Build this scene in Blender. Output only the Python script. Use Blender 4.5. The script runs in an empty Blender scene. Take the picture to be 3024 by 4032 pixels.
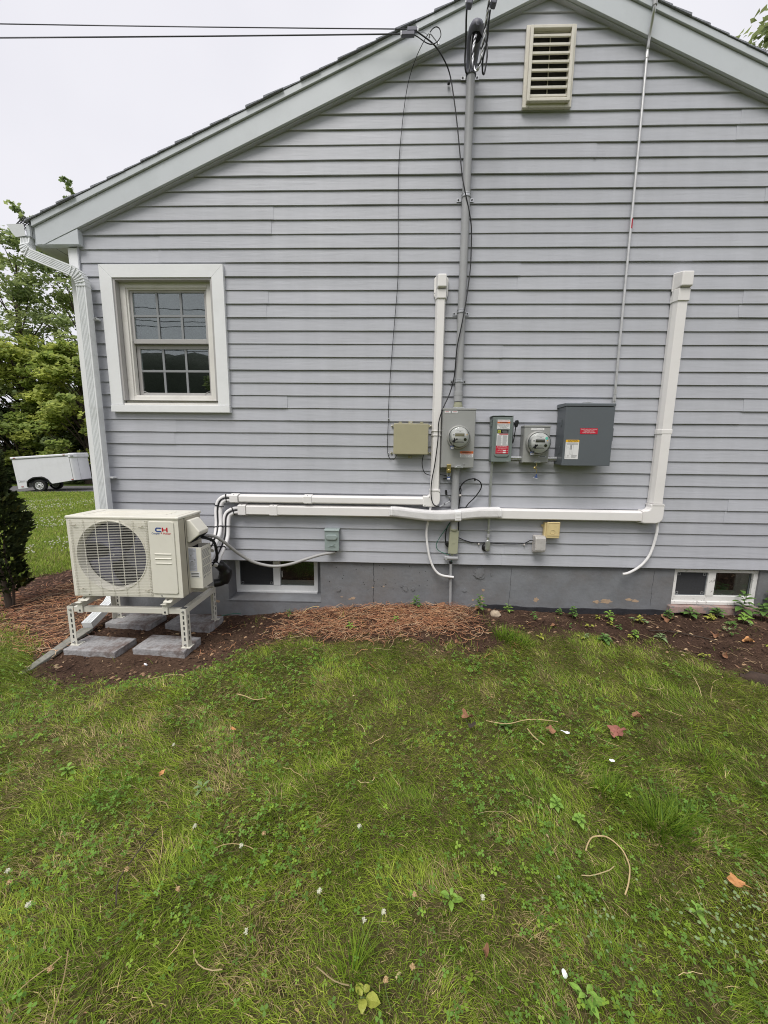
import bpy, bmesh, math, random
import numpy as np
from mathutils import Vector, Matrix

sc = bpy.context.scene
C = bpy.context.collection
random.seed(7)
PI = math.pi

# ------------------------------------------------------------------ camera
cam_data = bpy.data.cameras.new('camera')
cam_data.sensor_fit = 'VERTICAL'
cam_data.sensor_height = 36.0
cam_data.lens = 13.527
cam_data.clip_start = 0.02
cam_data.clip_end = 2000
cam = bpy.data.objects.new('camera', cam_data)
C.objects.link(cam)
RX = (0.9994702, 0.0307550, 0.0106490)
UP = (-0.0153022, 0.1552774, 0.9877524)
FW = (-0.0287248, 0.9873921, -0.1556657)
cam.matrix_world = Matrix(((RX[0], UP[0], -FW[0], 0.0),
                           (RX[1], UP[1], -FW[1], -3.2806),
                           (RX[2], UP[2], -FW[2], 0.9731),
                           (0, 0, 0, 1)))
sc.camera = cam

# ------------------------------------------------------------------ light: overcast sky + veiled sun
SUN_EL, SUN_AZ = math.radians(59), math.radians(205)     # azimuth clockwise from +Y
world = bpy.data.worlds.new('World')
sc.world = world
world.use_nodes = True
wt = world.node_tree
wt.nodes.clear()
w_out = wt.nodes.new('ShaderNodeOutputWorld')
w_bg = wt.nodes.new('ShaderNodeBackground')
w_sky = wt.nodes.new('ShaderNodeTexSky')
w_sky.sky_type = 'NISHITA'
w_sky.sun_disc = False
w_sky.sun_elevation = SUN_EL
w_sky.sun_rotation = SUN_AZ
w_sky.dust_density = 4.0
w_mix = wt.nodes.new('ShaderNodeMixRGB')
w_mix.inputs[0].default_value = 0.96
w_tc = wt.nodes.new('ShaderNodeTexCoord')
w_n = wt.nodes.new('ShaderNodeTexNoise')
w_n.inputs['Scale'].default_value = 1.6
w_n.inputs['Detail'].default_value = 4
w_r = wt.nodes.new('ShaderNodeValToRGB')
w_r.color_ramp.elements[0].position = 0.3
w_r.color_ramp.elements[0].color = (7.9, 7.85, 8.5, 1)
w_r.color_ramp.elements[1].position = 0.72
w_r.color_ramp.elements[1].color = (9.5, 9.4, 9.85, 1)
wt.links.new(w_tc.outputs['Generated'], w_n.inputs['Vector'])
wt.links.new(w_n.outputs['Fac'], w_r.inputs[0])
wt.links.new(w_sky.outputs[0], w_mix.inputs[1])
wt.links.new(w_r.outputs[0], w_mix.inputs[2])
wt.links.new(w_mix.outputs[0], w_bg.inputs[0])
w_bg.inputs[1].default_value = 0.0535
wt.links.new(w_bg.outputs[0], w_out.inputs[0])

sun_d = bpy.data.lights.new('sun', 'SUN')
sun_d.energy = 1.5
sun_d.angle = math.radians(30)
sun_d.color = (1.0, 0.97, 0.92)
sun = bpy.data.objects.new('sun', sun_d)
C.objects.link(sun)
sd = Vector((math.sin(SUN_AZ) * math.cos(SUN_EL), math.cos(SUN_AZ) * math.cos(SUN_EL), math.sin(SUN_EL)))
sun.rotation_euler = sd.to_track_quat('Z', 'Y').to_euler()
sun.location = (-4, -8, 12)

sc.view_settings.view_transform = 'Standard'
sc.view_settings.look = 'None'
sc.view_settings.exposure = 0.95
sc.view_settings.gamma = 1.0
sc.view_settings.use_curve_mapping = False
sc.render.engine = 'CYCLES'
sc.cycles.max_bounces = 8
sc.cycles.transparent_max_bounces = 12
sc.cycles.use_denoising = True
sc.cycles.denoiser = 'OPENIMAGEDENOISE'
sc.cycles.denoising_input_passes = 'RGB_ALBEDO_NORMAL'
sc.cycles.denoising_prefilter = 'NONE'
sc.cycles.filter_width = 1.05

# ------------------------------------------------------------------ helpers: materials
def lin(r, g, b):
    f = lambda c: (c / 255 / 12.92) if c / 255 <= 0.04045 else ((c / 255 + 0.055) / 1.055) ** 2.4
    return (f(r), f(g), f(b))

def mat(name, col, rough=0.55, metal=0.0, var=0.08, scale=6.0, bump=0.0, bscale=60.0, stretch=(1, 1, 1), spec=0.4, dirt=None, dscale=3.0, damt=0.5, dlo=0.5, dhi=0.75, objvar=0.0):
    """Principled with noise colour variation, optional second 'dirt' colour in patches, fine bump."""
    m = bpy.data.materials.new(name)
    m.use_nodes = True
    nt = m.node_tree
    N, L = nt.nodes, nt.links
    p = N['Principled BSDF']
    p.inputs['Roughness'].default_value = rough
    p.inputs['Metallic'].default_value = metal
    p.inputs['Specular IOR Level'].default_value = spec
    tc = N.new('ShaderNodeTexCoord')
    mp = N.new('ShaderNodeMapping')
    mp.inputs['Scale'].default_value = stretch
    L.new(tc.outputs['Object'], mp.inputs[0])
    n1 = N.new('ShaderNodeTexNoise')
    n1.inputs['Scale'].default_value = scale
    n1.inputs['Detail'].default_value = 6
    n1.inputs['Roughness'].default_value = 0.65
    L.new(mp.outputs[0], n1.inputs['Vector'])
    r1 = N.new('ShaderNodeValToRGB')
    r1.color_ramp.elements[0].position = 0.3
    r1.color_ramp.elements[1].position = 0.7
    r1.color_ramp.elements[0].color = tuple(c * (1 - var) for c in col) + (1,)
    r1.color_ramp.elements[1].color = tuple(min(1, c * (1 + var)) for c in col) + (1,)
    L.new(n1.outputs['Fac'], r1.inputs[0])
    out = r1.outputs[0]
    if dirt:
        n2 = N.new('ShaderNodeTexNoise')
        n2.inputs['Scale'].default_value = dscale
        n2.inputs['Detail'].default_value = 7
        n2.inputs['Roughness'].default_value = 0.7
        L.new(tc.outputs['Object'], n2.inputs['Vector'])
        r2 = N.new('ShaderNodeValToRGB')
        r2.color_ramp.elements[0].position = dlo
        r2.color_ramp.elements[1].position = dhi
        r2.color_ramp.elements[0].color = (0, 0, 0, 1)
        r2.color_ramp.elements[1].color = (damt, damt, damt, 1)
        L.new(n2.outputs['Fac'], r2.inputs[0])
        mx = N.new('ShaderNodeMixRGB')
        mx.inputs[2].default_value = tuple(dirt) + (1,)
        L.new(r2.outputs[0], mx.inputs[0])
        L.new(out, mx.inputs[1])
        out = mx.outputs[0]
    if objvar:
        oi = N.new('ShaderNodeObjectInfo')
        mr = N.new('ShaderNodeMapRange')
        mr.inputs['To Min'].default_value = 1 - objvar
        mr.inputs['To Max'].default_value = 1 + objvar
        L.new(oi.outputs['Random'], mr.inputs['Value'])
        n4 = N.new('ShaderNodeTexNoise')          # rain streaks, stretched down the wall
        mp4 = N.new('ShaderNodeMapping')
        mp4.inputs['Scale'].default_value = (9, 9, 0.7)
        L.new(tc.outputs['Object'], mp4.inputs[0])
        L.new(mp4.outputs[0], n4.inputs['Vector'])
        n4.inputs['Scale'].default_value = 1.0
        n4.inputs['Detail'].default_value = 6
        mr4 = N.new('ShaderNodeMapRange')
        mr4.inputs['From Min'].default_value = 0.3
        mr4.inputs['From Max'].default_value = 0.7
        mr4.inputs['To Min'].default_value = 0.955
        mr4.inputs['To Max'].default_value = 1.03
        L.new(n4.outputs['Fac'], mr4.inputs['Value'])
        mm = N.new('ShaderNodeMath')
        mm.operation = 'MULTIPLY'
        L.new(mr.outputs[0], mm.inputs[0])
        L.new(mr4.outputs[0], mm.inputs[1])
        ml = N.new('ShaderNodeMixRGB')
        ml.blend_type = 'MULTIPLY'
        ml.inputs[0].default_value = 1
        L.new(out, ml.inputs[1])
        L.new(mm.outputs[0], ml.inputs[2])
        out = ml.outputs[0]
    L.new(out, p.inputs['Base Color'])
    if bump:
        n3 = N.new('ShaderNodeTexNoise')
        n3.inputs['Scale'].default_value = bscale
        n3.inputs['Detail'].default_value = 5
        L.new(mp.outputs[0], n3.inputs['Vector'])
        b = N.new('ShaderNodeBump')
        b.inputs['Strength'].default_value = bump
        b.inputs['Distance'].default_value = 0.004
        L.new(n3.outputs['Fac'], b.inputs['Height'])
        L.new(b.outputs[0], p.inputs['Normal'])
    return m

def glass_mat(name, refl=0.2, tint=(0.55, 0.6, 0.6), rough=0.01, gcol=(0.9, 0.95, 0.95)):
    m = bpy.data.materials.new(name)
    m.use_nodes = True
    nt = m.node_tree
    N, L = nt.nodes, nt.links
    N.remove(N['Principled BSDF'])
    t = N.new('ShaderNodeBsdfTransparent')
    t.inputs[0].default_value = tint + (1,)
    g = N.new('ShaderNodeBsdfGlossy')
    g.inputs['Roughness'].default_value = rough
    g.inputs['Color'].default_value = gcol + (1,)
    tc = N.new('ShaderNodeTexCoord')
    nz = N.new('ShaderNodeTexNoise')
    nz.inputs['Scale'].default_value = 3.0
    L.new(tc.outputs['Object'], nz.inputs['Vector'])
    b = N.new('ShaderNodeBump')
    b.inputs['Strength'].default_value = 0.03
    b.inputs['Distance'].default_value = 0.02
    L.new(nz.outputs['Fac'], b.inputs['Height'])
    L.new(b.outputs[0], g.inputs['Normal'])
    lw = N.new('ShaderNodeLayerWeight')
    lw.inputs[0].default_value = 0.25
    ma = N.new('ShaderNodeMath')
    ma.operation = 'ADD'
    ma.use_clamp = True
    ma.inputs[1].default_value = refl
    L.new(lw.outputs['Fresnel'], ma.inputs[0])
    mx = N.new('ShaderNodeMixShader')
    L.new(ma.outputs[0], mx.inputs[0])
    L.new(t.outputs[0], mx.inputs[1])
    L.new(g.outputs[0], mx.inputs[2])
    L.new(mx.outputs[0], N['Material Output'].inputs[0])
    return m

def leaf_mat(name, rough=0.55, trans=0.3, spec=0.25, gain=1.0):
    """Colour from the 'tint' attribute of each leaf or blade, part of the light passing through it."""
    m = bpy.data.materials.new(name)
    m.use_nodes = True
    nt = m.node_tree
    N, L = nt.nodes, nt.links
    p = N['Principled BSDF']
    p.inputs['Roughness'].default_value = rough
    p.inputs['Specular IOR Level'].default_value = spec
    a = N.new('ShaderNodeAttribute')
    a.attribute_name = 'tint'
    L.new(a.outputs['Color'], p.inputs['Base Color'])
    tr = N.new('ShaderNodeBsdfTranslucent')
    L.new(a.outputs['Color'], tr.inputs[0])
    mx = N.new('ShaderNodeMixShader')
    mx.inputs[0].default_value = trans
    L.new(p.outputs[0], mx.inputs[1])
    L.new(tr.outputs[0], mx.inputs[2])
    L.new(mx.outputs[0], N['Material Output'].inputs[0])
    return m

M = {}
M['siding'] = mat('siding_vinyl', (0.420, 0.430, 0.468), rough=0.5, var=0.05, scale=5, bump=0.35, bscale=55, stretch=(0.10, 1, 1), spec=0.35, dirt=(0.35, 0.355, 0.365), dscale=1.3, damt=0.35, dlo=0.45, dhi=0.8, objvar=0.022)
M['white_trim'] = mat('white_trim', (0.76, 0.77, 0.78), rough=0.45, var=0.03, scale=4, dirt=(0.62, 0.63, 0.62), dscale=5, damt=0.35)
M['rake'] = mat('rake_aluminium', (0.54, 0.57, 0.60), rough=0.4, var=0.03, scale=2, bump=0.12, bscale=4, dirt=(0.43, 0.46, 0.47), dscale=2.5, damt=0.5)
M['soffit'] = mat('soffit_vinyl', (0.50, 0.51, 0.50), rough=0.5, var=0.05)
M['gutter'] = mat('gutter_aluminium', (0.60, 0.62, 0.63), rough=0.35, var=0.04, dirt=(0.42, 0.43, 0.42), dscale=8, damt=0.4)
M['downspout'] = mat('downspout_aluminium', (0.73, 0.75, 0.76), rough=0.35, var=0.03, dirt=(0.48, 0.49, 0.47), dscale=9, damt=0.5)
M['shingle'] = mat('asphalt_shingle', (0.25, 0.26, 0.29), rough=0.95, var=0.35, scale=70, bump=0.8, bscale=160, spec=0.1)
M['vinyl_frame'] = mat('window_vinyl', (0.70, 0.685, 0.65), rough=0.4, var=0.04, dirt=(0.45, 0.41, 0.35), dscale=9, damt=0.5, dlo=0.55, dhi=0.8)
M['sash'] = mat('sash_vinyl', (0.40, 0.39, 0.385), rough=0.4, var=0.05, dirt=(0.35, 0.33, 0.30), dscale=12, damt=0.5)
M['muntin'] = mat('muntin_white', (0.24, 0.25, 0.26), rough=0.5, var=0.03)
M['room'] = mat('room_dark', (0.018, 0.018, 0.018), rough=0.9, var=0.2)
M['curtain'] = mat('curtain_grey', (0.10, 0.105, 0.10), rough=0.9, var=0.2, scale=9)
M['glass'] = glass_mat('window_glass', refl=0.12, tint=(0.8, 0.85, 0.83))
M['glass_low'] = glass_mat('basement_glass', refl=0.03, tint=(0.8, 0.82, 0.8))
M['screen'] = mat('insect_screen', (0.035, 0.036, 0.04), rough=0.8, var=0.15, scale=90)
M['vent_dark'] = mat('vent_dark', (0.045, 0.042, 0.045), rough=0.9, var=0.1)
M['root_bark'] = mat('root_bark', (0.055, 0.036, 0.028), rough=0.95, var=0.4, scale=18, bump=1.0, bscale=30)
M['cream'] = mat('vent_cream', (0.63, 0.60, 0.53), rough=0.55, var=0.06, dirt=(0.40, 0.37, 0.30), dscale=14, damt=0.5)
M['foundation'] = mat('painted_foundation', (0.185, 0.192, 0.205), rough=0.8, var=0.16, scale=5, bump=0.7, bscale=28, spec=0.2, dirt=(0.14, 0.125, 0.115), dscale=2.2, damt=0.6, dlo=0.45, dhi=0.7)
M['tar'] = mat('foundation_tar', (0.022, 0.022, 0.026), rough=0.8, var=0.3, scale=20, bump=0.8, bscale=30)
M['chip'] = mat('bare_concrete_chip', (0.40, 0.29, 0.20), rough=0.9, var=0.2, scale=30, bump=0.4, bscale=60)
M['peeled'] = mat('peeled_concrete', (0.36, 0.25, 0.22), rough=0.9, var=0.3, scale=18, bump=0.8, bscale=35, dirt=(0.16, 0.16, 0.16), dscale=9, damt=0.9, dlo=0.48, dhi=0.56)
M['peel_paint'] = mat('peeling_white_paint', (0.72, 0.71, 0.69), rough=0.6, var=0.06, bump=0.3, bscale=40, dirt=(0.20, 0.19, 0.17), dscale=22, damt=0.8, dlo=0.58, dhi=0.66)
M['pvc_grey'] = mat('grey_pvc', (0.33, 0.335, 0.345), rough=0.45, var=0.06, scale=7, dirt=(0.25, 0.25, 0.25), dscale=10, damt=0.5)
M['galv'] = mat('galvanised_steel', (0.50, 0.51, 0.52), rough=0.35, metal=0.75, var=0.12, scale=30)
M['emt'] = mat('emt_steel', (0.56, 0.56, 0.55), rough=0.33, metal=0.7, var=0.08, scale=20)
M['red_tape'] = mat('red_tape', (0.42, 0.03, 0.05), rough=0.5, var=0.1)
M['duct'] = mat('lineset_cover_ivory', (0.76, 0.742, 0.73), rough=0.4, var=0.025, scale=3, dirt=(0.66, 0.635, 0.615), dscale=4, damt=0.35)
M['flex'] = mat('flexible_duct_white', (0.74, 0.73, 0.73), rough=0.45, var=0.04)
M['foam'] = mat('pipe_foam_white', (0.72, 0.71, 0.71), rough=0.7, var=0.05)
M['black'] = mat('black_cable', (0.012, 0.012, 0.014), rough=0.5, var=0.2)
M['black_plastic'] = mat('black_plastic', (0.012, 0.012, 0.013), rough=0.35, var=0.1)
M['grey_whip'] = mat('grey_whip', (0.33, 0.325, 0.32), rough=0.5, var=0.06)
M['meter_box'] = mat('grey_enamel', (0.30, 0.305, 0.295), rough=0.42, var=0.04, scale=4, dirt=(0.24, 0.24, 0.23), dscale=5, damt=0.5)
M['meter_ring'] = mat('meter_ring_steel', (0.48, 0.48, 0.46), rough=0.38, metal=0.6, var=0.08, scale=14)
M['meter_face'] = mat('meter_face', (0.66, 0.66, 0.64), rough=0.5, var=0.04)
M['meter_glass'] = glass_mat('meter_dome', refl=0.02, tint=(0.985, 0.99, 0.99))
M['lcd'] = mat('lcd_olive', (0.17, 0.155, 0.085), rough=0.3, var=0.15, scale=60)
M['lcd_dark'] = mat('lcd_dark', (0.035, 0.035, 0.02), rough=0.3, var=0.15, scale=60)
M['disconnect'] = mat('grey_green_enamel', (0.165, 0.195, 0.185), rough=0.42, var=0.05, dirt=(0.12, 0.14, 0.14), dscale=7, damt=0.4)
M['panel'] = mat('dark_grey_enamel', (0.105, 0.118, 0.13), rough=0.4, var=0.05, scale=3, dirt=(0.085, 0.095, 0.105), dscale=3, damt=0.5)
M['jbox'] = mat('beige_plastic', (0.36, 0.335, 0.22), rough=0.5, var=0.05, dirt=(0.28, 0.26, 0.18), dscale=8, damt=0.4)
M['pvc_olive'] = mat('olive_plastic', (0.34, 0.345, 0.245), rough=0.5, var=0.06, dirt=(0.27, 0.26, 0.20), dscale=9, damt=0.5)
M['yellowed'] = mat('yellowed_plastic', (0.62, 0.50, 0.26), rough=0.5, var=0.07, scale=18, dirt=(0.46, 0.36, 0.19), dscale=22, damt=0.5)
M['clear'] = mat('cloudy_plastic', (0.62, 0.60, 0.58), rough=0.3, var=0.08, scale=25, dirt=(0.40, 0.37, 0.35), dscale=30, damt=0.5)
M['clear'].node_tree.nodes['Principled BSDF'].inputs['Alpha'].default_value = 0.45
M['outlet_white'] = mat('outlet_white', (0.62, 0.58, 0.55), rough=0.5, var=0.05, dirt=(0.40, 0.36, 0.33), dscale=20, damt=0.5)
M['ac_disc'] = mat('pale_green_grey_steel', (0.265, 0.315, 0.31), rough=0.4, var=0.04)
M['ac'] = mat('ac_ivory_enamel', (0.70, 0.68, 0.605), rough=0.4, var=0.025, scale=3, dirt=(0.60, 0.565, 0.48), dscale=5, damt=0.4)
M['ac_side'] = mat('ac_ivory_shaded', (0.46, 0.43, 0.355), rough=0.45, var=0.04)  # darker copy of the ivory enamel, side shade put into the colour
M['fan'] = mat('fan_blade_grey', (0.075, 0.075, 0.115), rough=0.3, var=0.1)
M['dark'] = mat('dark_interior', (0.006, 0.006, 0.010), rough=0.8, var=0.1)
M['stand'] = mat('white_painted_steel', (0.64, 0.625, 0.56), rough=0.4, var=0.03, dirt=(0.48, 0.46, 0.40), dscale=12, damt=0.3)
M['slot'] = mat('slot_shadow_steel', (0.05, 0.05, 0.05), rough=0.7, var=0.1)
M['bolt'] = mat('zinc_bolt', (0.34, 0.34, 0.34), rough=0.35, metal=0.8, var=0.1)
M['concrete'] = mat('concrete_paver', (0.31, 0.305, 0.31), rough=0.95, var=0.25, scale=45, bump=1.0, bscale=95, spec=0.1, dirt=(0.12, 0.08, 0.065), dscale=9, damt=0.8, dlo=0.47, dhi=0.66)
M['paper'] = mat('white_paper', (0.75, 0.76, 0.80), rough=0.7, var=0.03)
M['brass'] = mat('brass', (0.45, 0.36, 0.15), rough=0.3, metal=0.8, var=0.1)
M['tag_blue'] = mat('blue_seal', (0.06, 0.09, 0.22), rough=0.4, var=0.1)
M['st_white'] = mat('sticker_white', (0.68, 0.68, 0.68), rough=0.5, var=0.03)
M['st_red'] = mat('sticker_red', (0.48, 0.012, 0.035), rough=0.5, var=0.04)
M['st_orange'] = mat('sticker_orange', (0.60, 0.13, 0.025), rough=0.5, var=0.06)
M['st_yellow'] = mat('sticker_yellow', (0.75, 0.42, 0.02), rough=0.5, var=0.04)
M['st_black'] = mat('sticker_black', (0.010, 0.010, 0.010), rough=0.4, var=0.05)
M['st_lime'] = mat('sticker_lime', (0.50, 0.52, 0.06), rough=0.5, var=0.04)
M['st_grey'] = mat('sticker_silver', (0.46, 0.47, 0.53), rough=0.45, var=0.06)
M['st_teal'] = mat('sticker_teal', (0.10, 0.55, 0.40), rough=0.5, var=0.04)
M['ink'] = mat('print_ink', (0.035, 0.035, 0.035), rough=0.6, var=0.05)
M['ink_grey'] = mat('print_grey', (0.24, 0.24, 0.25), rough=0.6, var=0.05)
M['ink_red'] = mat('print_red', (0.42, 0.02, 0.03), rough=0.6, var=0.05)
M['ink_white'] = mat('print_white', (0.70, 0.62, 0.62), rough=0.6, var=0.05)
M['logo_blue'] = mat('logo_blue', (0.025, 0.065, 0.24), rough=0.4, var=0.03)
M['logo_red'] = mat('logo_red', (0.50, 0.015, 0.035), rough=0.4, var=0.03)
M['green_wire'] = mat('green_wire', (0.03, 0.13, 0.09), rough=0.5, var=0.1)
M['drop_wire'] = mat('aerial_cable', (0.09, 0.09, 0.11), rough=0.55, var=0.15)
M['weatherhead'] = mat('weatherhead_grey', (0.12, 0.12, 0.15), rough=0.5, var=0.08)
M['splice'] = mat('splice_grey', (0.13, 0.13, 0.17), rough=0.45, var=0.1)
M['alu_wire'] = mat('aluminium_wire', (0.58, 0.58, 0.60), rough=0.4, metal=0.6, var=0.08)
M['trailer'] = mat('trailer_white', (0.74, 0.74, 0.78), rough=0.35, var=0.02, dirt=(0.60, 0.60, 0.62), dscale=2, damt=0.5)
M['trailer_seam'] = mat('trailer_seam', (0.25, 0.25, 0.27), rough=0.5, var=0.05)
M['tyre'] = mat('tyre_rubber', (0.018, 0.018, 0.018), rough=0.85, var=0.2)
M['rim'] = mat('rim_white', (0.62, 0.62, 0.63), rough=0.4, var=0.05)
M['marker'] = mat('marker_red', (0.30, 0.04, 0.03), rough=0.3, var=0.05)
M['asphalt'] = mat('asphalt', (0.13, 0.125, 0.13), rough=0.9, var=0.2, scale=30, bump=0.5, bscale=60)
M['bark'] = mat('tree_bark', (0.085, 0.065, 0.05), rough=0.95, var=0.3, scale=25, bump=1.0, bscale=40, stretch=(1, 1, 0.25))
M['twig'] = mat('twig_brown', (0.06, 0.045, 0.035), rough=0.9, var=0.3)
M['rock'] = mat('tan_rock', (0.42, 0.34, 0.25), rough=0.9, var=0.25, scale=25, bump=0.8, bscale=40)
M['dry_leaf'] = mat('dry_leaf', (0.26, 0.13, 0.07), rough=0.8, var=0.25, scale=60, bump=0.6, bscale=120)
M['pink_leaf'] = mat('red_brown_leaf', (0.30, 0.12, 0.09), rough=0.8, var=0.2, scale=70, bump=0.8, bscale=120)
M['orange_leaf'] = mat('orange_leaf', (0.50, 0.25, 0.10), rough=0.8, var=0.2, scale=60, bump=0.6, bscale=100)
M['straw_tan'] = mat('dry_stalk', (0.46, 0.35, 0.18), rough=0.8, var=0.2, scale=40)
M['clover_white'] = mat('clover_petals', (0.52, 0.52, 0.40), rough=0.8, var=0.15, scale=200)
M['clover_brown'] = mat('clover_faded_petals', (0.42, 0.29, 0.15), rough=0.8, var=0.2, scale=200)
M['stem_green'] = mat('stem_green', (0.13, 0.19, 0.055), rough=0.6, var=0.15)
M['old_board'] = mat('weathered_board', (0.22, 0.215, 0.19), rough=0.9, var=0.25, scale=20, bump=0.5, bscale=40, dirt=(0.07, 0.08, 0.045), dscale=6, damt=0.8)
M['petal'] = mat('white_petal', (0.68, 0.73, 0.66), rough=0.7, var=0.05)
M['leaf'] = leaf_mat('foliage_leaf', trans=0.5)
M['blade'] = leaf_mat('grass_blade', rough=0.55, trans=0.35, spec=0.25)
M['needle'] = leaf_mat('conifer_spray', rough=0.7, trans=0.15, spec=0.12)

# ------------------------------------------------------------------ helpers: meshes
class MB:
    def __init__(self):
        self.v, self.f = [], []
    def add(self, vs, fs):
        o = len(self.v)
        self.v += [tuple(p) for p in vs]
        self.f += [tuple(i + o for i in f) for f in fs]
        return self
    def box(self, x0, x1, y0, y1, z0, z1):
        vs = [(x, y, z) for z in (z0, z1) for y in (y0, y1) for x in (x0, x1)]
        return self.add(vs, [(0, 2, 3, 1), (4, 5, 7, 6), (0, 1, 5, 4), (2, 6, 7, 3), (0, 4, 6, 2), (1, 3, 7, 5)])
    def prism(self, poly, a, b, axis='y'):
        """poly: 2-D outline; axis y: poly is (x,z); axis x: poly is (y,z); axis z: poly is (x,y)."""
        n = len(poly)
        def P(p, t):
            return {'y': (p[0], t, p[1]), 'x': (t, p[0], p[1]), 'z': (p[0], p[1], t)}[axis]
        vs = [P(p, a) for p in poly] + [P(p, b) for p in poly]
        fs = [tuple(range(n))[::-1], tuple(range(n, 2 * n))]
        fs += [(i, (i + 1) % n, n + (i + 1) % n, n + i) for i in range(n)]
        return self.add(vs, fs)
    def quad(self, a, b, c, d):
        return self.add([a, b, c, d], [(0, 1, 2, 3)])
    def tube(self, pts, r, n=8, cap=True, sub=0, r2=None):
        pts = [Vector(p) for p in pts]
        if sub:
            pts = smooth(pts, sub)
        m = len(pts)
        rs = r if isinstance(r, (list, tuple)) else ([r] * m if r2 is None else [r + (r2 - r) * i / (m - 1) for i in range(m)])
        if len(rs) != m:
            rs = [rs[min(len(rs) - 1, int(i * len(rs) / m))] for i in range(m)]
        t0 = (pts[1] - pts[0]).normalized()
        a = t0.orthogonal().normalized()
        vs, fs = [], []
        for i, p in enumerate(pts):
            t = (pts[min(i + 1, m - 1)] - pts[max(i - 1, 0)]).normalized()
            a = (a - t * a.dot(t))
            a = a.normalized() if a.length > 1e-6 else t.orthogonal().normalized()
            b = t.cross(a)
            for k in range(n):
                w = 2 * PI * k / n
                vs.append(p + (a * math.cos(w) + b * math.sin(w)) * rs[i])
        for i in range(m - 1):
            for k in range(n):
                fs.append((i * n + k, i * n + (k + 1) % n, (i + 1) * n + (k + 1) % n, (i + 1) * n + k))
        if cap:
            fs.append(tuple(range(n))[::-1])
            fs.append(tuple((m - 1) * n + k for k in range(n)))
        return self.add(vs, fs)
    def lathe(self, prof, o, axis=(0, -1, 0), n=32, cap=True, loop=False):
        """prof: list of (radius, distance along axis)."""
        ax = Vector(axis).normalized()
        a = ax.orthogonal().normalized()
        b = ax.cross(a)
        o = Vector(o)
        vs, fs = [], []
        for r, h in prof:
            for k in range(n):
                w = 2 * PI * k / n
                vs.append(o + ax * h + (a * math.cos(w) + b * math.sin(w)) * r)
        for i in range(len(prof) - 1):
            for k in range(n):
                fs.append((i * n + k, i * n + (k + 1) % n, (i + 1) * n + (k + 1) % n, (i + 1) * n + k))
        e = len(prof) - 1
        if loop:
            fs += [(e * n + k, e * n + (k + 1) % n, (k + 1) % n, k) for k in range(n)]
        elif cap:
            fs.append(tuple(range(n))[::-1])
            fs.append(tuple(e * n + k for k in range(n)))
        return self.add(vs, fs)
    def ball(self, c, r, nu=10, nv=7, jit=0.0):
        r = r if isinstance(r, (list, tuple)) else (r, r, r)
        vs, fs = [], []
        for j in range(nv + 1):
            th = PI * j / nv
            for i in range(nu):
                ph = 2 * PI * i / nu
                q = 1 + random.uniform(-jit, jit)
                vs.append((c[0] + r[0] * math.sin(th) * math.cos(ph) * q, c[1] + r[1] * math.sin(th) * math.sin(ph) * q, c[2] + r[2] * math.cos(th) * q))
        for j in range(nv):
            for i in range(nu):
                fs.append((j * nu + i, (j + 1) * nu + i, (j + 1) * nu + (i + 1) % nu, j * nu + (i + 1) % nu))
        return self.add(vs, fs)
    def sweep(self, pts, profs, up=(0, -1, 0)):
        """rectangular or ribbed profile carried along a path; profs: one 2-D outline (side, up) or one per point."""
        pts = [Vector(p) for p in pts]
        m = len(pts)
        upv = Vector(up)
        if not isinstance(profs[0][0], (list, tuple)):
            profs = [profs] * m
        n = len(profs[0])
        vs, fs = [], []
        for i, p in enumerate(pts):
            t = (pts[min(i + 1, m - 1)] - pts[max(i - 1, 0)]).normalized()
            side = t.cross(upv).normalized()
            u = side.cross(t).normalized()
            vs += [p + side * q[0] + u * q[1] for q in profs[i]]
        for i in range(m - 1):
            for k in range(n):
                fs.append((i * n + k, i * n + (k + 1) % n, (i + 1) * n + (k + 1) % n, (i + 1) * n + k))
        fs.append(tuple(range(n))[::-1])
        fs.append(tuple((m - 1) * n + k for k in range(n)))
        return self.add(vs, fs)
    def build(self, name, m, parent=None, smooth_deg=None, bevel=0.0, seg=2, recalc=True, xf=None):
        me = bpy.data.meshes.new(name)
        vs = self.v if xf is None else [tuple(xf @ Vector(p)) for p in self.v]
        me.from_pydata(vs, [], self.f)
        if recalc:
            bm = bmesh.new()
            bm.from_mesh(me)
            bmesh.ops.recalc_face_normals(bm, faces=bm.faces)
            bm.to_mesh(me)
            bm.free()
        me.materials.append(M[m] if isinstance(m, str) else m)
        if smooth_deg is not None:
            me.shade_smooth()
            try:
                me.set_sharp_from_angle(angle=math.radians(smooth_deg))
            except Exception:
                pass
        o = bpy.data.objects.new(name, me)
        C.objects.link(o)
        if parent is not None:
            put(o, parent)
        if bevel:
            b = o.modifiers.new('edge', 'BEVEL')
            b.width = bevel
            b.segments = seg
            b.limit_method = 'ANGLE'
            b.angle_limit = math.radians(40)
            b.harden_normals = False
        return o

def put(o, parent):
    """parent o, which is modelled in world coordinates, under parent."""
    o.parent = parent
    mw = Matrix.Translation(parent.location) if parent.parent is None and parent.type == 'EMPTY' else Matrix.Identity(4)
    o.matrix_parent_inverse = mw.inverted()

def smooth(pts, n):
    pts = [Vector(p) for p in pts]
    out = []
    for i in range(len(pts) - 1):
        p0, p1, p2, p3 = pts[max(i - 1, 0)], pts[i], pts[i + 1], pts[min(i + 2, len(pts) - 1)]
        for k in range(n):
            t = k / n
            out.append(0.5 * ((2 * p1) + (p2 - p0) * t + (2 * p0 - 5 * p1 + 4 * p2 - p3) * t * t + (3 * p1 - p0 - 3 * p2 + p3) * t ** 3))
    out.append(pts[-1])
    return out

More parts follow.
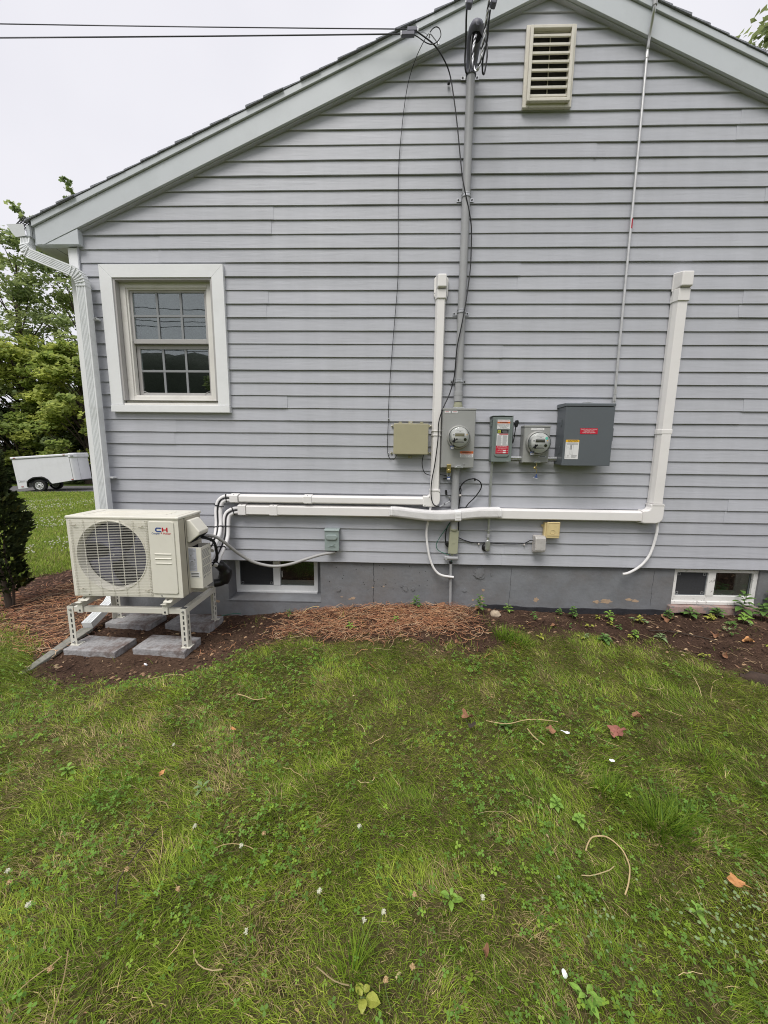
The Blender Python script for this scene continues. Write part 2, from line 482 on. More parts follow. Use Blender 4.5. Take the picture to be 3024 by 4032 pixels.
def tag(o, label=None, cat=None, group=None, kind=None):
    if label: o['label'] = label
    if cat: o['category'] = cat
    if group: o['group'] = group
    if kind: o['kind'] = kind
    return o

def thing(name, loc, label, cat, group=None):
    o = bpy.data.objects.new(name, None)
    o.empty_display_size = 0.05
    C.objects.link(o)
    o.location = loc
    return tag(o, label, cat, group)

def text(s, size, x, y, z, m, parent, name='lettering', bold=0.0, squeeze=1.0, line=1.0, xf=None):
    """flat print on a plate facing -Y, centred on x, z."""
    cu = bpy.data.curves.new(name, 'FONT')
    cu.body = s
    cu.size = size
    cu.align_x = 'CENTER'
    cu.align_y = 'CENTER'
    cu.space_line = line
    cu.offset = bold
    tmp = bpy.data.objects.new(name, cu)
    C.objects.link(tmp)
    dg = bpy.context.evaluated_depsgraph_get()
    me = bpy.data.meshes.new_from_object(tmp.evaluated_get(dg))
    bpy.data.objects.remove(tmp)
    base = Matrix.Translation((x, y, z)) @ Matrix.Rotation(PI / 2, 4, 'X') @ Matrix.Diagonal((squeeze, 1, 1, 1))
    me.transform(base if xf is None else xf @ base)
    me.materials.clear()
    me.materials.append(M[m])
    o = bpy.data.objects.new(name, me)
    C.objects.link(o)
    put(o, parent)
    return o

def print_lines(rects, y, m, parent, name='fine_print'):
    mb = MB()
    for x0, x1, z0, z1 in rects:
        mb.quad((x0, y, z0), (x1, y, z0), (x1, y, z1), (x0, y, z1))
    return mb.build(name, m, parent, recalc=False)

def plate(name, x0, x1, z0, z1, y, m, parent, r=0.0, t=0.0012):
    """a thin sticker or plate standing t proud of a face at y."""
    mb = MB()
    if r:
        pts = []
        for cx, cz, a0 in ((x1 - r, z1 - r, 0), (x0 + r, z1 - r, 90), (x0 + r, z0 + r, 180), (x1 - r, z0 + r, 270)):
            for k in range(4):
                w = math.radians(a0 + 30 * k)
                pts.append((cx + r * math.cos(w), cz + r * math.sin(w)))
        mb.prism(pts, y - t, y + 0.0004)
    else:
        mb.box(x0, x1, y - t, y + 0.0004, z0, z1)
    return mb.build(name, m, parent)

# ------------------------------------------------------------------ helpers: numpy noise and bulk foliage
def vnoise(x, y, seed=0):
    xi, yi = np.floor(x).astype(np.int64), np.floor(y).astype(np.int64)
    fx, fy = x - xi, y - yi
    fx, fy = fx * fx * (3 - 2 * fx), fy * fy * (3 - 2 * fy)
    def h(a, b):
        n = (a * 374761393 + b * 668265263 + seed * 974711) & 0x7fffffff
        n = ((n ^ (n >> 13)) * 1274126177) & 0x7fffffff
        return ((n ^ (n >> 16)) & 0xffff) / 65535.0
    return (h(xi, yi) * (1 - fx) + h(xi + 1, yi) * fx) * (1 - fy) + (h(xi, yi + 1) * (1 - fx) + h(xi + 1, yi + 1) * fx) * fy

def fbm(x, y, seed=0, o=3):
    s, a, t = 0, 0.5, 0
    for k in range(o):
        s = s + a * vnoise(x * 2 ** k, y * 2 ** k, seed + k * 17)
        t += a
        a *= 0.5
    return s / t

def sstep(a, b, x):
    t = np.clip((x - a) / (b - a), 0, 1)
    return t * t * (3 - 2 * t)

WALLX = [-40, -4.0, -2.6, -2.2, -1.59, -0.86, -0.18, 0.52, 1.17, 1.65, 2.3, 3.3, 6.0, 40]
WALLZ = [-0.60, -0.60, -0.575, -0.56, -0.545, -0.475, -0.405, -0.39, -0.42, -0.435, -0.43, -0.40, -0.40, -0.40]
def gz(x, y):
    """ground height"""
    x = np.asarray(x, dtype=float); y = np.asarray(y, dtype=float)
    d = np.clip(-x - 1.5, 0, None)
    base = -0.475 - 0.053 * np.clip(d, 0, 14) - 0.006 * np.clip(d - 14, 0, 200)
    base = base - 0.012 * np.clip(y - 14, 0, 60)
    base = base + 0.02 * (fbm(x * 0.5, y * 0.5, 3) - 0.5)
    w = np.exp(-(np.clip(np.abs(y + 0.05) - 0.25, 0, None) / 0.42) ** 2) * sstep(-3.4, -2.2, x)
    wall = np.interp(x, WALLX, WALLZ)
    z = base * (1 - w) + wall * w
    pad = np.exp(-((np.clip(np.abs(x + 1.95) - 0.5, 0, None) / 0.25) ** 2 + (np.clip(np.abs(y + 0.45) - 0.4, 0, None) / 0.2) ** 2))
    z = z * (1 - pad) + (-0.53 - 0.012 * (x + 1.95)) * pad
    return z

BED = [(-2.62, 3.2), (-3.6, 2.2), (-4.25, 1.6), (-4.6, 1.1), (-4.4, 0.5), (-3.85, -0.02), (-3.1, -0.42), (-2.62, -0.75), (-2.42, -0.97), (-1.95, -1.17), (-1.62, -1.07),
       (-1.30, -1.03), (-1.05, -0.72), (-0.75, -0.60), (-0.30, -0.57), (0.18, -0.60), (0.55, -0.72), (0.78, -0.55), (1.0, -0.44), (1.3, -0.45), (1.74, -0.53), (2.1, -0.66),
       (2.3, -0.82), (2.42, -1.05), (2.8, -1.32), (3.3, -1.7), (4.5, -2.4), (6.5, -3.0), (6.5, 3.2)]
def bed_sd(x, y):
    """signed distance to the bare bed, negative inside"""
    n = len(BED)
    d = np.full(np.shape(x), 1e9)
    ins = np.zeros(np.shape(x), dtype=bool)
    for i in range(n):
        ax, ay = BED[i]; bx, by = BED[(i + 1) % n]
        ex, ey = bx - ax, by - ay
        t = np.clip(((x - ax) * ex + (y - ay) * ey) / (ex * ex + ey * ey), 0, 1)
        d = np.minimum(d, np.hypot(x - ax - t * ex, y - ay - t * ey))
        c = ((ay > y) != (by > y)) & (x < (bx - ax) * (y - ay) / (by - ay + 1e-12) + ax)
        ins ^= c
    return np.where(ins, -d, d)

def np_mesh(name, V, F, m, tint=None, smooth_sh=False):
    """V (N,3); F list of int arrays (faces all the same size per array)"""
    me = bpy.data.meshes.new(name)
    V = np.asarray(V, dtype=np.float32)
    me.vertices.add(len(V))
    me.vertices.foreach_set('co', V.ravel())
    F = [np.asarray(f, dtype=np.int32) for f in F]
    loops = np.concatenate([f.ravel() for f in F])
    tot = np.concatenate([np.full(len(f), f.shape[1], dtype=np.int32) for f in F])
    st = np.concatenate([[0], np.cumsum(tot)[:-1]]).astype(np.int32)
    me.loops.add(len(loops))
    me.loops.foreach_set('vertex_index', loops)
    me.polygons.add(len(tot))
    me.polygons.foreach_set('loop_start', st)
    me.polygons.foreach_set('loop_total', tot)
    if smooth_sh:
        me.polygons.foreach_set('use_smooth', np.ones(len(tot), dtype=bool))
    if tint is not None:
        a = me.color_attributes.new('tint', 'FLOAT_COLOR', 'POINT')
        a.data.foreach_set('color', np.concatenate([tint, np.ones((len(tint), 1))], axis=1).astype(np.float32).ravel())
    me.update(calc_edges=True)
    me.materials.append(M[m] if isinstance(m, str) else m)
    o = bpy.data.objects.new(name, me)
    C.objects.link(o)
    return o

def blades(rng, bx, by, bz, h, w, ang, lean, tint, seg=2, twist=None):
    """curved tapering blades; returns V, tris, quads, tint per vertex"""
    n = len(bx)
    dx, dy = np.cos(ang), np.sin(ang)
    sa = ang + PI / 2 + (rng.normal(0, 0.5, n) if twist is None else twist)
    sx, sy = np.cos(sa), np.sin(sa)
    rows = []
    for k in range(seg + 1):
        t = k / seg
        hor = h * lean * t ** 1.6
        ver = h * np.sqrt(np.clip(1 - lean ** 2, 0.04, 1)) * (t - 0.25 * lean * t * t)
        px, py, pz = bx + dx * hor, by + dy * hor, bz + ver
        ww = w * (1 - t ** 1.5) * 0.5
        if k < seg:
            rows.append(np.stack([px - sx * ww, py - sy * ww, pz], 1))
            rows.append(np.stack([px + sx * ww, py + sy * ww, pz], 1))
        else:
            rows.append(np.stack([px, py, pz], 1))
    per = 2 * seg + 1
    V = np.stack(rows, 1).reshape(-1, 3)
    b = (np.arange(n) * per)[:, None]
    quads = [b + np.array([[2 * k, 2 * k + 1, 2 * k + 3, 2 * k + 2]]) for k in range(seg - 1)]
    tris = b + np.array([[2 * (seg - 1), 2 * (seg - 1) + 1, 2 * seg]])
    T = np.repeat(tint, per, axis=0)
    return V, tris, (np.concatenate(quads) if quads else None), T

# ================================================================== THE HOUSE
XA = 1.037                                     # ridge
SL = 0.418                                     # roof slope
E = 0.1016                                     # siding exposure
XL, XR = -2.56, 4.634
house = thing('house', (1.0, 0.02, -0.42), 'grey clapboard sided house with a white window and gable roof', 'house')
roofz = lambda x, top: top - SL * abs(x - XA)

# sheathing behind the siding, with the window opening left free
WX0, WX1, WZ0, WZ1 = -2.30, -1.475, 1.326, 2.33
mb = MB()
y0, y1 = 0.0175, 0.055
mb.box(XL, WX0, y0, y1, 0.0, 2.60)
mb.box(WX1, XR, y0, y1, 0.0, 2.60)
mb.box(WX0, WX1, y0, y1, 0.0, WZ0)
mb.box(WX0, WX1, y0, y1, WZ1, 2.60)
mb.prism([(-2.72, 2.602), (4.79, 2.602), (XA, 2.602 + SL * 3.757)], y0, y1)
mb.box(-2.56, -2.53, 0.056, 8.0, 0.0, 2.60)
mb.box(4.60, 4.634, 0.056, 8.0, 0.0, 2.60)
mb.box(-2.53, 4.60, 7.9, 8.0, 0.0, 2.60)
mb.box(-2.53, 4.60, 0.06, 7.9, -0.02, 0.0)
mb.box(-2.53, 4.60, 0.06, 7.9, 2.57, 2.60)
mb.build('wall_sheathing', 'siding', house)

# siding boards, each course laid separately, lapped at the seams
SEAM = {24: [-1.912], 26: [-1.0], 20: [-1.06, 2.65], 22: [0.931], 16: [0.826], 10: [-1.888], 12: [-0.93, 2.776], 30: [1.438], 8: [0.926], 6: [-0.09], 0: [0.937], 2: [1.842], 4: [2.774], 28: [2.72], 14: [3.6], 18: [3.2], 32: [2.45]}
def xlim(z):
    a = XA - (4.178 - z) / SL if z > 2.59 else XL
    b = XA + (4.178 - z) / SL if z > 2.59 else XR
    return max(a, XL), min(b, XR)
for i in range(0, 42):
    zb, zt = i * E, (i + 1) * E - 0.0012
    l0, r0 = xlim(zb)
    l1, r1 = xlim(zt)
    if r0 - l0 < 0.05: continue
    if l1 > r1: l1 = r1 = XA
    cuts = [l0] + sorted(s + (0.018 if i % 2 else 0) for s in SEAM.get(i - i % 2, [])) + [r0]
    segs = [(cuts[k], cuts[k + 1]) for k in range(len(cuts) - 1)]
    if zb > 1.27 and zb < 2.33:
        out = []
        for a, b in segs:
            if a < -2.384: out.append((a, min(b, -2.384)))
            if b > -1.393: out.append((max(a, -1.393), b))
        segs = out
    for k, (a, b) in enumerate(segs):
        dy = 0.0013 if k % 2 == (i // 2) % 2 else -0.0013
        if len(segs) == 1: dy = 0
        aa = a - (0.02 if dy > 0 and k > 0 else 0)
        bb = b + (0.02 if dy > 0 and k < len(segs) - 1 else 0)
        if zb > 1.27 and zb < 2.33 and aa < -1.37 and bb > -2.4:
            aa, bb = (a, b)
        prof = [(0.0, zb + 0.0025), (0.0018, zb), (0.0125, zb), (0.0150, zt), (0.0102, zt), (0.0036, zb + 0.35 * (zt - zb))]
        ta = l1 if a == l0 else aa
        tb = r1 if b == r0 else bb
        vs, fs = [], []
        n = len(prof)
        ns = max(2, int((bb - aa) / 0.28) + 1)
        for q in range(ns + 1):
            u = q / ns
            wy = random.uniform(-0.0009, 0.0009)
            wz = random.uniform(-0.0010, 0.0010)
            for (yy, zz) in prof:
                t = (zz - zb) / (zt - zb)
                xL, xR = aa + (ta - aa) * t, bb + (tb - bb) * t
                low_ = 1.0 if t < 0.5 else 0.0
                vs.append((xL + (xR - xL) * u, yy + dy + wy * low_, zz + wz * low_))
        fs = [tuple(range(n))[::-1], tuple(range(ns * n, ns * n + n))]
        for q in range(ns):
            fs += [(q * n + k2, q * n + (k2 + 1) % n, (q + 1) * n + (k2 + 1) % n, (q + 1) * n + k2) for k2 in range(n)]
        m = MB().add(vs, fs)
        m.build('siding_board', 'siding', house)

# corner boards
MB().box(-2.632, -2.562, -0.006, 0.05, 0.005, 2.548).build('corner_board', 'white_trim', house, bevel=0.003)
MB().box(-2.640, -2.6325, -0.004, 0.07, 0.005, 2.548).build('corner_board_return', 'white_trim', house)
MB().box(-2.5615, -2.551, -0.010, 0.016, 0.0, 2.66).build('trim_channel', 'siding', house)

# rake boards, drip edge, J-channel
for s in (-1, 1):
    xe = XA + s * 3.892
    low, sh, top = 4.155, 4.305, 4.353
    xk = XA + s * (low - 2.554) / SL
    def S(pts):
        return pts if s < 0 else [(2 * XA - a, b) for a, b in pts]
    L_ = lambda x, t: roofz(x, t)
    xe_ = XA - 3.892
    xk_ = XA - (low - 2.554) / SL
    MB().prism(S([(xe_, 2.554), (xk_, 2.554), (XA, low), (XA, sh), (xe_, L_(xe_, sh))]), -0.046, 0.017).build('rake_board', 'rake', house, bevel=0.002)
    MB().prism(S([(xe_ - 0.012, L_(xe_ - 0.012, sh + 0.004)), (XA, sh + 0.004), (XA, top), (xe_ - 0.012, L_(xe_ - 0.012, top))]), -0.060, 0.017).build('drip_edge', 'rake', house, bevel=0.002)
    MB().prism(S([(-2.518, L_(-2.518, low - 0.001)), (XA, low - 0.001), (XA, low - 0.010), (-2.518, L_(-2.518, low - 0.010))]), -0.026, 0.016).build('trim_channel', 'siding', house, bevel=0.002)
    # cornice return
    MB().prism(S([(xk_ + 0.004, 2.555), (-2.515, 2.555), (-2.515, L_(-2.515, low - 0.004))]), -0.043, 0.017).build('cornice_return', 'rake', house, bevel=0.002)
    # soffit and fascia along the eave
    xa, xb = (-2.855, -2.545)
    pl = S([(xa, 2.554), (xb, 2.554), (xb, 2.566), (xa, 2.566)])
    MB().prism(pl, 0.018, 8.05).build('soffit', 'soffit', house)
    MB().prism(S([(-2.878, 2.556), (-2.856, 2.556), (-2.856, 2.70), (-2.878, 2.70)]), -0.03, 8.05).build('fascia', 'rake', house)
soff = MB()
for k in range(1, 3):
    soff.box(-2.855 + 0.1 * k, -2.852 + 0.1 * k, 0.02, 8.0, 2.5525, 2.5538)
soff.build('soffit_groove', 'slot', house)
# thin shadow gap where the drip edge laps the rake board
# roof deck + shingles
deck = MB()
for s in (-1, 1):
    e = XA + s * 3.93
    deck.add([(XA, -0.05, 4.3535), (XA, 8.1, 4.3535), (e, 8.1, roofz(e, 4.3535)), (e, -0.05, roofz(e, 4.3535)),
              (XA, -0.05, 4.3435), (XA, 8.1, 4.3435), (e, 8.1, roofz(e, 4.3435)), (e, -0.05, roofz(e, 4.3435))],
             [(0, 1, 2, 3), (7, 6, 5, 4), (0, 3, 7, 4), (1, 5, 6, 2), (3, 2, 6, 7), (0, 4, 5, 1)])
roof = deck.build('roof', 'shingle', house)
for s in (-1, 1):
    ncourse = 29
    for k in range(ncourse):
        u0, u1 = 3.945 - k * 0.136, 3.945 - (k + 1.06) * 0.136
        u1 = max(u1, 0.0)
        j = random.uniform(-0.008, 0.008)
        a, b = XA + s * u0, XA + s * u1
        za, zb = 4.354 - SL * u0, 4.354 - SL * u1
        th = 0.012 + random.uniform(-0.002, 0.003)
        yy = -0.072 + j
        MB().add([(a, yy, za + 0.004), (b, yy, zb + 0.001), (b, 8.15, zb + 0.001), (a, 8.15, za + 0.004),
                  (a, yy, za + 0.004 + th), (b, yy, zb + 0.006), (b, 8.15, zb + 0.006), (a, 8.15, za + 0.004 + th)],
                 [(0, 1, 2, 3), (4, 7, 6, 5), (0, 4, 5, 1), (3, 2, 6, 7), (0, 3, 7, 4), (1, 5, 6, 2)]).build('shingle', 'shingle', roof)

# gutter with guard
gp = [(-2.879, 2.69), (-2.935, 2.69), (-2.935, 2.685), (-2.884, 2.685)]
prof = [(-3.063, 2.692), (-3.055, 2.692), (-3.045, 2.668), (-3.025, 2.640), (-3.0, 2.612), (-2.94, 2.612), (-2.888, 2.612), (-2.888, 2.692), (-2.8795, 2.692), (-2.8795, 2.604), (-3.004, 2.604), (-3.032, 2.636), (-3.052, 2.664)]
g = MB()
n = len(prof)
vs = [(p[0], -0.055, p[1]) for p in prof] + [(p[0], 8.1, p[1]) for p in prof]
g.add(vs, [(i, (i + 1) % n, n + (i + 1) % n, n + i) for i in range(n)] + [tuple(range(n, 2 * n))])
gutter = g.build('gutter', 'gutter', house)
MB().prism([(-3.066, 2.694), (-2.93, 2.696), (-2.925, 2.61), (-3.004, 2.602), (-3.034, 2.636)], -0.0575, -0.055).build('end_cap', 'gutter', gutter)
MB().box(-2.925, -2.8795, -0.045, -0.040, 2.604, 2.69).build('gutter_end_return', 'rake', gutter)
gd = MB()
def bar(a, b, w):
    gd.tube([a, b], w, n=4)
A0, A1, A2 = Vector((-2.995, 0, 2.695)), Vector((-2.925, 0, 2.752)), Vector((-2.868, 0, 2.694))
for P, Q in ((A0, A1), (A1, A2)):
    for k in range(6):
        p = P.lerp(Q, k / 5)
        bar((p.x, -0.05, p.z), (p.x, 0.6, p.z), 0.0035)
    for k in range(40):
        yy = -0.05 + k * 0.0165
        bar((P.x, yy, P.z), (Q.x, yy, Q.z), 0.0035)
tag(gd.build('gutter_guard', 'slot', gutter), kind='stuff')

# downspout: ribbed face, two elbows, extension on the ground
def ribprof(w, d, sc_=1.0):
    w2, d2 = w / 2 * sc_, d / 2 * sc_
    pts = [(-w2, -d2), (w2, -d2), (w2, d2)]
    x = w2 * 0.8
    step = w2 * 1.6 / 5
    for k in range(5):
        pts += [(x - 0.0, d2), (x - step * 0.22, d2 - 0.005), (x - step * 0.50, d2 - 0.005), (x - step * 0.72, d2)]
        x -= step
    pts += [(-w2, d2)]
    return pts
def dspath():
    top = [(-2.935, -0.02, 2.61), (-2.937, -0.03, 2.555)]
    el1 = [(-2.932, -0.045, 2.525), (-2.915, -0.055, 2.495), (-2.885, -0.062, 2.47)]
    run = [(-2.72, -0.068, 2.405), (-2.575, -0.07, 2.350)]
    el2 = [(-2.53, -0.072, 2.325), (-2.503, -0.072, 2.292), (-2.492, -0.071, 2.255)]
    return top, el1, run, el2
top, el1, run, el2 = dspath()
vert = [(-2.491, -0.071, 2.2), (-2.491, -0.071, 1.0), (-2.491, -0.071, -0.27)]
path = top + el1 + run + el2 + vert
ds = MB().sweep(path, ribprof(0.074, 0.060)).build('downspout', 'downspout', house, bevel=0.0)
rb = MB()
for seg in (smooth(top[1:] + el1 + run[:1], 6)[4:20], smooth(run[1:] + el2 + vert[:1], 6)[2:22]):
    for k in range(0, len(seg) - 1, 3):
        a = Vector(seg[k]); b = Vector(seg[k + 1])
        t = (b - a).normalized()
        rb.sweep([a, a + t * 0.006], [(-0.039, -0.032), (0.039, -0.032), (0.039, 0.0335), (-0.039, 0.0335)])
tag(rb.build('elbow_crimp', 'downspout', ds), kind='stuff')
MB().box(-2.53, -2.43, -0.050, -0.001, 2.0, 2.014).build('strap', 'downspout', ds)
MB().lathe([(0.0055, 0), (0.0055, 0.004)], (-2.437, -0.051, 2.007), n=8).build('screw', 'bolt', ds)
MB().box(-2.56, -2.42, -0.052, -0.001, 0.72, 0.734).build('strap', 'downspout', ds)
lo = [(-2.491, -0.071, -0.27), (-2.50, -0.085, -0.33), (-2.505, -0.13, -0.375), (-2.505, -0.20, -0.40), (-2.495, -0.40, -0.455), (-2.475, -0.90, -0.515)]
MB().sweep(lo[:5], ribprof(0.080, 0.056), up=(0, -0.6, 0.8)).build('downspout_extension', 'downspout', house)

# ------------------------------------------------------------------ double-hung window
win = MB()
def frame(mb, x0, x1, z0, z1, w, ya, yb, wb=None, wt_=None):
    wb = w if wb is None else wb
    wt_ = w if wt_ is None else wt_
    mb.box(x0, x0 + w, ya, yb, z0, z1)
    mb.box(x1 - w, x1, ya, yb, z0, z1)
    mb.box(x0 + w, x1 - w, ya + 0.0005, yb, z0, z0 + wb)
    mb.box(x0 + w, x1 - w, ya + 0.0005, yb, z1 - wt_, z1)
    return mb
frame(win, -2.272, -1.506, 1.375, 2.307, 0.046, 0.030, 0.085, 0.036, 0.040)
frame(win, -2.226, -1.552, 1.411, 2.267, 0.014, 0.040, 0.085, 0.012, 0.012)
window = win.build('window', 'vinyl_frame', house, bevel=0.002)
# casing: mitred head and legs, and the sill board
co = (-2.39, -1.388, 1.336, 2.418)
ci = (-2.291, -1.483, 1.336, 2.321)
MB().prism([(co[0], co[3]), (co[1], co[3]), (ci[1], ci[3]), (ci[0], ci[3])], -0.026, 0.0165).build('casing', 'white_trim', window, bevel=0.0015)
MB().prism([(co[0], co[3] - 0.001), (ci[0], ci[3] - 0.001), (ci[0], 1.337), (co[0], 1.337)], -0.0265, 0.0165).build('casing', 'white_trim', window, bevel=0.0015)
MB().prism([(co[1], co[3] - 0.001), (co[1], 1.337), (ci[1], 1.337), (ci[1], ci[3] - 0.001)], -0.0265, 0.0165).build('casing', 'white_trim', window, bevel=0.0015)
MB().box(-2.392, -1.386, -0.034, 0.0165, 1.277, 1.335).build('sill', 'white_trim', window, bevel=0.003)
MB().box(-2.287, -1.487, -0.016, 0.03, 1.3355, 1.352).build('sill_nose', 'vinyl_frame', window, bevel=0.003)
MB().box(-2.285, -1.489, 0.012, 0.06, 1.3525, 1.374).build('sill_nose', 'vinyl_frame', window, bevel=0.003)
jm = MB()
frame(jm, -2.2905, -1.4835, 1.3745, 2.3205, 0.017, -0.018, 0.09, 0.0005, 0.0135)
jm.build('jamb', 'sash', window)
frame(MB(), -2.2845, -1.4895, 1.3747, 2.3195, 0.010, 0.012, 0.05, 0.0005, 0.010).build('jamb_stop', 'vinyl_frame', window)
# sashes
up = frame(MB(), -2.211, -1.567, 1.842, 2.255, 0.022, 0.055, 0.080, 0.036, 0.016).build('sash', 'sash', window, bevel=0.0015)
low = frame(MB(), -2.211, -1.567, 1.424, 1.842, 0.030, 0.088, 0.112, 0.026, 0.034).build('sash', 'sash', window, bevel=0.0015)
MB().box(-2.1885, -1.5895, 0.066, 0.070, 1.8785, 2.2385).build('pane', 'glass', window)
MB().box(-2.1805, -1.5975, 0.098, 0.102, 1.4505, 1.8075).build('pane', 'glass', window)
for (x0, x1, z0, z1, yy) in ((-2.1885, -1.5895, 1.8785, 2.2385, 0.0655), (-2.1805, -1.5975, 1.4505, 1.8075, 0.0975)):
    for k in (1, 2):
        xm = x0 + (x1 - x0) * k / 3
        MB().box(xm - 0.009, xm + 0.009, yy - 0.006, yy, z0, z1).build('muntin', 'muntin', window, bevel=0.001)
    zm = (z0 + z1) / 2
    MB().box(x0, x1, yy - 0.0068, yy - 0.0004, zm - 0.009, zm + 0.009).build('muntin', 'muntin', window, bevel=0.001)
for sx in (-2.18, -1.598):
    s = 1 if sx < -1.9 else -1
    arc = [(sx + s * 0.045 * math.cos(t), 0.087, 1.43 + 0.03 * math.sin(t)) for t in [k * PI / 16 for k in range(9)]]
    MB().tube(arc, 0.0022, n=5).build('lift_latch', 'sash', window)
# the room behind, in the dark
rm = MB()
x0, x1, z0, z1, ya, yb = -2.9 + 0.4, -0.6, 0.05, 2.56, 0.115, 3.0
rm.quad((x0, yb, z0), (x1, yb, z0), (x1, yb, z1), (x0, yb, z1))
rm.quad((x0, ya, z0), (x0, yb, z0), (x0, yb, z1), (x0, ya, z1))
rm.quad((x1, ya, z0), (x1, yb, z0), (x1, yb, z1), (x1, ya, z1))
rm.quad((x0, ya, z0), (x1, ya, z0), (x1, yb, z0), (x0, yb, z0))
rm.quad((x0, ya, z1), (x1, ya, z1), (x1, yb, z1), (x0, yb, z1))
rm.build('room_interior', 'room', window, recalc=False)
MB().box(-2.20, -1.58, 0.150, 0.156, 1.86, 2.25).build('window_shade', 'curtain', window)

# ------------------------------------------------------------------ gable vent
gv = MB()
frame(gv, 0.881, 1.232, 3.456, 3.966, 0.046, -0.026, -0.002)
vent = gv.build('gable_vent', 'cream', house, bevel=0.003)
frame(MB(), 0.903, 1.211, 3.478, 3.944, 0.022, -0.052, -0.0255).build('vent_frame', 'cream', vent, bevel=0.004)
for k in range(8):
    zc = 3.525 + k * 0.0525
    MB().prism([(-0.042, zc - 0.013), (-0.036, zc - 0.017), (-0.012, zc + 0.016), (-0.014, zc + 0.020), (-0.036, zc + 0.004), (-0.042, zc + 0.002)], 0.9255, 1.1885, 'x').build('louver', 'cream', vent, bevel=0.0015)
MB().box(1.052, 1.058, -0.016, -0.010, 3.505, 3.915).build('mullion', 'cream', vent)
MB().box(0.915, 1.20, -0.0095, -0.005, 3.49, 3.93).build('vent_backing', 'vent_dark', vent)

# ------------------------------------------------------------------ foundation with two basement windows
FY = 0.03
LX0, LX1, LZ0 = -1.505, -0.662, -0.385
RX0, RX1, RZ0 = 2.447, 3.172, -0.335
f = MB()
f.box(-2.55, LX0, FY, 0.30, -1.2, -0.004)
f.box(LX1, RX0, FY, 0.30, -1.2, -0.004)
f.box(RX1, 4.62, FY, 0.30, -1.2, -0.004)
f.box(LX0, LX1, FY + 0.0006, 0.30, -1.2, LZ0)
f.box(RX0, RX1, FY + 0.0006, 0.30, -1.2, RZ0 - 0.06)
f.box(-2.55, -2.30, 0.30, 8.0, -1.2, -0.004)
f.box(4.36, 4.62, 0.30, 8.0, -1.2, -0.004)
f.box(-2.30, 4.36, 7.7, 8.0, -1.2, -0.004)
fnd = f.build('foundation', 'foundation', house)
# cracks, paint chips, lumps, tar
def blob(name, cx, cz, rx, rz, m, th=0.003, n=18, jit=0.35, yb=FY, seed=0):
    rr = random.Random(seed + int(cx * 1000))
    pts = []
    for k in range(n):
        w = 2 * PI * k / n
        q = 1 + rr.uniform(-jit, jit)
        pts.append((cx + rx * math.cos(w) * q, cz + rz * math.sin(w) * q))
    return MB().prism(pts, yb - th, yb + 0.004).build(name, m, fnd)
for cx, cz, rx, rz in ((-0.366, -0.344, 0.022, 0.014), (-0.395, -0.352, 0.016, 0.006), (-0.472, -0.333, 0.012, 0.005), (-0.092, -0.227, 0.007, 0.006), (-0.19, -0.236, 0.010, 0.004), (-1.615, -0.40, 0.02, 0.012),
                       (0.784, -0.313, 0.020, 0.018), (1.269, -0.322, 0.022, 0.022), (0.797, -0.24, 0.012, 0.010), (0.79, -0.36, 0.012, 0.010), (1.885, -0.323, 0.055, 0.018), (1.80, -0.327, 0.03, 0.013), (2.075, -0.30, 0.03, 0.011), (2.135, -0.313, 0.03, 0.012), (0.71, -0.335, 0.010, 0.009)):
    blob('paint_chip', cx, cz, rx, rz, 'chip', 0.0012)
blob('plaster_patch', 0.757, -0.085, 0.048, 0.055, 'foundation', 0.006, 26, 0.22)
blob('plaster_patch', 0.752, -0.08, 0.036, 0.040, 'foundation', 0.011, 24, 0.28, seed=3)
blob('plaster_patch', 0.86, -0.085, 0.006, 0.028, 'foundation', 0.004, 14, 0.3)
for cx, cz, r_ in ((-0.50, -0.265, 0.018), (0.10, -0.24, 0.022), (0.17, -0.245, 0.014), (0.63, -0.245, 0.014), (0.07, -0.215, 0.012)):
    blob('plaster_lump', cx, cz, r_, r_ * 1.1, 'foundation', 0.007, 14, 0.3)
pit = MB()
for k in range(34):
    cx, cz = random.uniform(-0.62, 0.3), random.uniform(-0.30, -0.03)
    pit.lathe([(random.uniform(0.002, 0.006), 0), (0.001, 0.001)], (cx, FY - 0.0006, cz), n=7)
tag(pit.build('pit_marks', 'slot', fnd), kind='stuff')
def crack(pts, w=0.0022):
    mb = MB()
    P = []
    for i in range(len(pts) - 1):
        for k in range(6):
            t = k / 6
            P.append((pts[i][0] * (1 - t) + pts[i + 1][0] * t + random.uniform(-0.004, 0.004), FY - 0.0004, pts[i][1] * (1 - t) + pts[i + 1][1] * t))
    P.append((pts[-1][0], FY - 0.0004, pts[-1][1]))
    for i in range(len(P) - 1):
        a, b = P[i], P[i + 1]
        mb.quad((a[0] - w, a[1], a[2]), (a[0] + w, a[1], a[2]), (b[0] + w, b[1], b[2]), (b[0] - w, b[1], b[2]))
    return mb.build('crack', 'tar', fnd, recalc=False)
crack([(-0.185, -0.01), (-0.180, -0.2), (-0.186, -0.40)])
crack([(1.038, -0.024), (1.032, -0.2), (1.03, -0.40)], 0.0012)
crack([(2.272, -0.03), (2.268, -0.2), (2.272, -0.36)], 0.0012)
tp = [(0.80, -0.62), (0.80, -0.372), (0.86, -0.376), (0.92, -0.372), (1.02, -0.378), (1.10, -0.381), (1.13, -0.386), (1.20, -0.392), (1.32, -0.388), (1.42, -0.394), (1.55, -0.392), (1.7, -0.388), (1.86, -0.392), (2.0, -0.384), (2.13, -0.390), (2.30, -0.384), (2.42, -0.394), (2.42, -0.62)]
MB().prism(tp, FY - 0.014, FY + 0.01).build('tar_strip', 'tar', fnd)

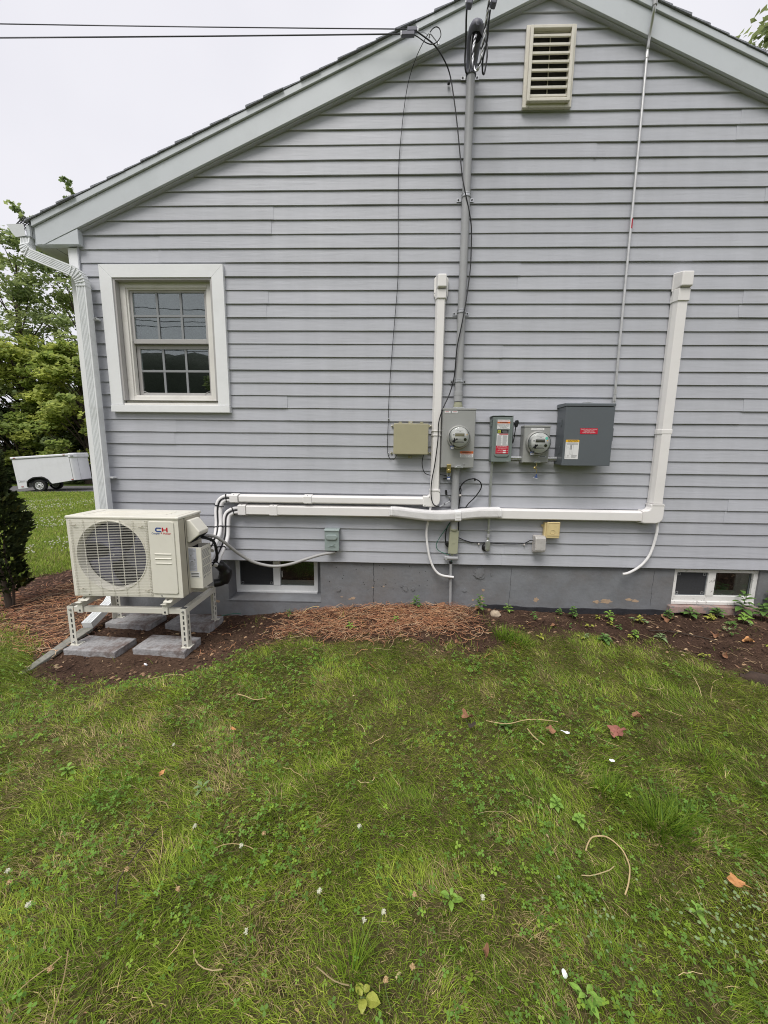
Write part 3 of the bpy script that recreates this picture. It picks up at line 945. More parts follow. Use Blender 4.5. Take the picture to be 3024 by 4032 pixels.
def base_window(x0, x1, z0, z1, y, paint, left):
    w = frame(MB(), x0, x1, z0, z1, 0.036, y, y + 0.05, 0.062, 0.026)
    wn = w.build('basement_window', paint, house, bevel=0.002)
    xm = (x0 + x1) / 2 + (0.0 if left else -0.03)
    MB().box(xm - 0.032, xm + 0.032, y - 0.004, y + 0.04, z0 + 0.064, z1 - 0.0265).build('mullion', paint, wn, bevel=0.002)
    MB().box(x0 + 0.004, x1 - 0.004, y - 0.012, y + 0.045, z0 - 0.016, z0 + 0.012).build('sill', paint, wn, bevel=0.003)
    a0, a1, b0, b1 = x0 + 0.036, xm - 0.032, xm + 0.032, x1 - 0.036
    zc0, zc1 = z0 + 0.0625, z1 - 0.0265
    frame(MB(), a0, a1, zc0, zc1, 0.007, y + 0.010, y + 0.018).build('screen_frame', 'panel', wn)
    MB().box(a0 + 0.007, a1 - 0.007, y + 0.0135, y + 0.0145, zc0 + 0.007, zc1 - 0.007).build('insect_screen', 'screen', wn)
    for cx in (a0 + 0.012, a1 - 0.034):
        for cz in (zc0 + 0.010, zc1 - 0.030):
            frame(MB(), cx, cx + 0.022, cz, cz + 0.022, 0.0025, y + 0.0105, y + 0.0135).build('corner_clip', 'pvc_grey', wn)
    MB().box(b0, b1, y + 0.020, y + 0.023, zc0, zc1).build('pane', 'glass_low', wn)
    r = MB()
    r.box(x0 + 0.01, x1 - 0.01, y + 0.9, y + 0.92, z0 - 0.3, z1)
    r.box(x0 - 0.01, x0 + 0.005, y + 0.052, y + 0.9, z0 - 0.3, z1)
    r.box(x1 - 0.005, x1 + 0.01, y + 0.052, y + 0.9, z0 - 0.3, z1)
    r.box(x0 + 0.005, x1 - 0.005, y + 0.052, y + 0.9, z0 - 0.32, z0 - 0.3)
    r.box(x0 + 0.005, x1 - 0.005, y + 0.052, y + 0.9, z1 - 0.018, z1 - 0.004)
    r.build('basement_interior', 'room', wn)
    return wn, (b0, b1, zc0, zc1)
bw, (b0, b1, c0, c1) = base_window(LX0 + 0.002, -0.720, -0.362, -0.012, 0.195, 'white_trim', True)
MB().box(b0, b1, 0.232, 0.24, c0, c0 + 0.045).build('inner_sill', 'sash', bw)
MB().box(b0 + 0.012, b0 + 0.02, 0.205, 0.214, c0 + 0.08, c0 + 0.14).build('latch', 'sash', bw)
MB().box(-0.7195, LX1, 0.2, 0.24, -0.385, -0.008).build('filler_strip', 'foundation', bw)
MB().prism([(FY - 0.004, LZ0 - 0.004), (FY - 0.004, LZ0 + 0.004), (0.19, -0.365), (0.19, LZ0 - 0.004)], LX0 + 0.001, LX1 - 0.001, 'x').build('sloped_sill', 'foundation', bw)
bw, (b0, b1, c0, c1) = base_window(RX0, RX1, -0.318, -0.018, 0.045, 'peel_paint', False)
MB().box(b0 + (b1 - b0) * 0.60, b1 - 0.016, 0.072, 0.080, c0, c1).build('inner_board', 'sash', bw)
MB().box(b0, b0 + (b1 - b0) * 0.60, 0.074, 0.082, c0, c0 + 0.045).build('inner_sill', 'sash', bw)
for q in (0.26, 0.44):
    MB().box(b0 + (b1 - b0) * q, b0 + (b1 - b0) * q + 0.005, 0.20, 0.206, c0, c1).build('inner_bar', 'pvc_grey', bw)
MB().box(b1 - 0.016, b1 - 0.011, 0.064, 0.07, c0, c1).build('pane_edge', 'panel', bw)
led = MB()
pts = [(RX0 - 0.03, -0.338), (RX1 + 0.01, -0.338), (RX1 + 0.02, -0.42), (2.9, -0.425), (2.7, -0.40), (RX0 - 0.03, -0.40)]
led.prism(pts, -0.012, 0.05)
led.build('broken_sill', 'peeled', bw, bevel=0.006)

# green garden wire lying along the foot of the wall
w_ = MB().tube([(-1.58, -0.05, -0.515), (-1.45, -0.03, -0.49), (-1.38, -0.02, -0.495)], 0.0035, n=5, sub=4).build('garden_wire', 'green_wire')
tag(w_, 'short green wire lying on the dirt by the rear right paver', 'wire')

# ================================================================== ELECTRICAL SERVICE ON THE WALL
# main conduit with its straps
t = thing('service_conduit', (0.4965, -0.045, 1.34), 'tall thick grey conduit running up the wall to the weatherhead', 'conduit')
MB().tube([(0.4965, -0.045, 1.43), (0.4965, -0.045, 3.66)], 0.0305, n=20, sub=2).build('pipe', 'pvc_grey', t, smooth_deg=50)
MB().lathe([(0.0355, 0), (0.0355, 0.06), (0.0335, 0.062), (0.0335, 0.064)], (0.4965, -0.045, 1.376), (0, 0, 1), 20).build('coupling', 'pvc_grey', t, smooth_deg=40)
MB().lathe([(0.0365, 0), (0.0365, 0.03), (0.0345, 0.032)], (0.4965, -0.045, 1.424), (0, 0, 1), 20).build('coupling', 'pvc_grey', t, smooth_deg=40)
MB().lathe([(0.036, 0), (0.036, 0.022), (0.032, 0.026), (0.032, 0.04)], (0.4965, -0.05, 1.331), (0, 0, 1), 20).build('hub', 'pvc_olive', t, smooth_deg=40)
def strap(z, x, r, w, parent, span):
    mb = MB()
    prof = []
    pts = [(x - span, -0.0135)] + [(x - r - 0.003, -0.0135)]
    arc = [(x + (r + 0.003) * math.cos(a), -0.045 - (r + 0.003) * math.sin(a)) for a in [PI - k * PI / 12 for k in range(13)]]
    pts = [(x - span, -0.003), (x - r - 0.003, -0.003)] + arc + [(x + r + 0.003, -0.003), (x + span, -0.003)]
    for i in range(len(pts) - 1):
        a, b = pts[i], pts[i + 1]
        mb.add([(a[0], a[1], z), (b[0], b[1], z), (b[0], b[1], z + w), (a[0], a[1], z + w)], [(0, 1, 2, 3)])
    o = mb.build('strap', 'galv', parent, recalc=False)
    s = o.modifiers.new('thick', 'SOLIDIFY')
    s.thickness = 0.0022
    for sx in (-1, 1):
        MB().lathe([(0.006, 0), (0.006, 0.003), (0.003, 0.004)], (x + sx * (span - 0.012), -0.0035, z + w / 2), n=8).build('screw', 'slot', o)
    for k in (0, 1):
        MB().lathe([(r + 0.0052, 0), (r + 0.0052, 0.004)], (x, -0.045, z + 0.003 + k * 0.019), (0, 0, 1), 20).build('rib', 'galv', o, smooth_deg=40)
for z in (3.655, 2.855, 2.045, 1.525):
    strap(z, 0.4965, 0.0305, 0.026, t, 0.064)

# weatherhead
t = thing('weatherhead', (0.4965, -0.045, 3.66), 'dark grey hooded weatherhead on top of the thick grey conduit', 'weatherhead')
wh = MB()
ring = []
path = [(-0.045, 3.655, 0.034, 0.034), (-0.055, 3.70, 0.038, 0.036), (-0.085, 3.745, 0.044, 0.042), (-0.135, 3.785, 0.050, 0.044), (-0.19, 3.795, 0.050, 0.040), (-0.235, 3.785, 0.040, 0.032), (-0.262, 3.770, 0.018, 0.015)]
n = 16
vs, fs = [], []
for i, (yy, zz, rx, rz) in enumerate(path):
    a = math.radians([0, 20, 45, 70, 85, 95, 100][i])
    for k in range(n):
        w = 2 * PI * k / n
        u, v = rx * math.cos(w), rz * math.sin(w)
        vs.append((0.4965 + u, yy + v * math.cos(a), zz + v * math.sin(a)))
for i in range(len(path) - 1):
    for k in range(n):
        fs.append((i * n + k, i * n + (k + 1) % n, (i + 1) * n + (k + 1) % n, (i + 1) * n + k))
fs += [tuple(range(n))[::-1], tuple((len(path) - 1) * n + k for k in range(n))]
wh.add(vs, fs)
wh.build('hood', 'weatherhead', t, smooth_deg=60)
MB().lathe([(0.037, 0), (0.037, 0.03)], (0.4965, -0.045, 3.642), (0, 0, 1), 20).build('collar', 'weatherhead', t, smooth_deg=40)
MB().lathe([(0.038, 0), (0.038, 0.004)], (0.4965, -0.185, 3.754), (0, -0.1, -1), 16).build('wire_insulator', 'dark', t)
# conductors: two black, one bare twisted neutral, each with a splice
cL = [(0.400, -0.400, 3.71), (0.402, -0.38, 3.673), (0.406, -0.36, 3.648), (0.413, -0.32, 3.598), (0.416, -0.29, 3.535), (0.423, -0.28, 3.487), (0.436, -0.27, 3.472), (0.452, -0.26, 3.501), (0.459, -0.25, 3.569), (0.459, -0.245, 3.659), (0.468, -0.22, 3.73), (0.480, -0.19, 3.77)]
tw = [(0.497, -0.195, 3.77), (0.492, -0.225, 3.73), (0.477, -0.27, 3.663), (0.468, -0.28, 3.588), (0.469, -0.29, 3.512), (0.48, -0.3, 3.469), (0.494, -0.31, 3.458), (0.507, -0.32, 3.474), (0.515, -0.33, 3.521), (0.523, -0.35, 3.591), (0.527, -0.37, 3.658), (0.534, -0.4, 3.721), (0.535, -0.43, 3.80), (0.50, -0.50, 4.1), (0.42, -0.62, 4.6)]
cR = [(0.545, -0.405, 3.70), (0.543, -0.38, 3.649), (0.545, -0.36, 3.603), (0.539, -0.34, 3.556), (0.528, -0.32, 3.507), (0.533, -0.3, 3.457), (0.546, -0.29, 3.454), (0.558, -0.28, 3.519), (0.564, -0.27, 3.595), (0.556, -0.25, 3.671), (0.530, -0.21, 3.74), (0.512, -0.19, 3.77)]
o = MB().tube(cL, 0.0058, n=8, sub=5).build('service_wire', 'black', smooth_deg=60)
tag(o, 'black service wire looping below the weatherhead from the left splice', 'wire', 'service wires at the weatherhead')
o = MB().tube(cR, 0.0058, n=8, sub=5).build('service_wire', 'black', smooth_deg=60)
tag(o, 'black service wire looping below the weatherhead from the right splice', 'wire', 'service wires at the weatherhead')
sp_ = smooth(tw, 16)
nw = thing('service_wire', tuple(tw[0]), 'bare silver twisted neutral wire drooping below the weatherhead', 'wire', 'service wires at the weatherhead')
for s in range(3):
    P = []
    acc = 0
    for i, p in enumerate(sp_):
        tt = (sp_[min(i + 1, len(sp_) - 1)] - sp_[max(i - 1, 0)]).normalized()
        a = tt.cross(Vector((0.3, 1, 0.1))).normalized()
        b = tt.cross(a)
        if i: acc += (sp_[i] - sp_[i - 1]).length
        w = acc * 2 * PI / 0.085 + s * 2 * PI / 3
        P.append(p + (a * math.cos(w) + b * math.sin(w)) * 0.0042)
    MB().tube(P, 0.0047, n=6).build('strand', ['alu_wire', 'alu_wire', 'black'][s], nw, smooth_deg=60)
for x0, x1, lab in ((0.391, 0.432, 'left'), (0.541, 0.580, 'right')):
    xm = (x0 + x1) / 2
    t = thing('splice_connector', (xm, -0.42, 3.70), 'grey %s splice cover hanging above the weatherhead loops' % lab, 'connector', 'splice covers at the weatherhead')
    MB().prism([(x0, 3.712), (x0 + 0.006, 3.700), (x1 - 0.008, 3.697), (x1, 3.72), (x1, 3.86), (x1 - 0.008, 3.875), (x0 + 0.005, 3.87), (x0, 3.855)], -0.445, -0.405).build('cover', 'splice', t, bevel=0.005)
    MB().box(x0 - 0.004, x0 + 0.004, -0.432, -0.418, 3.716, 3.86).build('clip', 'galv', t, bevel=0.001)
    s = -1 if lab == 'left' else 1
    o = MB().tube([(xm, -0.425, 3.865), (xm - 0.02, -0.50, 4.1), (xm - 0.08, -0.62, 4.6)], 0.007, n=8, sub=5).build('drop_conductor', 'drop_wire', smooth_deg=60)
    tag(o, 'dark drop conductor rising out of the %s splice cover' % lab, 'wire', 'drop conductors above the splices')

# communication drops from the street, clamps, coax, thin wire
def drop(z0, z1, y1, sag, r, label, off):
    r = r * 0.78
    pts = []
    for k in range(25):
        q = k / 24
        x = 0.03 + (-34 - 0.03) * q
        pts.append((x, -0.12 + (y1 + 0.12) * q, z0 + off * q + (z1 - z0) * q - sag * 4 * q * (1 - q)))
    o = MB().tube(pts, r, n=6, sub=2).build('aerial_cable', 'drop_wire', smooth_deg=60)
    return tag(o, label, 'cable', 'aerial cables from the street')
drop(3.868, 6.30, -0.12, 0.40, 0.0045, 'upper aerial cable crossing the sky to the gable clamp', 0)
drop(3.840, 5.25, -0.12, 0.30, 0.0058, 'lower aerial cable crossing the sky to the gable clamp', 0)
t = thing('drop_clamp', (0.068, -0.12, 3.863), 'upper grey wedge clamp at the rake board holding an aerial cable', 'clamp')
MB().box(0.034, 0.103, -0.132, -0.108, 3.851, 3.875).build('body', 'splice', t, bevel=0.003)
MB().box(0.104, 0.110, -0.130, -0.110, 3.848, 3.878).build('end_plate', 'galv', t, bevel=0.001)
MB().tube([(0.105, -0.12, 3.855), (0.135, -0.115, 3.853), (0.165, -0.10, 3.858), (0.185, -0.08, 3.852)], 0.0022, n=6, sub=4).build('bail_wire', 'galv', t)
t = thing('drop_clamp', (0.04, -0.12, 3.838), 'lower dark wedge clamp at the rake board holding an aerial cable', 'clamp')
MB().box(-0.006, 0.084, -0.133, -0.107, 3.826, 3.849).build('body', 'splice', t, bevel=0.003)
MB().box(-0.012, -0.006, -0.131, -0.109, 3.823, 3.852).build('end_plate', 'galv', t, bevel=0.001)
t = thing('wire_hook', (0.22, -0.046, 3.853), 'small screw hook in the rake board beside the cable clamps', 'hook')
MB().tube([(0.255, -0.045, 3.846), (0.225, -0.075, 3.850), (0.200, -0.10, 3.852), (0.188, -0.105, 3.846), (0.192, -0.09, 3.840)], 0.0038, n=7, sub=4).build('shank', 'galv', t, smooth_deg=60)
MB().lathe([(0.009, 0), (0.009, 0.003)], (0.256, -0.0465, 3.846), n=10).build('washer', 'galv', t)
o = MB().tube([(0.08, -0.12, 3.834), (0.106, -0.12, 3.822), (0.145, -0.12, 3.798), (0.171, -0.12, 3.784), (0.205, -0.12, 3.776), (0.239, -0.12, 3.788), (0.261, -0.12, 3.813), (0.267, -0.12, 3.834), (0.257, -0.12, 3.865), (0.236, -0.12, 3.878), (0.211, -0.12, 3.869), (0.191, -0.11, 3.855)], 0.0033, n=7, sub=5).build('loose_cable', 'black', smooth_deg=60)
tag(o, 'thin black cable curled in a loop around the screw hook', 'cable')
coax = [(0.105, -0.12, 3.850), (0.217, -0.11, 3.786), (0.289, -0.09, 3.72), (0.345, -0.05, 3.652), (0.381, -0.05, 3.497), (0.411, -0.06, 3.315), (0.451, -0.078, 3.02), (0.475, -0.088, 2.896), (0.521, -0.066, 2.753), (0.545, -0.05, 2.647), (0.551, -0.045, 2.50), (0.55, -0.05, 2.381), (0.538, -0.066, 2.255), (0.517, -0.085, 2.092), (0.491, -0.092, 1.931), (0.466, -0.084, 1.781), (0.460, -0.065, 1.63), (0.452, -0.05, 1.538), (0.423, -0.05, 1.431), (0.372, -0.085, 1.318), (0.341, -0.09, 1.206), (0.339, -0.09, 1.072), (0.32, -0.09, 0.874), (0.299, -0.09, 0.736), (0.297, -0.09, 0.621), (0.318, -0.088, 0.544), (0.367, -0.055, 0.517), (0.408, -0.032, 0.532), (0.468, -0.03, 0.566)]
t = thing('coax_cable', (0.105, -0.12, 3.85), 'long black coax cable wandering down beside the thick conduit', 'cable')
MB().tube(coax, 0.0046, n=8, sub=6).build('jacket', 'black', t, smooth_deg=60)
MB().tube([(0.372, -0.052, 0.518), (0.408, -0.032, 0.532)], 0.0075, n=8).build('connector', 'galv', t)
MB().tube([(0.425, -0.032, 0.541), (0.462, -0.03, 0.562)], 0.0065, n=8).build('connector', 'galv', t)
MB().box(0.334, 0.352, -0.020, -0.001, 3.622, 3.640).build('clip', 'black_plastic', t, bevel=0.003)
thin = [(0.190, -0.105, 3.851), (0.168, -0.11, 3.831), (0.096, -0.07, 3.732), (0.041, -0.025, 3.593), (0.005, -0.012, 3.328), (-0.013, -0.012, 3.055), (-0.009, -0.012, 2.669), (-0.005, -0.012, 2.396), (-0.010, -0.012, 2.226), (-0.026, -0.012, 2.013), (-0.042, -0.012, 1.795), (-0.056, -0.012, 1.572), (-0.067, -0.012, 1.327), (-0.067, -0.012, 1.238), (-0.072, -0.012, 1.07), (-0.069, -0.012, 0.957), (-0.04, -0.015, 0.904), (-0.01, -0.03, 0.915), (0.006, -0.04, 0.945)]
t = thing('thin_wire', (0.0, -0.012, 2.4), 'thin dark wire hanging straight down the siding to the beige box', 'wire')
MB().tube(thin, 0.0024, n=6, sub=5).build('wire', 'black', t, smooth_deg=60)
for z in (1.238, 0.962):
    MB().ball((-0.064, -0.008, z), 0.007, 8, 6).build('clip', 'galv', t, smooth_deg=80)
o = MB().tube([(0.229, -0.04, 0.95), (0.22, -0.025, 0.884), (0.232, -0.022, 0.821), (0.258, -0.022, 0.789), (0.32, -0.02, 0.776), (0.375, -0.02, 0.785), (0.46, -0.02, 0.770)], 0.0032, n=6, sub=5).build('loose_cable', 'black', smooth_deg=60)
tag(o, 'short black wire curving out below the beige box behind the white duct', 'cable')

# beige junction box
t = thing('junction_box', (0.12, 0, 0.95), 'square beige plastic junction box left of the white vertical duct', 'box')
MB().box(-0.016, 0.256, -0.062, 0.0, 0.957, 1.195).build('body', 'jbox', t, bevel=0.006)
MB().box(-0.022, 0.262, -0.080, -0.0625, 0.950, 1.199).build('cover', 'jbox', t, bevel=0.006)
for x in (0.032, 0.205):
    MB().prism([(x - 0.017, 1.1995), (x + 0.017, 1.1995), (x + 0.008, 1.213), (x - 0.008, 1.213)], -0.075, -0.03).build('latch', 'jbox', t, bevel=0.002)
for x, z in ((-0.036, 1.184), (0.286, 1.185), (-0.041, 0.962), (0.283, 0.963), (0.122, 1.211), (0.125, 0.929)):
    w = 0.016
    m_ = MB().box(min(x, max(x - w, -0.03)) - 0.006, x + 0.012, -0.006, -0.0005, z - 0.010, z + 0.010).build('mounting_tab', 'jbox', t, bevel=0.002)
    MB().lathe([(0.0055, 0), (0.0055, 0.004), (0.003, 0.005)], (x, -0.006, z), n=8).build('screw', 'galv', m_)

# meters
def meter(name, label, x0, x1, z0, z1, depth, cx, cz, rr, lcd, cap, teal):
    t = thing(name, ((x0 + x1) / 2, 0, z0), label, 'electric meter')
    MB().box(x0, x1, -depth + 0.004, 0.0, z0, z1).build('enclosure', 'meter_box', t, bevel=0.003)
    MB().box(x0 - 0.002, x1 + 0.002, -depth - 0.002, 0.0, z1 + 0.0005, z1 + 0.014).build('rain_cap', 'meter_box', t, bevel=0.002)
    MB().box(x0 + 0.004, x1 - 0.004, -depth, -depth + 0.0035, z0 + 0.004, z1 - 0.004).build('cover', 'meter_box', t, bevel=0.002)
    yb = -depth
    MB().lathe([(rr, 0), (rr, 0.010), (rr - 0.004, 0.020), (rr - 0.009, 0.026), (rr - 0.012, 0.026), (rr - 0.012, 0.001)], (cx, yb, cz), n=48, loop=True).build('ring', 'meter_ring', t, smooth_deg=35)
    g = MB().lathe([(rr - 0.014, 0.012), (rr - 0.0155, 0.060), (rr - 0.019, 0.078), (rr - 0.026, 0.084), (0.001, 0.086)], (cx, yb, cz), n=48, cap=False).build('glass_dome', 'meter_glass', t, smooth_deg=50)
    fy = yb - 0.062
    MB().lathe([(rr - 0.017, 0.004), (rr - 0.017, 0.050), (rr - 0.020, 0.0618)], (cx, yb, cz), n=48).build('register_drum', 'meter_face', t, smooth_deg=35)
    fc = MB().lathe([(rr - 0.020, 0.0), (rr - 0.020, 0.001)], (cx, fy + 0.0004, cz), n=48).build('dial_face', 'meter_face', t)
    yy = fy - 0.0014
    plate('display', cx - 0.037, cx + 0.037, cz + 0.004, cz + 0.028, yy + 0.001, lcd, t)
    plate('display_rim', cx - 0.041, cx + 0.041, cz + 0.0, cz + 0.032, yy + 0.0018, 'st_white', t)
    rects = [(cx - 0.03, cx + 0.03, cz + 0.036, cz + 0.0372), (cx - 0.026, cx + 0.026, cz + 0.048, cz + 0.0492), (cx - 0.022, cx + 0.026, cz - 0.038, cz - 0.0355), (cx - 0.042, cx + 0.034, cz - 0.0455, cz - 0.041),
             (cx - 0.02, cx + 0.02, cz - 0.056, cz - 0.0547), (cx - 0.055, cx - 0.041, cz + 0.012, cz + 0.021), (cx - 0.014, cx + 0.012, cz - 0.0165, cz - 0.0152), (cx - 0.014, cx + 0.012, cz - 0.023, cz - 0.0217)]
    print_lines(rects, yy, 'ink_grey', t)
    MB().lathe([(0.012, 0), (0.011, 0.001)], (cx + 0.044, yy, cz - 0.02), n=16).build('port', 'lcd_dark', t)
    MB().lathe([(0.007, 0), (0.006, 0.001)], (cx - 0.022, yy, cz - 0.018), n=12).build('port', 'ink', t)
    plate('rating_mark', cx + 0.052, cx + 0.060, cz + 0.014, cz + 0.022, yy + 0.001, 'st_yellow', t)
    text('kWh', 0.008, cx + 0.002, yy, cz + 0.042, 'ink', t)
    if teal:
        MB().lathe([(0.011, 0), (0.011, 0.0008)], (cx + 0.048, yy, cz + 0.036), n=16).build('dot_sticker', 'st_teal', t)
    # seal through the ring
    s = MB().prism([(cx - 0.062, cz - 0.035), (cx - 0.05, cz - 0.022), (cx - 0.044, cz - 0.034), (cx - 0.036, cz - 0.026), (cx - 0.042, cz - 0.016), (cx - 0.038, cz - 0.044), (cx - 0.05, cz - 0.046)], yb - 0.095, yb - 0.078).build('seal_clip', 'black_plastic', t, bevel=0.002)
    MB().tube([(cx - 0.050, yb - 0.088, cz - 0.043), (cx - 0.058, yb - 0.06, cz - 0.06), (cx - 0.054, yb - 0.05, cz - 0.07)], 0.0015, n=5).build('seal_wire', 'galv', t)
    sl = plate('seal_tag', cx - 0.068, cx - 0.040, cz - 0.096, cz - 0.068, yb - 0.045, 'tag_blue', t, 0.003, 0.005)
    plate('seal_label', cx - 0.0655, cx - 0.0425, cz - 0.092, cz - 0.078, yb - 0.0505, 'st_white', t, 0.0, 0.0008)
    print_lines([(cx - 0.063, cx - 0.045, cz - 0.0875, cz - 0.083)], yb - 0.052, 'ink', t)
    return t
mt = meter('electric_meter', 'larger electric meter box in grey enamel directly under the thick conduit', 0.371, 0.633, 0.846, 1.304, 0.110, 0.501, 1.092, 0.094, 'lcd', True, False)
yy = -0.1105
st = plate('rating_sticker', 0.384, 0.486, 1.279, 1.299, yy, 'st_white', mt, 0.003)
print_lines([(0.389, 0.417, 1.2905, 1.293), (0.450, 0.480, 1.2905, 1.293)], yy - 0.0016, 'ink_red', st)
print_lines([(0.389, 0.42, 1.285, 1.2865), (0.45, 0.478, 1.285, 1.2865), (0.430, 0.443, 1.281, 1.297)], yy - 0.0016, 'ink_grey', st)
st = plate('warning_sticker', 0.519, 0.625, 0.932, 0.981, yy, 'st_white', mt)
plate('orange_band', 0.519, 0.625, 0.9625, 0.981, yy - 0.0013, 'st_orange', st, 0, 0.0005)
text('\u26A0 WARNING'.replace('\u26A0 ', ''), 0.0155, 0.572, yy - 0.0022, 0.9717, 'ink', st, bold=0.0004)
text('DUAL POWER SUPPLY', 0.0085, 0.572, yy - 0.0017, 0.957, 'ink_red', st, bold=0.0002)
text('SOURCES: UTILITY GRID\nPHOTOVOLTAIC SYSTEM', 0.0078, 0.572, yy - 0.0017, 0.943, 'ink', st, line=1.2)
MB().lathe([(0.008, 0), (0.008, 0.0015), (0.006, 0.0035)], (0.553, yy, 0.878), n=12).build('knockout', 'meter_box', mt)
MB().prism([(0.478, 0.853), (0.505, 0.866), (0.530, 0.864), (0.545, 0.853), (0.545, 0.846), (0.478, 0.846)], yy - 0.014, yy + 0.0002).build('hasp', 'galv', mt, bevel=0.002)
MB().box(0.49, 0.60, -0.008, 0, 1.3185, 1.323).build('top_flange', 'galv', mt)
MB().box(0.455, 0.545, -0.085, -0.01, 1.3185, 1.3305).build('hub_plate', 'galv', mt, bevel=0.002)
# barrel lock
t = thing('padlock', (0.432, -0.115, 0.84), 'brass lock hanging at the lower left of the larger meter box', 'padlock')
MB().box(0.414, 0.449, -0.128, -0.1125, 0.805, 0.875).build('body', 'brass', t, bevel=0.004)
MB().lathe([(0.013, 0), (0.013, 0.006), (0.009, 0.008)], (0.432, -0.1285, 0.822), n=16).build('keyway', 'brass', t)
MB().tube([(0.421, -0.12, 0.806), (0.420, -0.12, 0.785), (0.432, -0.12, 0.776), (0.444, -0.12, 0.785), (0.443, -0.12, 0.806)], 0.003, n=6, sub=3).build('shackle', 'galv', t)
plate('seal_tag', 0.420, 0.446, 0.748, 0.775, -0.118, 'tag_blue', t, 0.003, 0.004)
plate('seal_label', 0.423, 0.443, 0.752, 0.764, -0.1225, 'st_white', t, 0, 0.0006)
o = MB().prism([(0.398, 0.745), (0.43, 0.748), (0.432, 0.756), (0.40, 0.754)], -0.016, -0.004).build('cable_clip', 'black_plastic', bevel=0.002)
tag(o, 'black cable clip on the siding below the brass lock', 'clip', 'black clips beside the conduit')
o = MB().prism([(0.424, 0.615), (0.440, 0.612), (0.437, 0.655), (0.422, 0.655)], -0.016, -0.004).build('cable_clip', 'black_plastic', bevel=0.002)
tag(o, 'black cable clip on the siding left of the lower conduit', 'clip', 'black clips beside the conduit')
o = MB().box(0.452, 0.468, -0.02, -0.002, 0.586, 0.60).build('cable_clip', 'galv', bevel=0.002)
tag(o, 'tiny metal clip beside the end of the black coax cable', 'clip')

# lower conduit, pvc box, grounding bridge, ground conduit
t = thing('lower_conduit', (0.503, -0.045, 0.31), 'grey conduit between the larger meter and the olive box', 'conduit')
MB().tube([(0.5005, -0.045, 0.845), (0.503, -0.045, 0.33)], 0.0315, n=20).build('pipe', 'pvc_grey', t, smooth_deg=50)
MB().lathe([(0.036, 0), (0.036, 0.02), (0.033, 0.022)], (0.5003, -0.045, 0.823), (0, 0, 1), 20).build('coupling', 'pvc_grey', t, smooth_deg=40)
MB().lathe([(0.035, 0), (0.035, 0.03), (0.032, 0.034)], (0.503, -0.04, 0.318), (0, 0, 1), 20).build('coupling', 'pvc_olive', t, smooth_deg=40)
t = thing('pull_box', (0.50, 0, 0.11), 'olive plastic pull box at the bottom of the lower conduit', 'box')
MB().prism([(0.470, 0.318), (0.540, 0.318), (0.537, 0.115), (0.462, 0.115)], -0.050, 0.0).build('body', 'pvc_olive', t, bevel=0.006)
MB().prism([(0.470, 0.314), (0.545, 0.314), (0.541, 0.108), (0.460, 0.111)], -0.060, -0.0505).build('cover', 'pvc_olive', t, bevel=0.004)
MB().lathe([(0.008, 0), (0.0075, 0.003)], (0.502, -0.0605, 0.208), n=14).build('knockout', 'pvc_olive', t)
for x, z in ((0.478, 0.305), (0.536, 0.304), (0.468, 0.12), (0.532, 0.118)):
    MB().lathe([(0.004, 0), (0.003, 0.002)], (x, -0.0605, z), n=8).build('screw', 'galv', t)
MB().lathe([(0.018, 0), (0.018, 0.02)], (0.499, -0.03, 0.092), (0, 0, 1), 14).build('hub', 'galv', t)
t = thing('grounding_bridge', (0.485, -0.03, 0.07), 'small grey horizontal bonding bridge under the olive box', 'bonding bridge')
MB().tube([(0.432, -0.035, 0.069), (0.548, -0.035, 0.067)], 0.019, n=16).build('body', 'pvc_grey', t, smooth_deg=50, bevel=0.003)
MB().lathe([(0.014, 0), (0.013, 0.010)], (0.446, -0.05, 0.069), n=12).build('screw_cap', 'pvc_grey', t)
MB().tube([(0.452, -0.035, 0.088), (0.452, -0.035, 0.10)], 0.005, n=8).build('lug', 'galv', t)
t = thing('ground_conduit', (0.5, 0.005, -0.42), 'thin grey pipe running down the foundation into the mulch', 'conduit')
MB().tube([(0.494, -0.012, 0.018), (0.499, -0.008, -0.16), (0.506, -0.002, -0.44)], 0.0125, n=12).build('pipe', 'pvc_grey', t, smooth_deg=50)
MB().lathe([(0.0145, 0), (0.0145, 0.016)], (0.494, -0.012, 0.012), (0, 0, 1), 12).build('bushing', 'black_plastic', t)
MB().box(0.478, 0.522, -0.024, 0.028, -0.112, -0.098).build('strap', 'galv', t, bevel=0.002)
o = MB().tube([(0.470, -0.05, 0.38), (0.464, -0.045, 0.367), (0.412, -0.035, 0.287), (0.369, -0.03, 0.21), (0.361, -0.03, 0.163), (0.39, -0.03, 0.125), (0.437, -0.035, 0.107), (0.452, -0.035, 0.098), (0.47, -0.04, 0.10)], 0.0032, n=6, sub=6).build('ground_wire', 'green_wire', smooth_deg=60)
tag(o, 'thin green ground wire bowing out left of the olive box', 'wire')
o = MB().tube([(0.494, -0.013, 0.05), (0.497, -0.02, 0.035), (0.494, -0.012, 0.02)], 0.003, n=6, sub=4).build('ground_wire', 'green_wire', smooth_deg=60)
tag(o, 'short green wire entering the thin foundation pipe', 'wire')
o = MB().tube([(0.472, -0.03, 0.38), (0.45, -0.03, 0.34), (0.437, -0.03, 0.28), (0.438, -0.03, 0.22), (0.448, -0.03, 0.18)], 0.0052, n=7, sub=5).build('loose_cable', 'black', smooth_deg=60)
tag(o, 'thick black cable dropping behind the left edge of the olive box', 'cable')
o = MB().prism([(0.438, 0.205), (0.458, 0.215), (0.460, 0.160), (0.446, 0.17), (0.434, 0.185)], -0.05, -0.01).build('cable_plug', 'black_plastic', bevel=0.004)
tag(o, 'small black plug tucked against the left side of the olive box', 'plug')
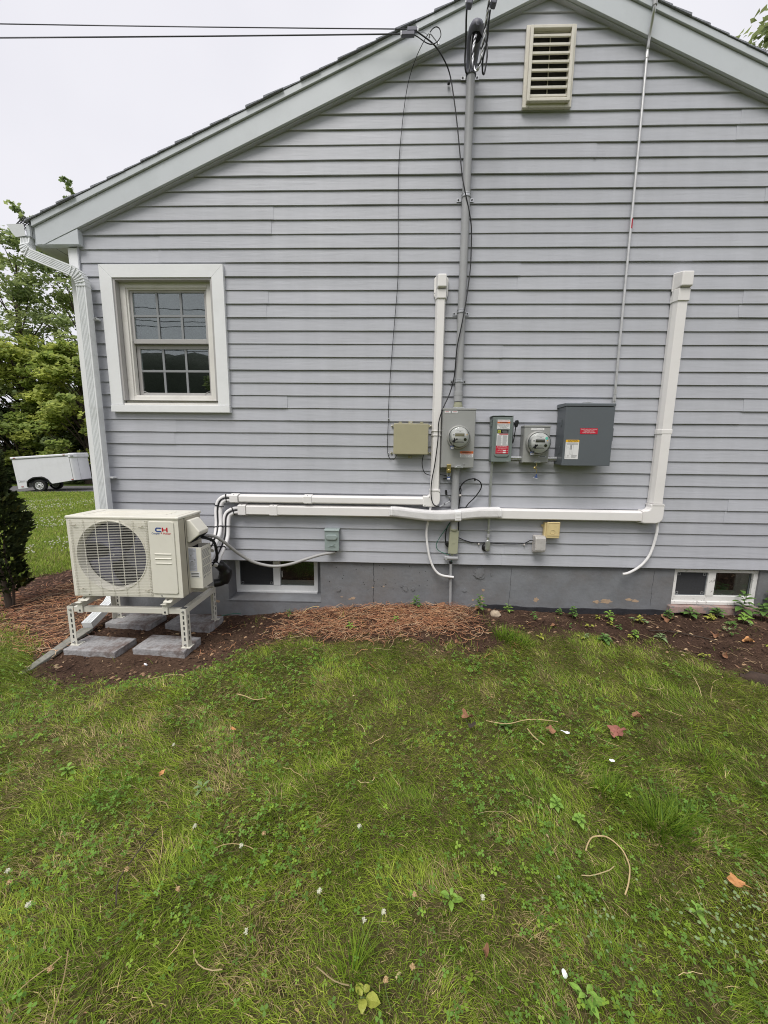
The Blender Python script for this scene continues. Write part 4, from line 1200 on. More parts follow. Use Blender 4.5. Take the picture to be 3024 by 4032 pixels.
lp = [(0.541, -0.03, 0.44), (0.539, -0.03, 0.504), (0.536, -0.03, 0.634), (0.553, -0.035, 0.698), (0.589, -0.04, 0.737), (0.63, -0.04, 0.752), (0.665, -0.04, 0.753), (0.71, -0.035, 0.726), (0.719, -0.03, 0.675), (0.672, -0.025, 0.597), (0.623, -0.022, 0.544), (0.585, -0.03, 0.49)]
t = thing('cable_loop', (0.55, -0.03, 0.5), 'black cable standing out in a big loop right of the lower conduit', 'cable')
MB().tube(lp, 0.005, n=8, sub=6).build('jacket', 'black', t, smooth_deg=60)
MB().tube([(0.658, -0.05, 0.758), (0.664, -0.04, 0.74)], 0.007, n=8).build('tie', 'black', t)
MB().box(0.536, 0.556, -0.04, -0.005, 0.606, 0.622).build('clip', 'outlet_white', t, bevel=0.002)
o = MB().tube([(0.541, -0.035, 0.69), (0.552, -0.035, 0.66), (0.548, -0.03, 0.60), (0.538, -0.028, 0.46), (0.545, -0.03, 0.38), (0.545, -0.03, 0.30)], 0.0045, n=7, sub=5).build('loose_cable', 'black', smooth_deg=60)
tag(o, 'black cable running straight down along the right of the lower conduit', 'cable')
t = thing('outlet_cable', (0.85, -0.008, 0.2), 'thin black cable stapled across the siding to the clear cover box', 'cable')
MB().tube([(0.535, -0.03, 0.255), (0.557, -0.02, 0.242), (0.621, -0.008, 0.215), (0.695, -0.006, 0.2), (0.805, -0.006, 0.202), (0.888, -0.006, 0.196), (1.026, -0.006, 0.194), (1.108, -0.008, 0.2), (1.14, -0.012, 0.215), (1.165, -0.02, 0.232), (1.19, -0.03, 0.23)], 0.0042, n=7, sub=5).build('jacket', 'black', t, smooth_deg=60)
for x in (0.728, 1.118):
    MB().box(x - 0.006, x + 0.006, -0.014, 0.0, 0.184, 0.199).build('staple', 'outlet_white', t, bevel=0.002)

# disconnect switch
t = thing('disconnect_switch', (0.85, 0, 0.9), 'narrow grey green switch box with a red label and black side handle', 'switch box')
MB().box(0.776, 0.926, -0.105, 0.0, 0.902, 1.258).build('enclosure', 'disconnect', t, bevel=0.004)
MB().box(0.770, 0.930, -0.116, -0.1055, 0.899, 1.2535).build('door', 'disconnect', t, bevel=0.003)
MB().box(0.766, 0.933, -0.119, 0.0, 1.2585, 1.264).build('rain_cap', 'disconnect', t, bevel=0.002)
MB().box(0.768, 0.7755, -0.06, -0.01, 1.18, 1.235).build('hinge', 'disconnect', t, bevel=0.003)
emb = []
for cx, cz, a0 in ((0.888, 1.214, 0), (0.812, 1.214, 90), (0.814, 0.963, 180), (0.886, 0.963, 270)):
    for k in range(6):
        w = math.radians(a0 + 18 * k)
        emb.append((cx + 0.024 * math.cos(w), cz + 0.024 * math.sin(w)))
MB().prism(emb, -0.1225, -0.1164).build('raised_panel', 'disconnect', t, bevel=0.003, seg=3)
MB().lathe([(0.03, 0), (0.03, 0.005)], (0.85, -0.05, 1.2645), (0, 0, 1), 20).build('knockout_cap', 'disconnect', t)
yy = -0.1228
st = plate('warning_sticker', 0.803, 0.902, 1.158, 1.231, yy, 'st_white', t, 0.003)
text('PHOTOVOLTAIC AC DISCONNECT', 0.0068, 0.8525, yy - 0.0016, 1.224, 'ink_red', st, squeeze=0.84)
plate('orange_band', 0.803, 0.903, 1.2025, 1.2165, yy - 0.0013, 'st_orange', st, 0, 0.0005)
text('WARNING', 0.0135, 0.8525, yy - 0.0022, 1.2095, 'ink', st, bold=0.0004)
text('ELECTRIC SHOCK HAZARD\nTERMINALS ON THE LINE\nAND LOAD SIDES MAY\nBE ENERGIZED\nIN THE OPEN POSITION', 0.0078, 0.8525, yy - 0.0017, 1.180, 'ink', st, line=1.0)
st = plate('maker_plate', 0.806, 0.893, 1.124, 1.1545, yy, 'st_black', t)
plate('logo_field', 0.809, 0.832, 1.1275, 1.151, yy - 0.0013, 'st_lime', st, 0.002, 0.0005)
frame(MB(), 0.8135, 0.8275, 1.132, 1.1465, 0.0018, yy - 0.0024, yy - 0.0017).build('logo_square', 'st_black', st)
text('D', 0.0105, 0.8205, yy - 0.0025, 1.1392, 'st_black', st, bold=0.0003)
print_lines([(0.845, 0.885, 1.146, 1.1475), (0.842, 0.886, 1.140, 1.1425), (0.846, 0.884, 1.1345, 1.137), (0.85, 0.888, 1.1295, 1.1315)], yy - 0.0016, 'ink_grey', st)
st = plate('instruction_sticker', 0.803, 0.893, 1.0295, 1.1235, yy, 'st_white', t)
plate('red_heading', 0.822, 0.892, 1.115, 1.1225, yy - 0.0013, 'ink_red', st, 0, 0.0004)
rr = []
for k in range(14):
    z = 1.106 - k * 0.0054
    rr += [(0.808, 0.844 - random.uniform(0, 0.008), z, z + 0.0024), (0.850, 0.888 - random.uniform(0, 0.008), z, z + 0.0024)]
print_lines(rr, yy - 0.0016, 'ink_grey', st)
st = plate('red_sticker', 0.800, 0.901, 0.9655, 1.0275, yy, 'st_red', t)
text('AC DISCONNECT', 0.0098, 0.8505, yy - 0.0016, 1.0205, 'ink_white', st)
text('PHOTOVOLTAIC SYSTEM\nPOWER SOURCE', 0.0078, 0.8505, yy - 0.0016, 1.006, 'ink_white', st, line=0.95)
text('RATED AC\nOUTPUT CURRENT', 0.0058, 0.833, yy - 0.0016, 0.989, 'ink_white', st, line=0.9)
text('NOMINAL OPERATING\nAC VOLTAGE', 0.0055, 0.831, yy - 0.0016, 0.974, 'ink_white', st, line=0.9)
text('AMPS\n\nVOLTS', 0.0055, 0.892, yy - 0.0016, 0.982, 'ink_white', st, line=1.3)
for z in (0.989, 0.974):
    plate('value_field', 0.857, 0.881, z - 0.0045, z + 0.0045, yy - 0.0013, 'st_white', st, 0.002, 0.0004)
MB().box(0.892, 0.91, -0.1215, -0.1165, 0.9015, 0.907).build('latch', 'galv', t, bevel=0.001)
hd = MB()
hd.prism([(-0.070, 1.205), (-0.070, 1.05), (-0.085, 1.045), (-0.098, 1.05), (-0.092, 1.12), (-0.088, 1.20)], 0.934, 0.942, 'x')
hb = hd.build('switch_arm', 'black_plastic', t, bevel=0.002)
MB().prism([(0.948, 1.180), (0.958, 1.172), (0.966, 1.178), (0.974, 1.215), (0.970, 1.229), (0.954, 1.231), (0.944, 1.205)], -0.118, -0.082).build('grip', 'black_plastic', hb, bevel=0.004)
MB().box(0.9305, 0.9335, -0.098, -0.06, 1.03, 1.21).build('side_plate', 'galv', t, bevel=0.001)
MB().tube([(0.945, -0.09, 1.055), (0.952, -0.09, 1.10), (0.957, -0.095, 1.18)], 0.004, n=8).build('arm_rod', 'black_plastic', hb)
# its conduit down to the LB fitting
t = thing('thin_conduit', (0.798, -0.04, 0.25), 'slim grey conduit dropping from the switch box to an elbow fitting', 'conduit')
MB().tube([(0.7955, -0.04, 0.90), (0.7955, -0.04, 0.60), (0.7985, -0.04, 0.34), (0.7995, -0.04, 0.255)], 0.0115, n=14, sub=3).build('pipe', 'galv', t, smooth_deg=50)
MB().lathe([(0.017, 0), (0.017, 0.014), (0.013, 0.017)], (0.7955, -0.04, 0.882), (0, 0, 1), 14).build('connector', 'galv', t, smooth_deg=40)
MB().lathe([(0.0145, 0), (0.0145, 0.028), (0.0125, 0.03)], (0.7993, -0.04, 0.258), (0, 0, 1), 14).build('connector', 'pvc_grey', t, smooth_deg=40)
MB().lathe([(0.016, 0), (0.016, 0.008)], (0.799, -0.04, 0.312), (0, 0, 1), 14).build('clip', 'galv', t)
for s in (-1, 1):
    MB().lathe([(0.006, 0), (0.006, 0.004)], (0.799 + s * 0.021, -0.035, 0.316), n=8).build('clip_screw', 'galv', t)
t = thing('elbow_fitting', (0.80, -0.03, 0.14), 'silver conduit elbow fitting over a black sealing patch in the siding', 'fitting')
pts = [(0.7975 + 0.0205 * math.cos(w), (0.215 if math.sin(w) > 0 else 0.155) + 0.020 * math.sin(w)) for w in [2 * PI * k / 20 for k in range(20)]]
MB().prism(pts, -0.052, -0.018).build('body', 'galv', t, bevel=0.005, seg=3)
pts = [(0.7975 + 0.010 * math.cos(w), (0.212 if math.sin(w) > 0 else 0.158) + 0.010 * math.sin(w)) for w in [2 * PI * k / 16 for k in range(16)]]
MB().prism(pts, -0.0555, -0.0522).build('cover', 'galv', t, bevel=0.001)
MB().lathe([(0.012, 0), (0.0125, 0.02)], (0.798, -0.036, 0.234), (0, 0, 1), 14).build('hub', 'galv', t)
MB().lathe([(0.036, 0), (0.034, 0.010), (0.02, 0.018)], (0.792, -0.001, 0.158), n=22).build('sealing_putty', 'black_plastic', t, smooth_deg=50)

# nipples between the boxes
o = MB().tube([(0.931, -0.045, 0.932), (1.037, -0.045, 0.930)], 0.0165, n=16).build('conduit_nipple', 'galv', smooth_deg=50)
tag(o, 'short horizontal steel conduit between the switch box and the smaller meter', 'conduit')
t = thing('conduit_nipple', (1.29, -0.045, 0.928), 'short steel conduit with lock rings between the smaller meter and dark panel', 'conduit')
MB().tube([(1.238, -0.045, 0.928), (1.352, -0.045, 0.928)], 0.0155, n=16).build('pipe', 'galv', t, smooth_deg=50)
for x in (1.262, 1.278, 1.294, 1.31, 1.326):
    MB().tube([(x, -0.045, 0.928), (x + 0.007, -0.045, 0.928)], 0.0185, n=10).build('ring', 'galv', t)
o = MB().tube([(0.9995, -0.045, 0.931), (1.012, -0.045, 0.931)], 0.0195, n=8).build('lock_nut', 'galv')
put(o, bpy.data.objects['conduit_nipple']) if False else tag(o, 'hex lock nut on the short conduit left of the smaller meter', 'nut')

# second meter
mt = meter('electric_meter', 'smaller electric meter box with a teal dot between switch box and dark panel', 1.029, 1.237, 0.894, 1.178, 0.090, 1.139, 1.052, 0.097, 'lcd_dark', True, True)
yy = -0.0905
st = plate('name_sticker', 1.083, 1.186, 1.1535, 1.172, yy, 'st_white', mt)
text('PV SYSTEM kWh METER', 0.0095, 1.1345, yy - 0.0016, 1.163, 'ink', st, squeeze=0.85)
st = plate('small_sticker', 1.154, 1.218, 0.9385, 0.951, yy, 'st_grey', mt)
print_lines([(1.165, 1.207, 0.943, 0.947)], yy - 0.0016, 'ink', st)
MB().prism([(1.118, 0.900), (1.136, 0.911), (1.165, 0.909), (1.172, 0.902), (1.172, 0.895), (1.118, 0.895)], yy - 0.012, yy + 0.0002).build('hasp', 'galv', mt, bevel=0.002)
MB().box(1.09, 1.18, -0.08, -0.02, 1.1925, 1.1965).build('top_hub_plate', 'galv', mt)
t = thing('seal_tag', (1.14, -0.09, 0.77), 'blue seal tag hanging on a brass lock below the smaller meter', 'seal')
MB().lathe([(0.008, 0), (0.011, 0.006), (0.011, 0.014), (0.006, 0.018)], (1.132, -0.085, 0.853), n=14).build('lock', 'brass', t)
MB().tube([(1.139, -0.095, 0.898), (1.143, -0.098, 0.876), (1.134, -0.098, 0.852), (1.146, -0.098, 0.842), (1.144, -0.098, 0.805)], 0.0028, n=6, sub=4).build('chain', 'brass', t)
MB().prism([(1.125, 0.775), (1.158, 0.768), (1.152, 0.804), (1.144, 0.806), (1.140, 0.788)], -0.1, -0.096).build('tag', 'tag_blue', t, bevel=0.001)
MB().prism([(1.123, 0.773), (1.1595, 0.765), (1.158, 0.7685), (1.125, 0.776)], -0.1004, -0.0956).build('tag_edge', 'st_white', t)

# breaker panel
t = thing('breaker_panel', (1.5, 0, 0.88), 'large dark grey electrical panel with red and yellow labels', 'electrical panel')
MB().box(1.318, 1.682, -0.158, 0.0, 0.882, 1.334).build('enclosure', 'panel', t, bevel=0.003)
MB().box(1.312, 1.6875, -0.170, -0.1585, 0.877, 1.331).build('door', 'panel', t, bevel=0.003)
MB().prism([(-0.174, 1.3345), (-0.174, 1.352), (-0.165, 1.358), (0.0, 1.364), (0.0, 1.3345)], 1.310, 1.690, 'x').build('rain_cap', 'panel', t, bevel=0.002)
MB().lathe([(0.037, 0), (0.037, 0.010), (0.028, 0.014)], (1.502, -0.10, 1.359), (0, 0, 1), 20).build('hub_plug', 'galv', t, smooth_deg=40)
MB().box(1.6878, 1.694, -0.165, -0.155, 1.07, 1.17).build('latch', 'panel', t, bevel=0.002)
for z in (1.21, 1.0):
    MB().box(1.311, 1.3175, -0.10, -0.085, z - 0.03, z + 0.03).build('hinge', 'panel', t, bevel=0.002)
MB().box(1.6825, 1.705, -0.09, -0.03, 0.925, 1.02).build('side_bracket', 'clear', t, bevel=0.012, seg=3)
MB().box(1.684, 1.698, -0.075, -0.045, 1.028, 1.055).build('side_clip', 'black_plastic', t, bevel=0.003)
yy = -0.1702
st = plate('red_sticker', 1.434, 1.569, 1.1235, 1.1685, yy, 'st_red', t)
text('PHOTOVOLTAIC SYSTEM\nEQUIPPED WITH\nRAPID SHUTDOWN', 0.0128, 1.5015, yy - 0.0016, 1.146, 'ink_white', st, squeeze=0.86, line=0.95)
st = plate('caution_sticker', 1.330, 1.434, 0.9285, 1.0785, yy, 'st_white', t, 0.004)
plate('yellow_band', 1.330, 1.434, 1.060, 1.0785, yy - 0.0013, 'st_yellow', st, 0.004, 0.0005)
text('CAUTION', 0.0165, 1.384, yy - 0.0022, 1.0692, 'ink', st, bold=0.0003)
r2 = [(1.345, 1.42, 1.054, 1.056), (1.336, 1.427, 1.0475, 1.05), (1.338, 1.426, 1.042, 1.0445), (1.345, 1.36, 1.021, 1.023), (1.347, 1.361, 0.957, 0.96), (1.38, 1.425, 0.957, 0.96), (1.38, 1.42, 0.951, 0.9535), (1.38, 1.425, 0.945, 0.9475), (1.38, 1.415, 0.939, 0.9415), (1.348, 1.362, 0.944, 0.947), (1.36, 1.3615, 1.0, 1.015)]
for x in (1.367, 1.377, 1.391):
    r2.append((x, x + 0.0012, 0.966, 1.039))
for z in (0.966, 1.039):
    r2.append((1.367, 1.392, z, z + 0.0012))
for k in range(14):
    r2.append((1.369, 1.381, 1.003 + k * 0.0025, 1.0042 + k * 0.0025))
r2 += [(1.337, 1.338, 0.94, 1.035), (1.337, 1.37, 0.938, 0.939)]
print_lines(r2, yy - 0.0016, 'ink_grey', st)
# conduit from panel over the rake
t = thing('roof_conduit', (1.745, -0.03, 1.37), 'slim steel conduit with red tape rising from the dark panel to the roof', 'conduit')
MB().tube([(1.671, -0.10, 1.362), (1.671, -0.10, 1.364)], 0.010, n=10).build('stub', 'galv', t)
pp = [(1.664, -0.075, 1.36), (1.700, -0.055, 1.375), (1.7225, -0.034, 1.40)]
pp = [(1.7235, -0.030, 1.352), (1.7265, -0.030, 1.43)]
MB().tube([(1.746, -0.030, 1.345), (1.747, -0.030, 1.44), (1.745, -0.030, 1.70), (1.741, -0.030, 2.475), (1.738, -0.030, 3.211), (1.733, -0.030, 3.74), (1.732, -0.034, 3.80), (1.728, -0.050, 3.87), (1.720, -0.080, 3.93), (1.712, -0.105, 3.975), (1.708, -0.112, 4.05), (1.707, -0.112, 4.25), (1.70, -0.02, 4.33), (1.68, 0.5, 4.35)], 0.0098, n=12, sub=4).build('pipe', 'emt', t, smooth_deg=50)
MB().tube([(1.7420, -0.030, 2.648), (1.7413, -0.030, 2.715)], 0.0104, n=12).build('tape_band', 'red_tape', t)
for z, r_ in ((1.445, 0.0125), (3.745, 0.0125), (1.39, 0.0125)):
    MB().lathe([(r_, 0), (r_, 0.035)], (1.746 if z < 2 else 1.733, -0.030, z), (0, 0, 1), 12).build('coupling', 'emt', t)
MB().lathe([(0.0155, 0), (0.0155, 0.05), (0.013, 0.055)], (1.711, -0.107, 3.985), (0, 0, 1), 14).build('coupling', 'pvc_grey', t, smooth_deg=40)
MB().lathe([(0.016, 0), (0.016, 0.01)], (1.7095, -0.111, 4.02), (0, 0, 1), 14).build('clamp_ring', 'slot', t)

# clear-cover outlet and yellowed telephone box
t = thing('weatherproof_outlet', (1.21, 0, 0.13), 'electrical outlet under a cloudy clear plastic bubble cover', 'outlet')
MB().box(1.188, 1.262, -0.030, 0.0, 0.140, 0.278).build('base', 'outlet_white', t, bevel=0.004)
MB().box(1.202, 1.252, -0.036, -0.0305, 0.158, 0.262).build('receptacle', 'outlet_white', t, bevel=0.003)
for z in (0.188, 0.232):
    for x in (1.218, 1.234):
        MB().box(x - 0.002, x + 0.002, -0.0368, -0.0362, z - 0.006, z + 0.006).build('slot', 'slot', t)
MB().box(1.184, 1.266, -0.036, -0.030, 0.132, 0.139).build('cover_hinge', 'outlet_white', t)
cv = MB()
cv.prism([(-0.031, 0.134), (-0.085, 0.146), (-0.092, 0.165), (-0.090, 0.262), (-0.078, 0.280), (-0.031, 0.285)], 1.182, 1.274, 'x')
o = cv.build('clear_cover', 'clear', t, bevel=0.010, seg=3)
so = o.modifiers.new('wall', 'SOLIDIFY'); so.thickness = 0.0025
t2 = thing('telephone_box', (1.34, 0, 0.26), 'yellowed plastic telephone box just under the long white duct', 'box')
MB().box(1.268, 1.385, -0.045, 0.0, 0.268, 0.393).build('body', 'yellowed', t2, bevel=0.006)
MB().box(1.282, 1.3905, -0.060, -0.0455, 0.261, 0.4005).build('cover', 'yellowed', t2, bevel=0.006, seg=3)
frame(MB(), 1.288, 1.385, 0.292, 0.395, 0.003, -0.0630, -0.0604).build('raised_rim', 'yellowed', t2, bevel=0.001)
MB().tube([(1.311 + 0.019 * (1 + math.cos(w)), -0.061, 0.317 + 0.019 * math.sin(w)) for w in [2 * PI * k / 24 for k in range(25)]], 0.0022, n=5).build('bell_emblem', 'yellowed', t2)
MB().box(1.284, 1.389, -0.0635, -0.0604, 0.284, 0.290).build('ridge', 'yellowed', t2, bevel=0.001)
MB().lathe([(0.011, 0), (0.010, 0.012)], (1.262, -0.002, 0.362), n=14).build('mounting_ear', 'yellowed', t2)

# AC disconnect box
t = thing('ac_disconnect', (-0.54, 0, 0.12), 'small pale green grey pull disconnect box above the left basement window', 'switch box')
MB().box(-0.598, -0.482, -0.058, 0.0, 0.122, 0.296).build('enclosure', 'ac_disc', t, bevel=0.004)
MB().box(-0.602, -0.478, -0.070, -0.0585, 0.120, 0.292).build('cover', 'ac_disc', t, bevel=0.004)
MB().prism([(-0.076, 0.2925), (-0.076, 0.302), (-0.065, 0.309), (0, 0.312), (0, 0.2925)], -0.605, -0.475, 'x').build('rain_cap', 'ac_disc', t, bevel=0.002)
pts = []
for cx, a0 in ((-0.513, -90), (-0.569, 90)):
    for k in range(9):
        w = math.radians(a0 + k * 22.5)
        pts.append((cx + 0.021 * math.cos(w), 0.241 + 0.023 * math.sin(w)))
MB().prism(pts, -0.082, -0.0704).build('pull_bulge', 'ac_disc', t, bevel=0.006, seg=3)
MB().tube([(-0.572, -0.071, 0.158), (-0.54, -0.073, 0.152), (-0.508, -0.071, 0.158), (-0.535, -0.073, 0.166), (-0.572, -0.071, 0.158)], 0.0016, n=5, sub=4).build('emblem', 'ac_disc', t)
MB().tube([(-0.545, -0.071, 0.168), (-0.525, -0.073, 0.172), (-0.515, -0.071, 0.182)], 0.0016, n=5, sub=4).build('emblem', 'ac_disc', t)
MB().lathe([(0.013, 0), (0.013, 0.014)], (-0.512, -0.04, 0.107), (0, 0, 1), 12).build('connector', 'black_plastic', t)

# ================================================================== LINE-SET COVERS
def duct_prof(w, d=0.066):
    h = w / 2
    return [(-h, 0.0), (h, 0.0), (h, d * 0.45), (h - 0.012, d), (-h + 0.012, d), (-h, d * 0.45)]
def duct_run(p0, p1, w, parent, name='cover', grow=0.0, m='duct', d=0.066):
    return MB().sweep([p0, p1], duct_prof(w + grow, d + grow / 2)).build(name, m, parent, bevel=0.003)
def coupling(x, z, w, parent, ang='h', m='duct', L=0.07):
    if ang == 'h':
        c = MB().sweep([(x, 0, z), (x + L, 0, z)], duct_prof(w + 0.012, 0.072)).build('coupling', m, parent, bevel=0.003)
        for s in (-1, 1):
            MB().lathe([(0.005, 0), (0.004, 0.003)], (x + L / 2, -0.058, z + s * (w / 2 - 0.001)), (0, -0.6, s * 0.8), n=8).build('screw', 'bolt', c)
    else:
        c = MB().sweep([(x, 0, z), (x, 0, z + L)], duct_prof(w + 0.012, 0.072)).build('coupling', m, parent, bevel=0.003)
    return c
# short run
t = thing('lineset_duct', (-0.5, 0, 0.56), 'shorter ivory duct run that turns up left of the meters', 'duct', 'line set ducts')
Z1 = 0.560
duct_run((-1.335, 0, Z1), (0.235, 0, Z1), 0.070, t)
coupling(-1.412, Z1, 0.070, t)
coupling(-0.778, Z1, 0.070, t)
XV = 0.3325
duct_run((XV, 0, 0.655), (XV, 0, 2.16), 0.078, t)
el = MB()
prof_el = [(0.232, 0.517), (0.232, 0.605), (0.270, 0.605), (0.282, 0.612), (0.289, 0.625), (0.289, 0.66), (0.376, 0.66), (0.376, 0.575), (0.370, 0.545), (0.352, 0.526), (0.325, 0.517)]
el.prism(prof_el, -0.071, 0.0)
e_ = el.build('elbow', 'duct', t, bevel=0.009, seg=3)
MB().sweep([(XV, 0, 0.652), (XV, 0, 0.662)], duct_prof(0.092, 0.075)).build('elbow_lip', 'duct', e_)
for x, z in ((0.285, 0.60), (0.366, 0.64), (0.25, 0.528)):
    MB().lathe([(0.004, 0), (0.0035, 0.002)], (x, -0.0712, z), n=8).build('screw', 'bolt', e_)
for z in (1.14, 1.105):
    MB().sweep([(XV, 0, z), (XV, 0, z + 0.004)], duct_prof(0.088, 0.071)).build('seam_line', 'duct', t)
for s in (-1, 1):
    MB().lathe([(0.0045, 0), (0.004, 0.003)], (XV + s * 0.042, -0.045, 1.125), (s, -0.4, 0), n=8).build('screw', 'bolt', t)
# wall inlet cap
cap = MB()
cap.prism([(0.287, 2.175), (0.279, 2.19), (0.279, 2.31), (0.290, 2.325), (0.378, 2.325), (0.390, 2.31), (0.390, 2.19), (0.381, 2.175)], -0.016, 0.0)
c_ = cap.build('inlet_flange', 'duct', t, bevel=0.003)
MB().sweep([(XV + 0.002, 0, 2.150), (XV + 0.002, 0, 2.215)], duct_prof(0.090, 0.074)).build('inlet_collar', 'duct', c_, bevel=0.003)
def cap_top(x, z0, z1, w, d, parent):
    mb = MB()
    h = w / 2
    mb.add([(x - h, 0, z0), (x + h, 0, z0), (x + h, 0, z1), (x - h, 0, z1),
            (x - h + 0.010, -d, z0 + 0.012), (x + h - 0.010, -d, z0 + 0.012), (x + h - 0.012, -d, z1 - 0.022), (x - h + 0.012, -d, z1 - 0.022)],
           [(0, 1, 2, 3), (4, 7, 6, 5), (0, 4, 5, 1), (1, 5, 6, 2), (2, 6, 7, 3), (3, 7, 4, 0)])
    return mb.build('inlet_hood', 'duct', parent, bevel=0.008, seg=3)
cap_top(XV + 0.002, 2.212, 2.338, 0.088, 0.092, c_)
MB().lathe([(0.0035, 0), (0.003, 0.002)], (0.285, -0.0162, 2.205), n=8).build('screw', 'bolt', c_)
# long run
t = thing('lineset_duct', (0.4, 0, 0.465), 'longer ivory duct run with the ribbed middle that turns up at the right', 'duct', 'line set ducts')
Z2 = 0.463
W2 = 0.092
duct_run((-1.275, 0, Z2), (-0.02, 0, Z2), W2, t)
coupling(-1.346, Z2, W2, t, L=0.068)
coupling(-1.074, Z2, W2, t, L=0.068)
duct_run((0.865, 0, 0.460), (2.06, 0, 0.457), W2, t)
# ribbed flexible section over the conduit
fx = []
for k in range(211):
    q = k / 210
    x = -0.024 + 0.892 * q
    bul = math.sin(PI * q) ** 0.7
    fx.append((Vector((x, -0.014 - 0.030 * bul, 0.468 - 0.028 * math.sin(PI * min(1, q * 1.18)) ** 1.5 + 0.004 * q)), 1.0 if k % 2 else 0.92))
profs = []
for p, s in fx:
    h, d = 0.0475 * s, 0.078 * s
    profs.append([(-h, 0), (h, 0), (h, d * 0.55), (h - 0.010, d * 0.9), (h - 0.022, d), (-h + 0.022, d), (-h + 0.010, d * 0.9), (-h, d * 0.55)])
MB().sweep([p for p, s in fx], profs).build('ribbed_section', 'flex', t)
q = 0.604
xm = -0.024 + 0.892 * q
MB().sweep([(0.497, -0.042, 0.447), (0.548, -0.042, 0.449)], [(-0.050, 0), (0.050, 0), (0.050, 0.045), (0.036, 0.084), (-0.036, 0.084), (-0.050, 0.045)]).build('joint_cuff', 'flex', t, bevel=0.003)
for z in (0.430, 0.462):
    MB().box(0.507, 0.540, -0.1285, -0.1255, z, z + 0.007).build('cuff_ridge', 'flex', t)
XV2 = 2.166
duct_run((XV2, 0, 0.57), (XV2, 0, 2.14), 0.096, t, 'cover', d=0.070)
el = MB().prism([(2.055, 0.403), (2.055, 0.512), (2.083, 0.512), (2.102, 0.522), (2.110, 0.538), (2.110, 0.565), (2.222, 0.565), (2.222, 0.46), (2.216, 0.432), (2.195, 0.412), (2.165, 0.403)], -0.075, 0.0).build('elbow', 'duct', t, bevel=0.010, seg=3)
MB().sweep([(XV2, 0, 0.556), (XV2, 0, 0.568)], duct_prof(0.116, 0.078)).build('elbow_lip', 'duct', el)
MB().sweep([(2.05, 0, 0.4575), (2.062, 0, 0.4575)], duct_prof(0.112, 0.078)).build('elbow_lip', 'duct', el)
coupling(XV2, 1.135, 0.096, t, 'v', L=0.036)
cap = MB().prism([(2.128, 2.165), (2.112, 2.18), (2.112, 2.33), (2.122, 2.345), (2.205, 2.345), (2.214, 2.33), (2.214, 2.165)], -0.016, 0.0)
c_ = cap.build('inlet_flange', 'duct', t, bevel=0.003)
MB().sweep([(XV2, 0, 2.130), (XV2, 0, 2.22)], duct_prof(0.108, 0.078)).build('inlet_collar', 'duct', c_, bevel=0.003)
cap_top(XV2, 2.215, 2.352, 0.106, 0.098, c_)
MB().lathe([(0.0035, 0), (0.003, 0.002)], (2.120, -0.0162, 2.20), n=8).build('screw', 'bolt', c_)

# corrugated drain hoses
def hose(pts, r, label):
    P = smooth(pts, 26)
    rs = [r if (i // 1) % 2 else r * 0.88 for i in range(len(P))]
    o = MB().tube(P, rs, n=10).build('drain_hose', 'flex', smooth_deg=25)
    return tag(o, label, 'hose', 'white drain hoses')
hose([(0.302, -0.045, 0.525), (0.290, -0.05, 0.45), (0.285, -0.045, 0.397), (0.274, -0.035, 0.322), (0.276, -0.03, 0.237), (0.293, -0.03, 0.123), (0.319, -0.03, 0.028), (0.359, -0.03, -0.049), (0.416, -0.03, -0.091), (0.519, -0.04, -0.104)], 0.0105, 'white corrugated drain hose curling under the ribbed duct to the thin pipe')
hose([(2.197, -0.04, 0.41), (2.203, -0.04, 0.35), (2.205, -0.035, 0.304), (2.197, -0.03, 0.215), (2.173, -0.03, 0.124), (2.129, -0.03, 0.05), (2.074, -0.03, -0.001), (2.009, -0.03, -0.039), (1.966, -0.03, -0.049)], 0.0115, 'white corrugated drain hose curling down from the right duct elbow')

# refrigerant lines between ducts and heat pump
def lines(path, label):
    P = [Vector(p) for p in path]
    t = thing('refrigerant_lines', tuple(P[0]), label, 'pipes', 'insulated refrigerant lines')
    S = smooth(P, 8)
    offs = []
    for i, p in enumerate(S):
        tt = (S[min(i + 1, len(S) - 1)] - S[max(i - 1, 0)]).normalized()
        side = tt.cross(Vector((0, -1, 0.15))).normalized()
        offs.append(side)
    MB().tube([p + o * 0.0175 for p, o in zip(S, offs)], 0.0165, n=12).build('foam_pipe', 'foam', t, smooth_deg=60)
    MB().tube([p - o * 0.0175 for p, o in zip(S, offs)], 0.0165, n=12).build('foam_pipe', 'foam', t, smooth_deg=60)
    MB().tube([p + Vector((0, -0.017, 0.004)) for p in S], 0.0055, n=8).build('signal_cable', 'black', t, smooth_deg=60)
    for i in (6, 20, 34, 46, 52):
        if i < len(S) - 1:
            d = (S[i + 1] - S[i]).normalized() * 0.006
            MB().sweep([S[i], S[i] + d], [(-0.036, -0.019), (0.036, -0.019), (0.036, 0.022), (-0.036, 0.022)]).build('tie_wrap', 'black', t)
lines([(-1.405, -0.035, 0.560), (-1.46, -0.04, 0.560), (-1.500, -0.05, 0.53), (-1.517, -0.06, 0.46), (-1.507, -0.09, 0.345), (-1.490, -0.16, 0.265), (-1.470, -0.26, 0.225), (-1.462, -0.36, 0.18)], 'pair of white insulated pipes leaving the upper duct end toward the heat pump')
lines([(-1.340, -0.035, 0.462), (-1.405, -0.045, 0.448), (-1.448, -0.055, 0.399), (-1.449, -0.09, 0.25), (-1.448, -0.16, 0.175), (-1.444, -0.26, 0.115), (-1.440, -0.36, 0.06)], 'pair of white insulated pipes leaving the lower duct end toward the heat pump')
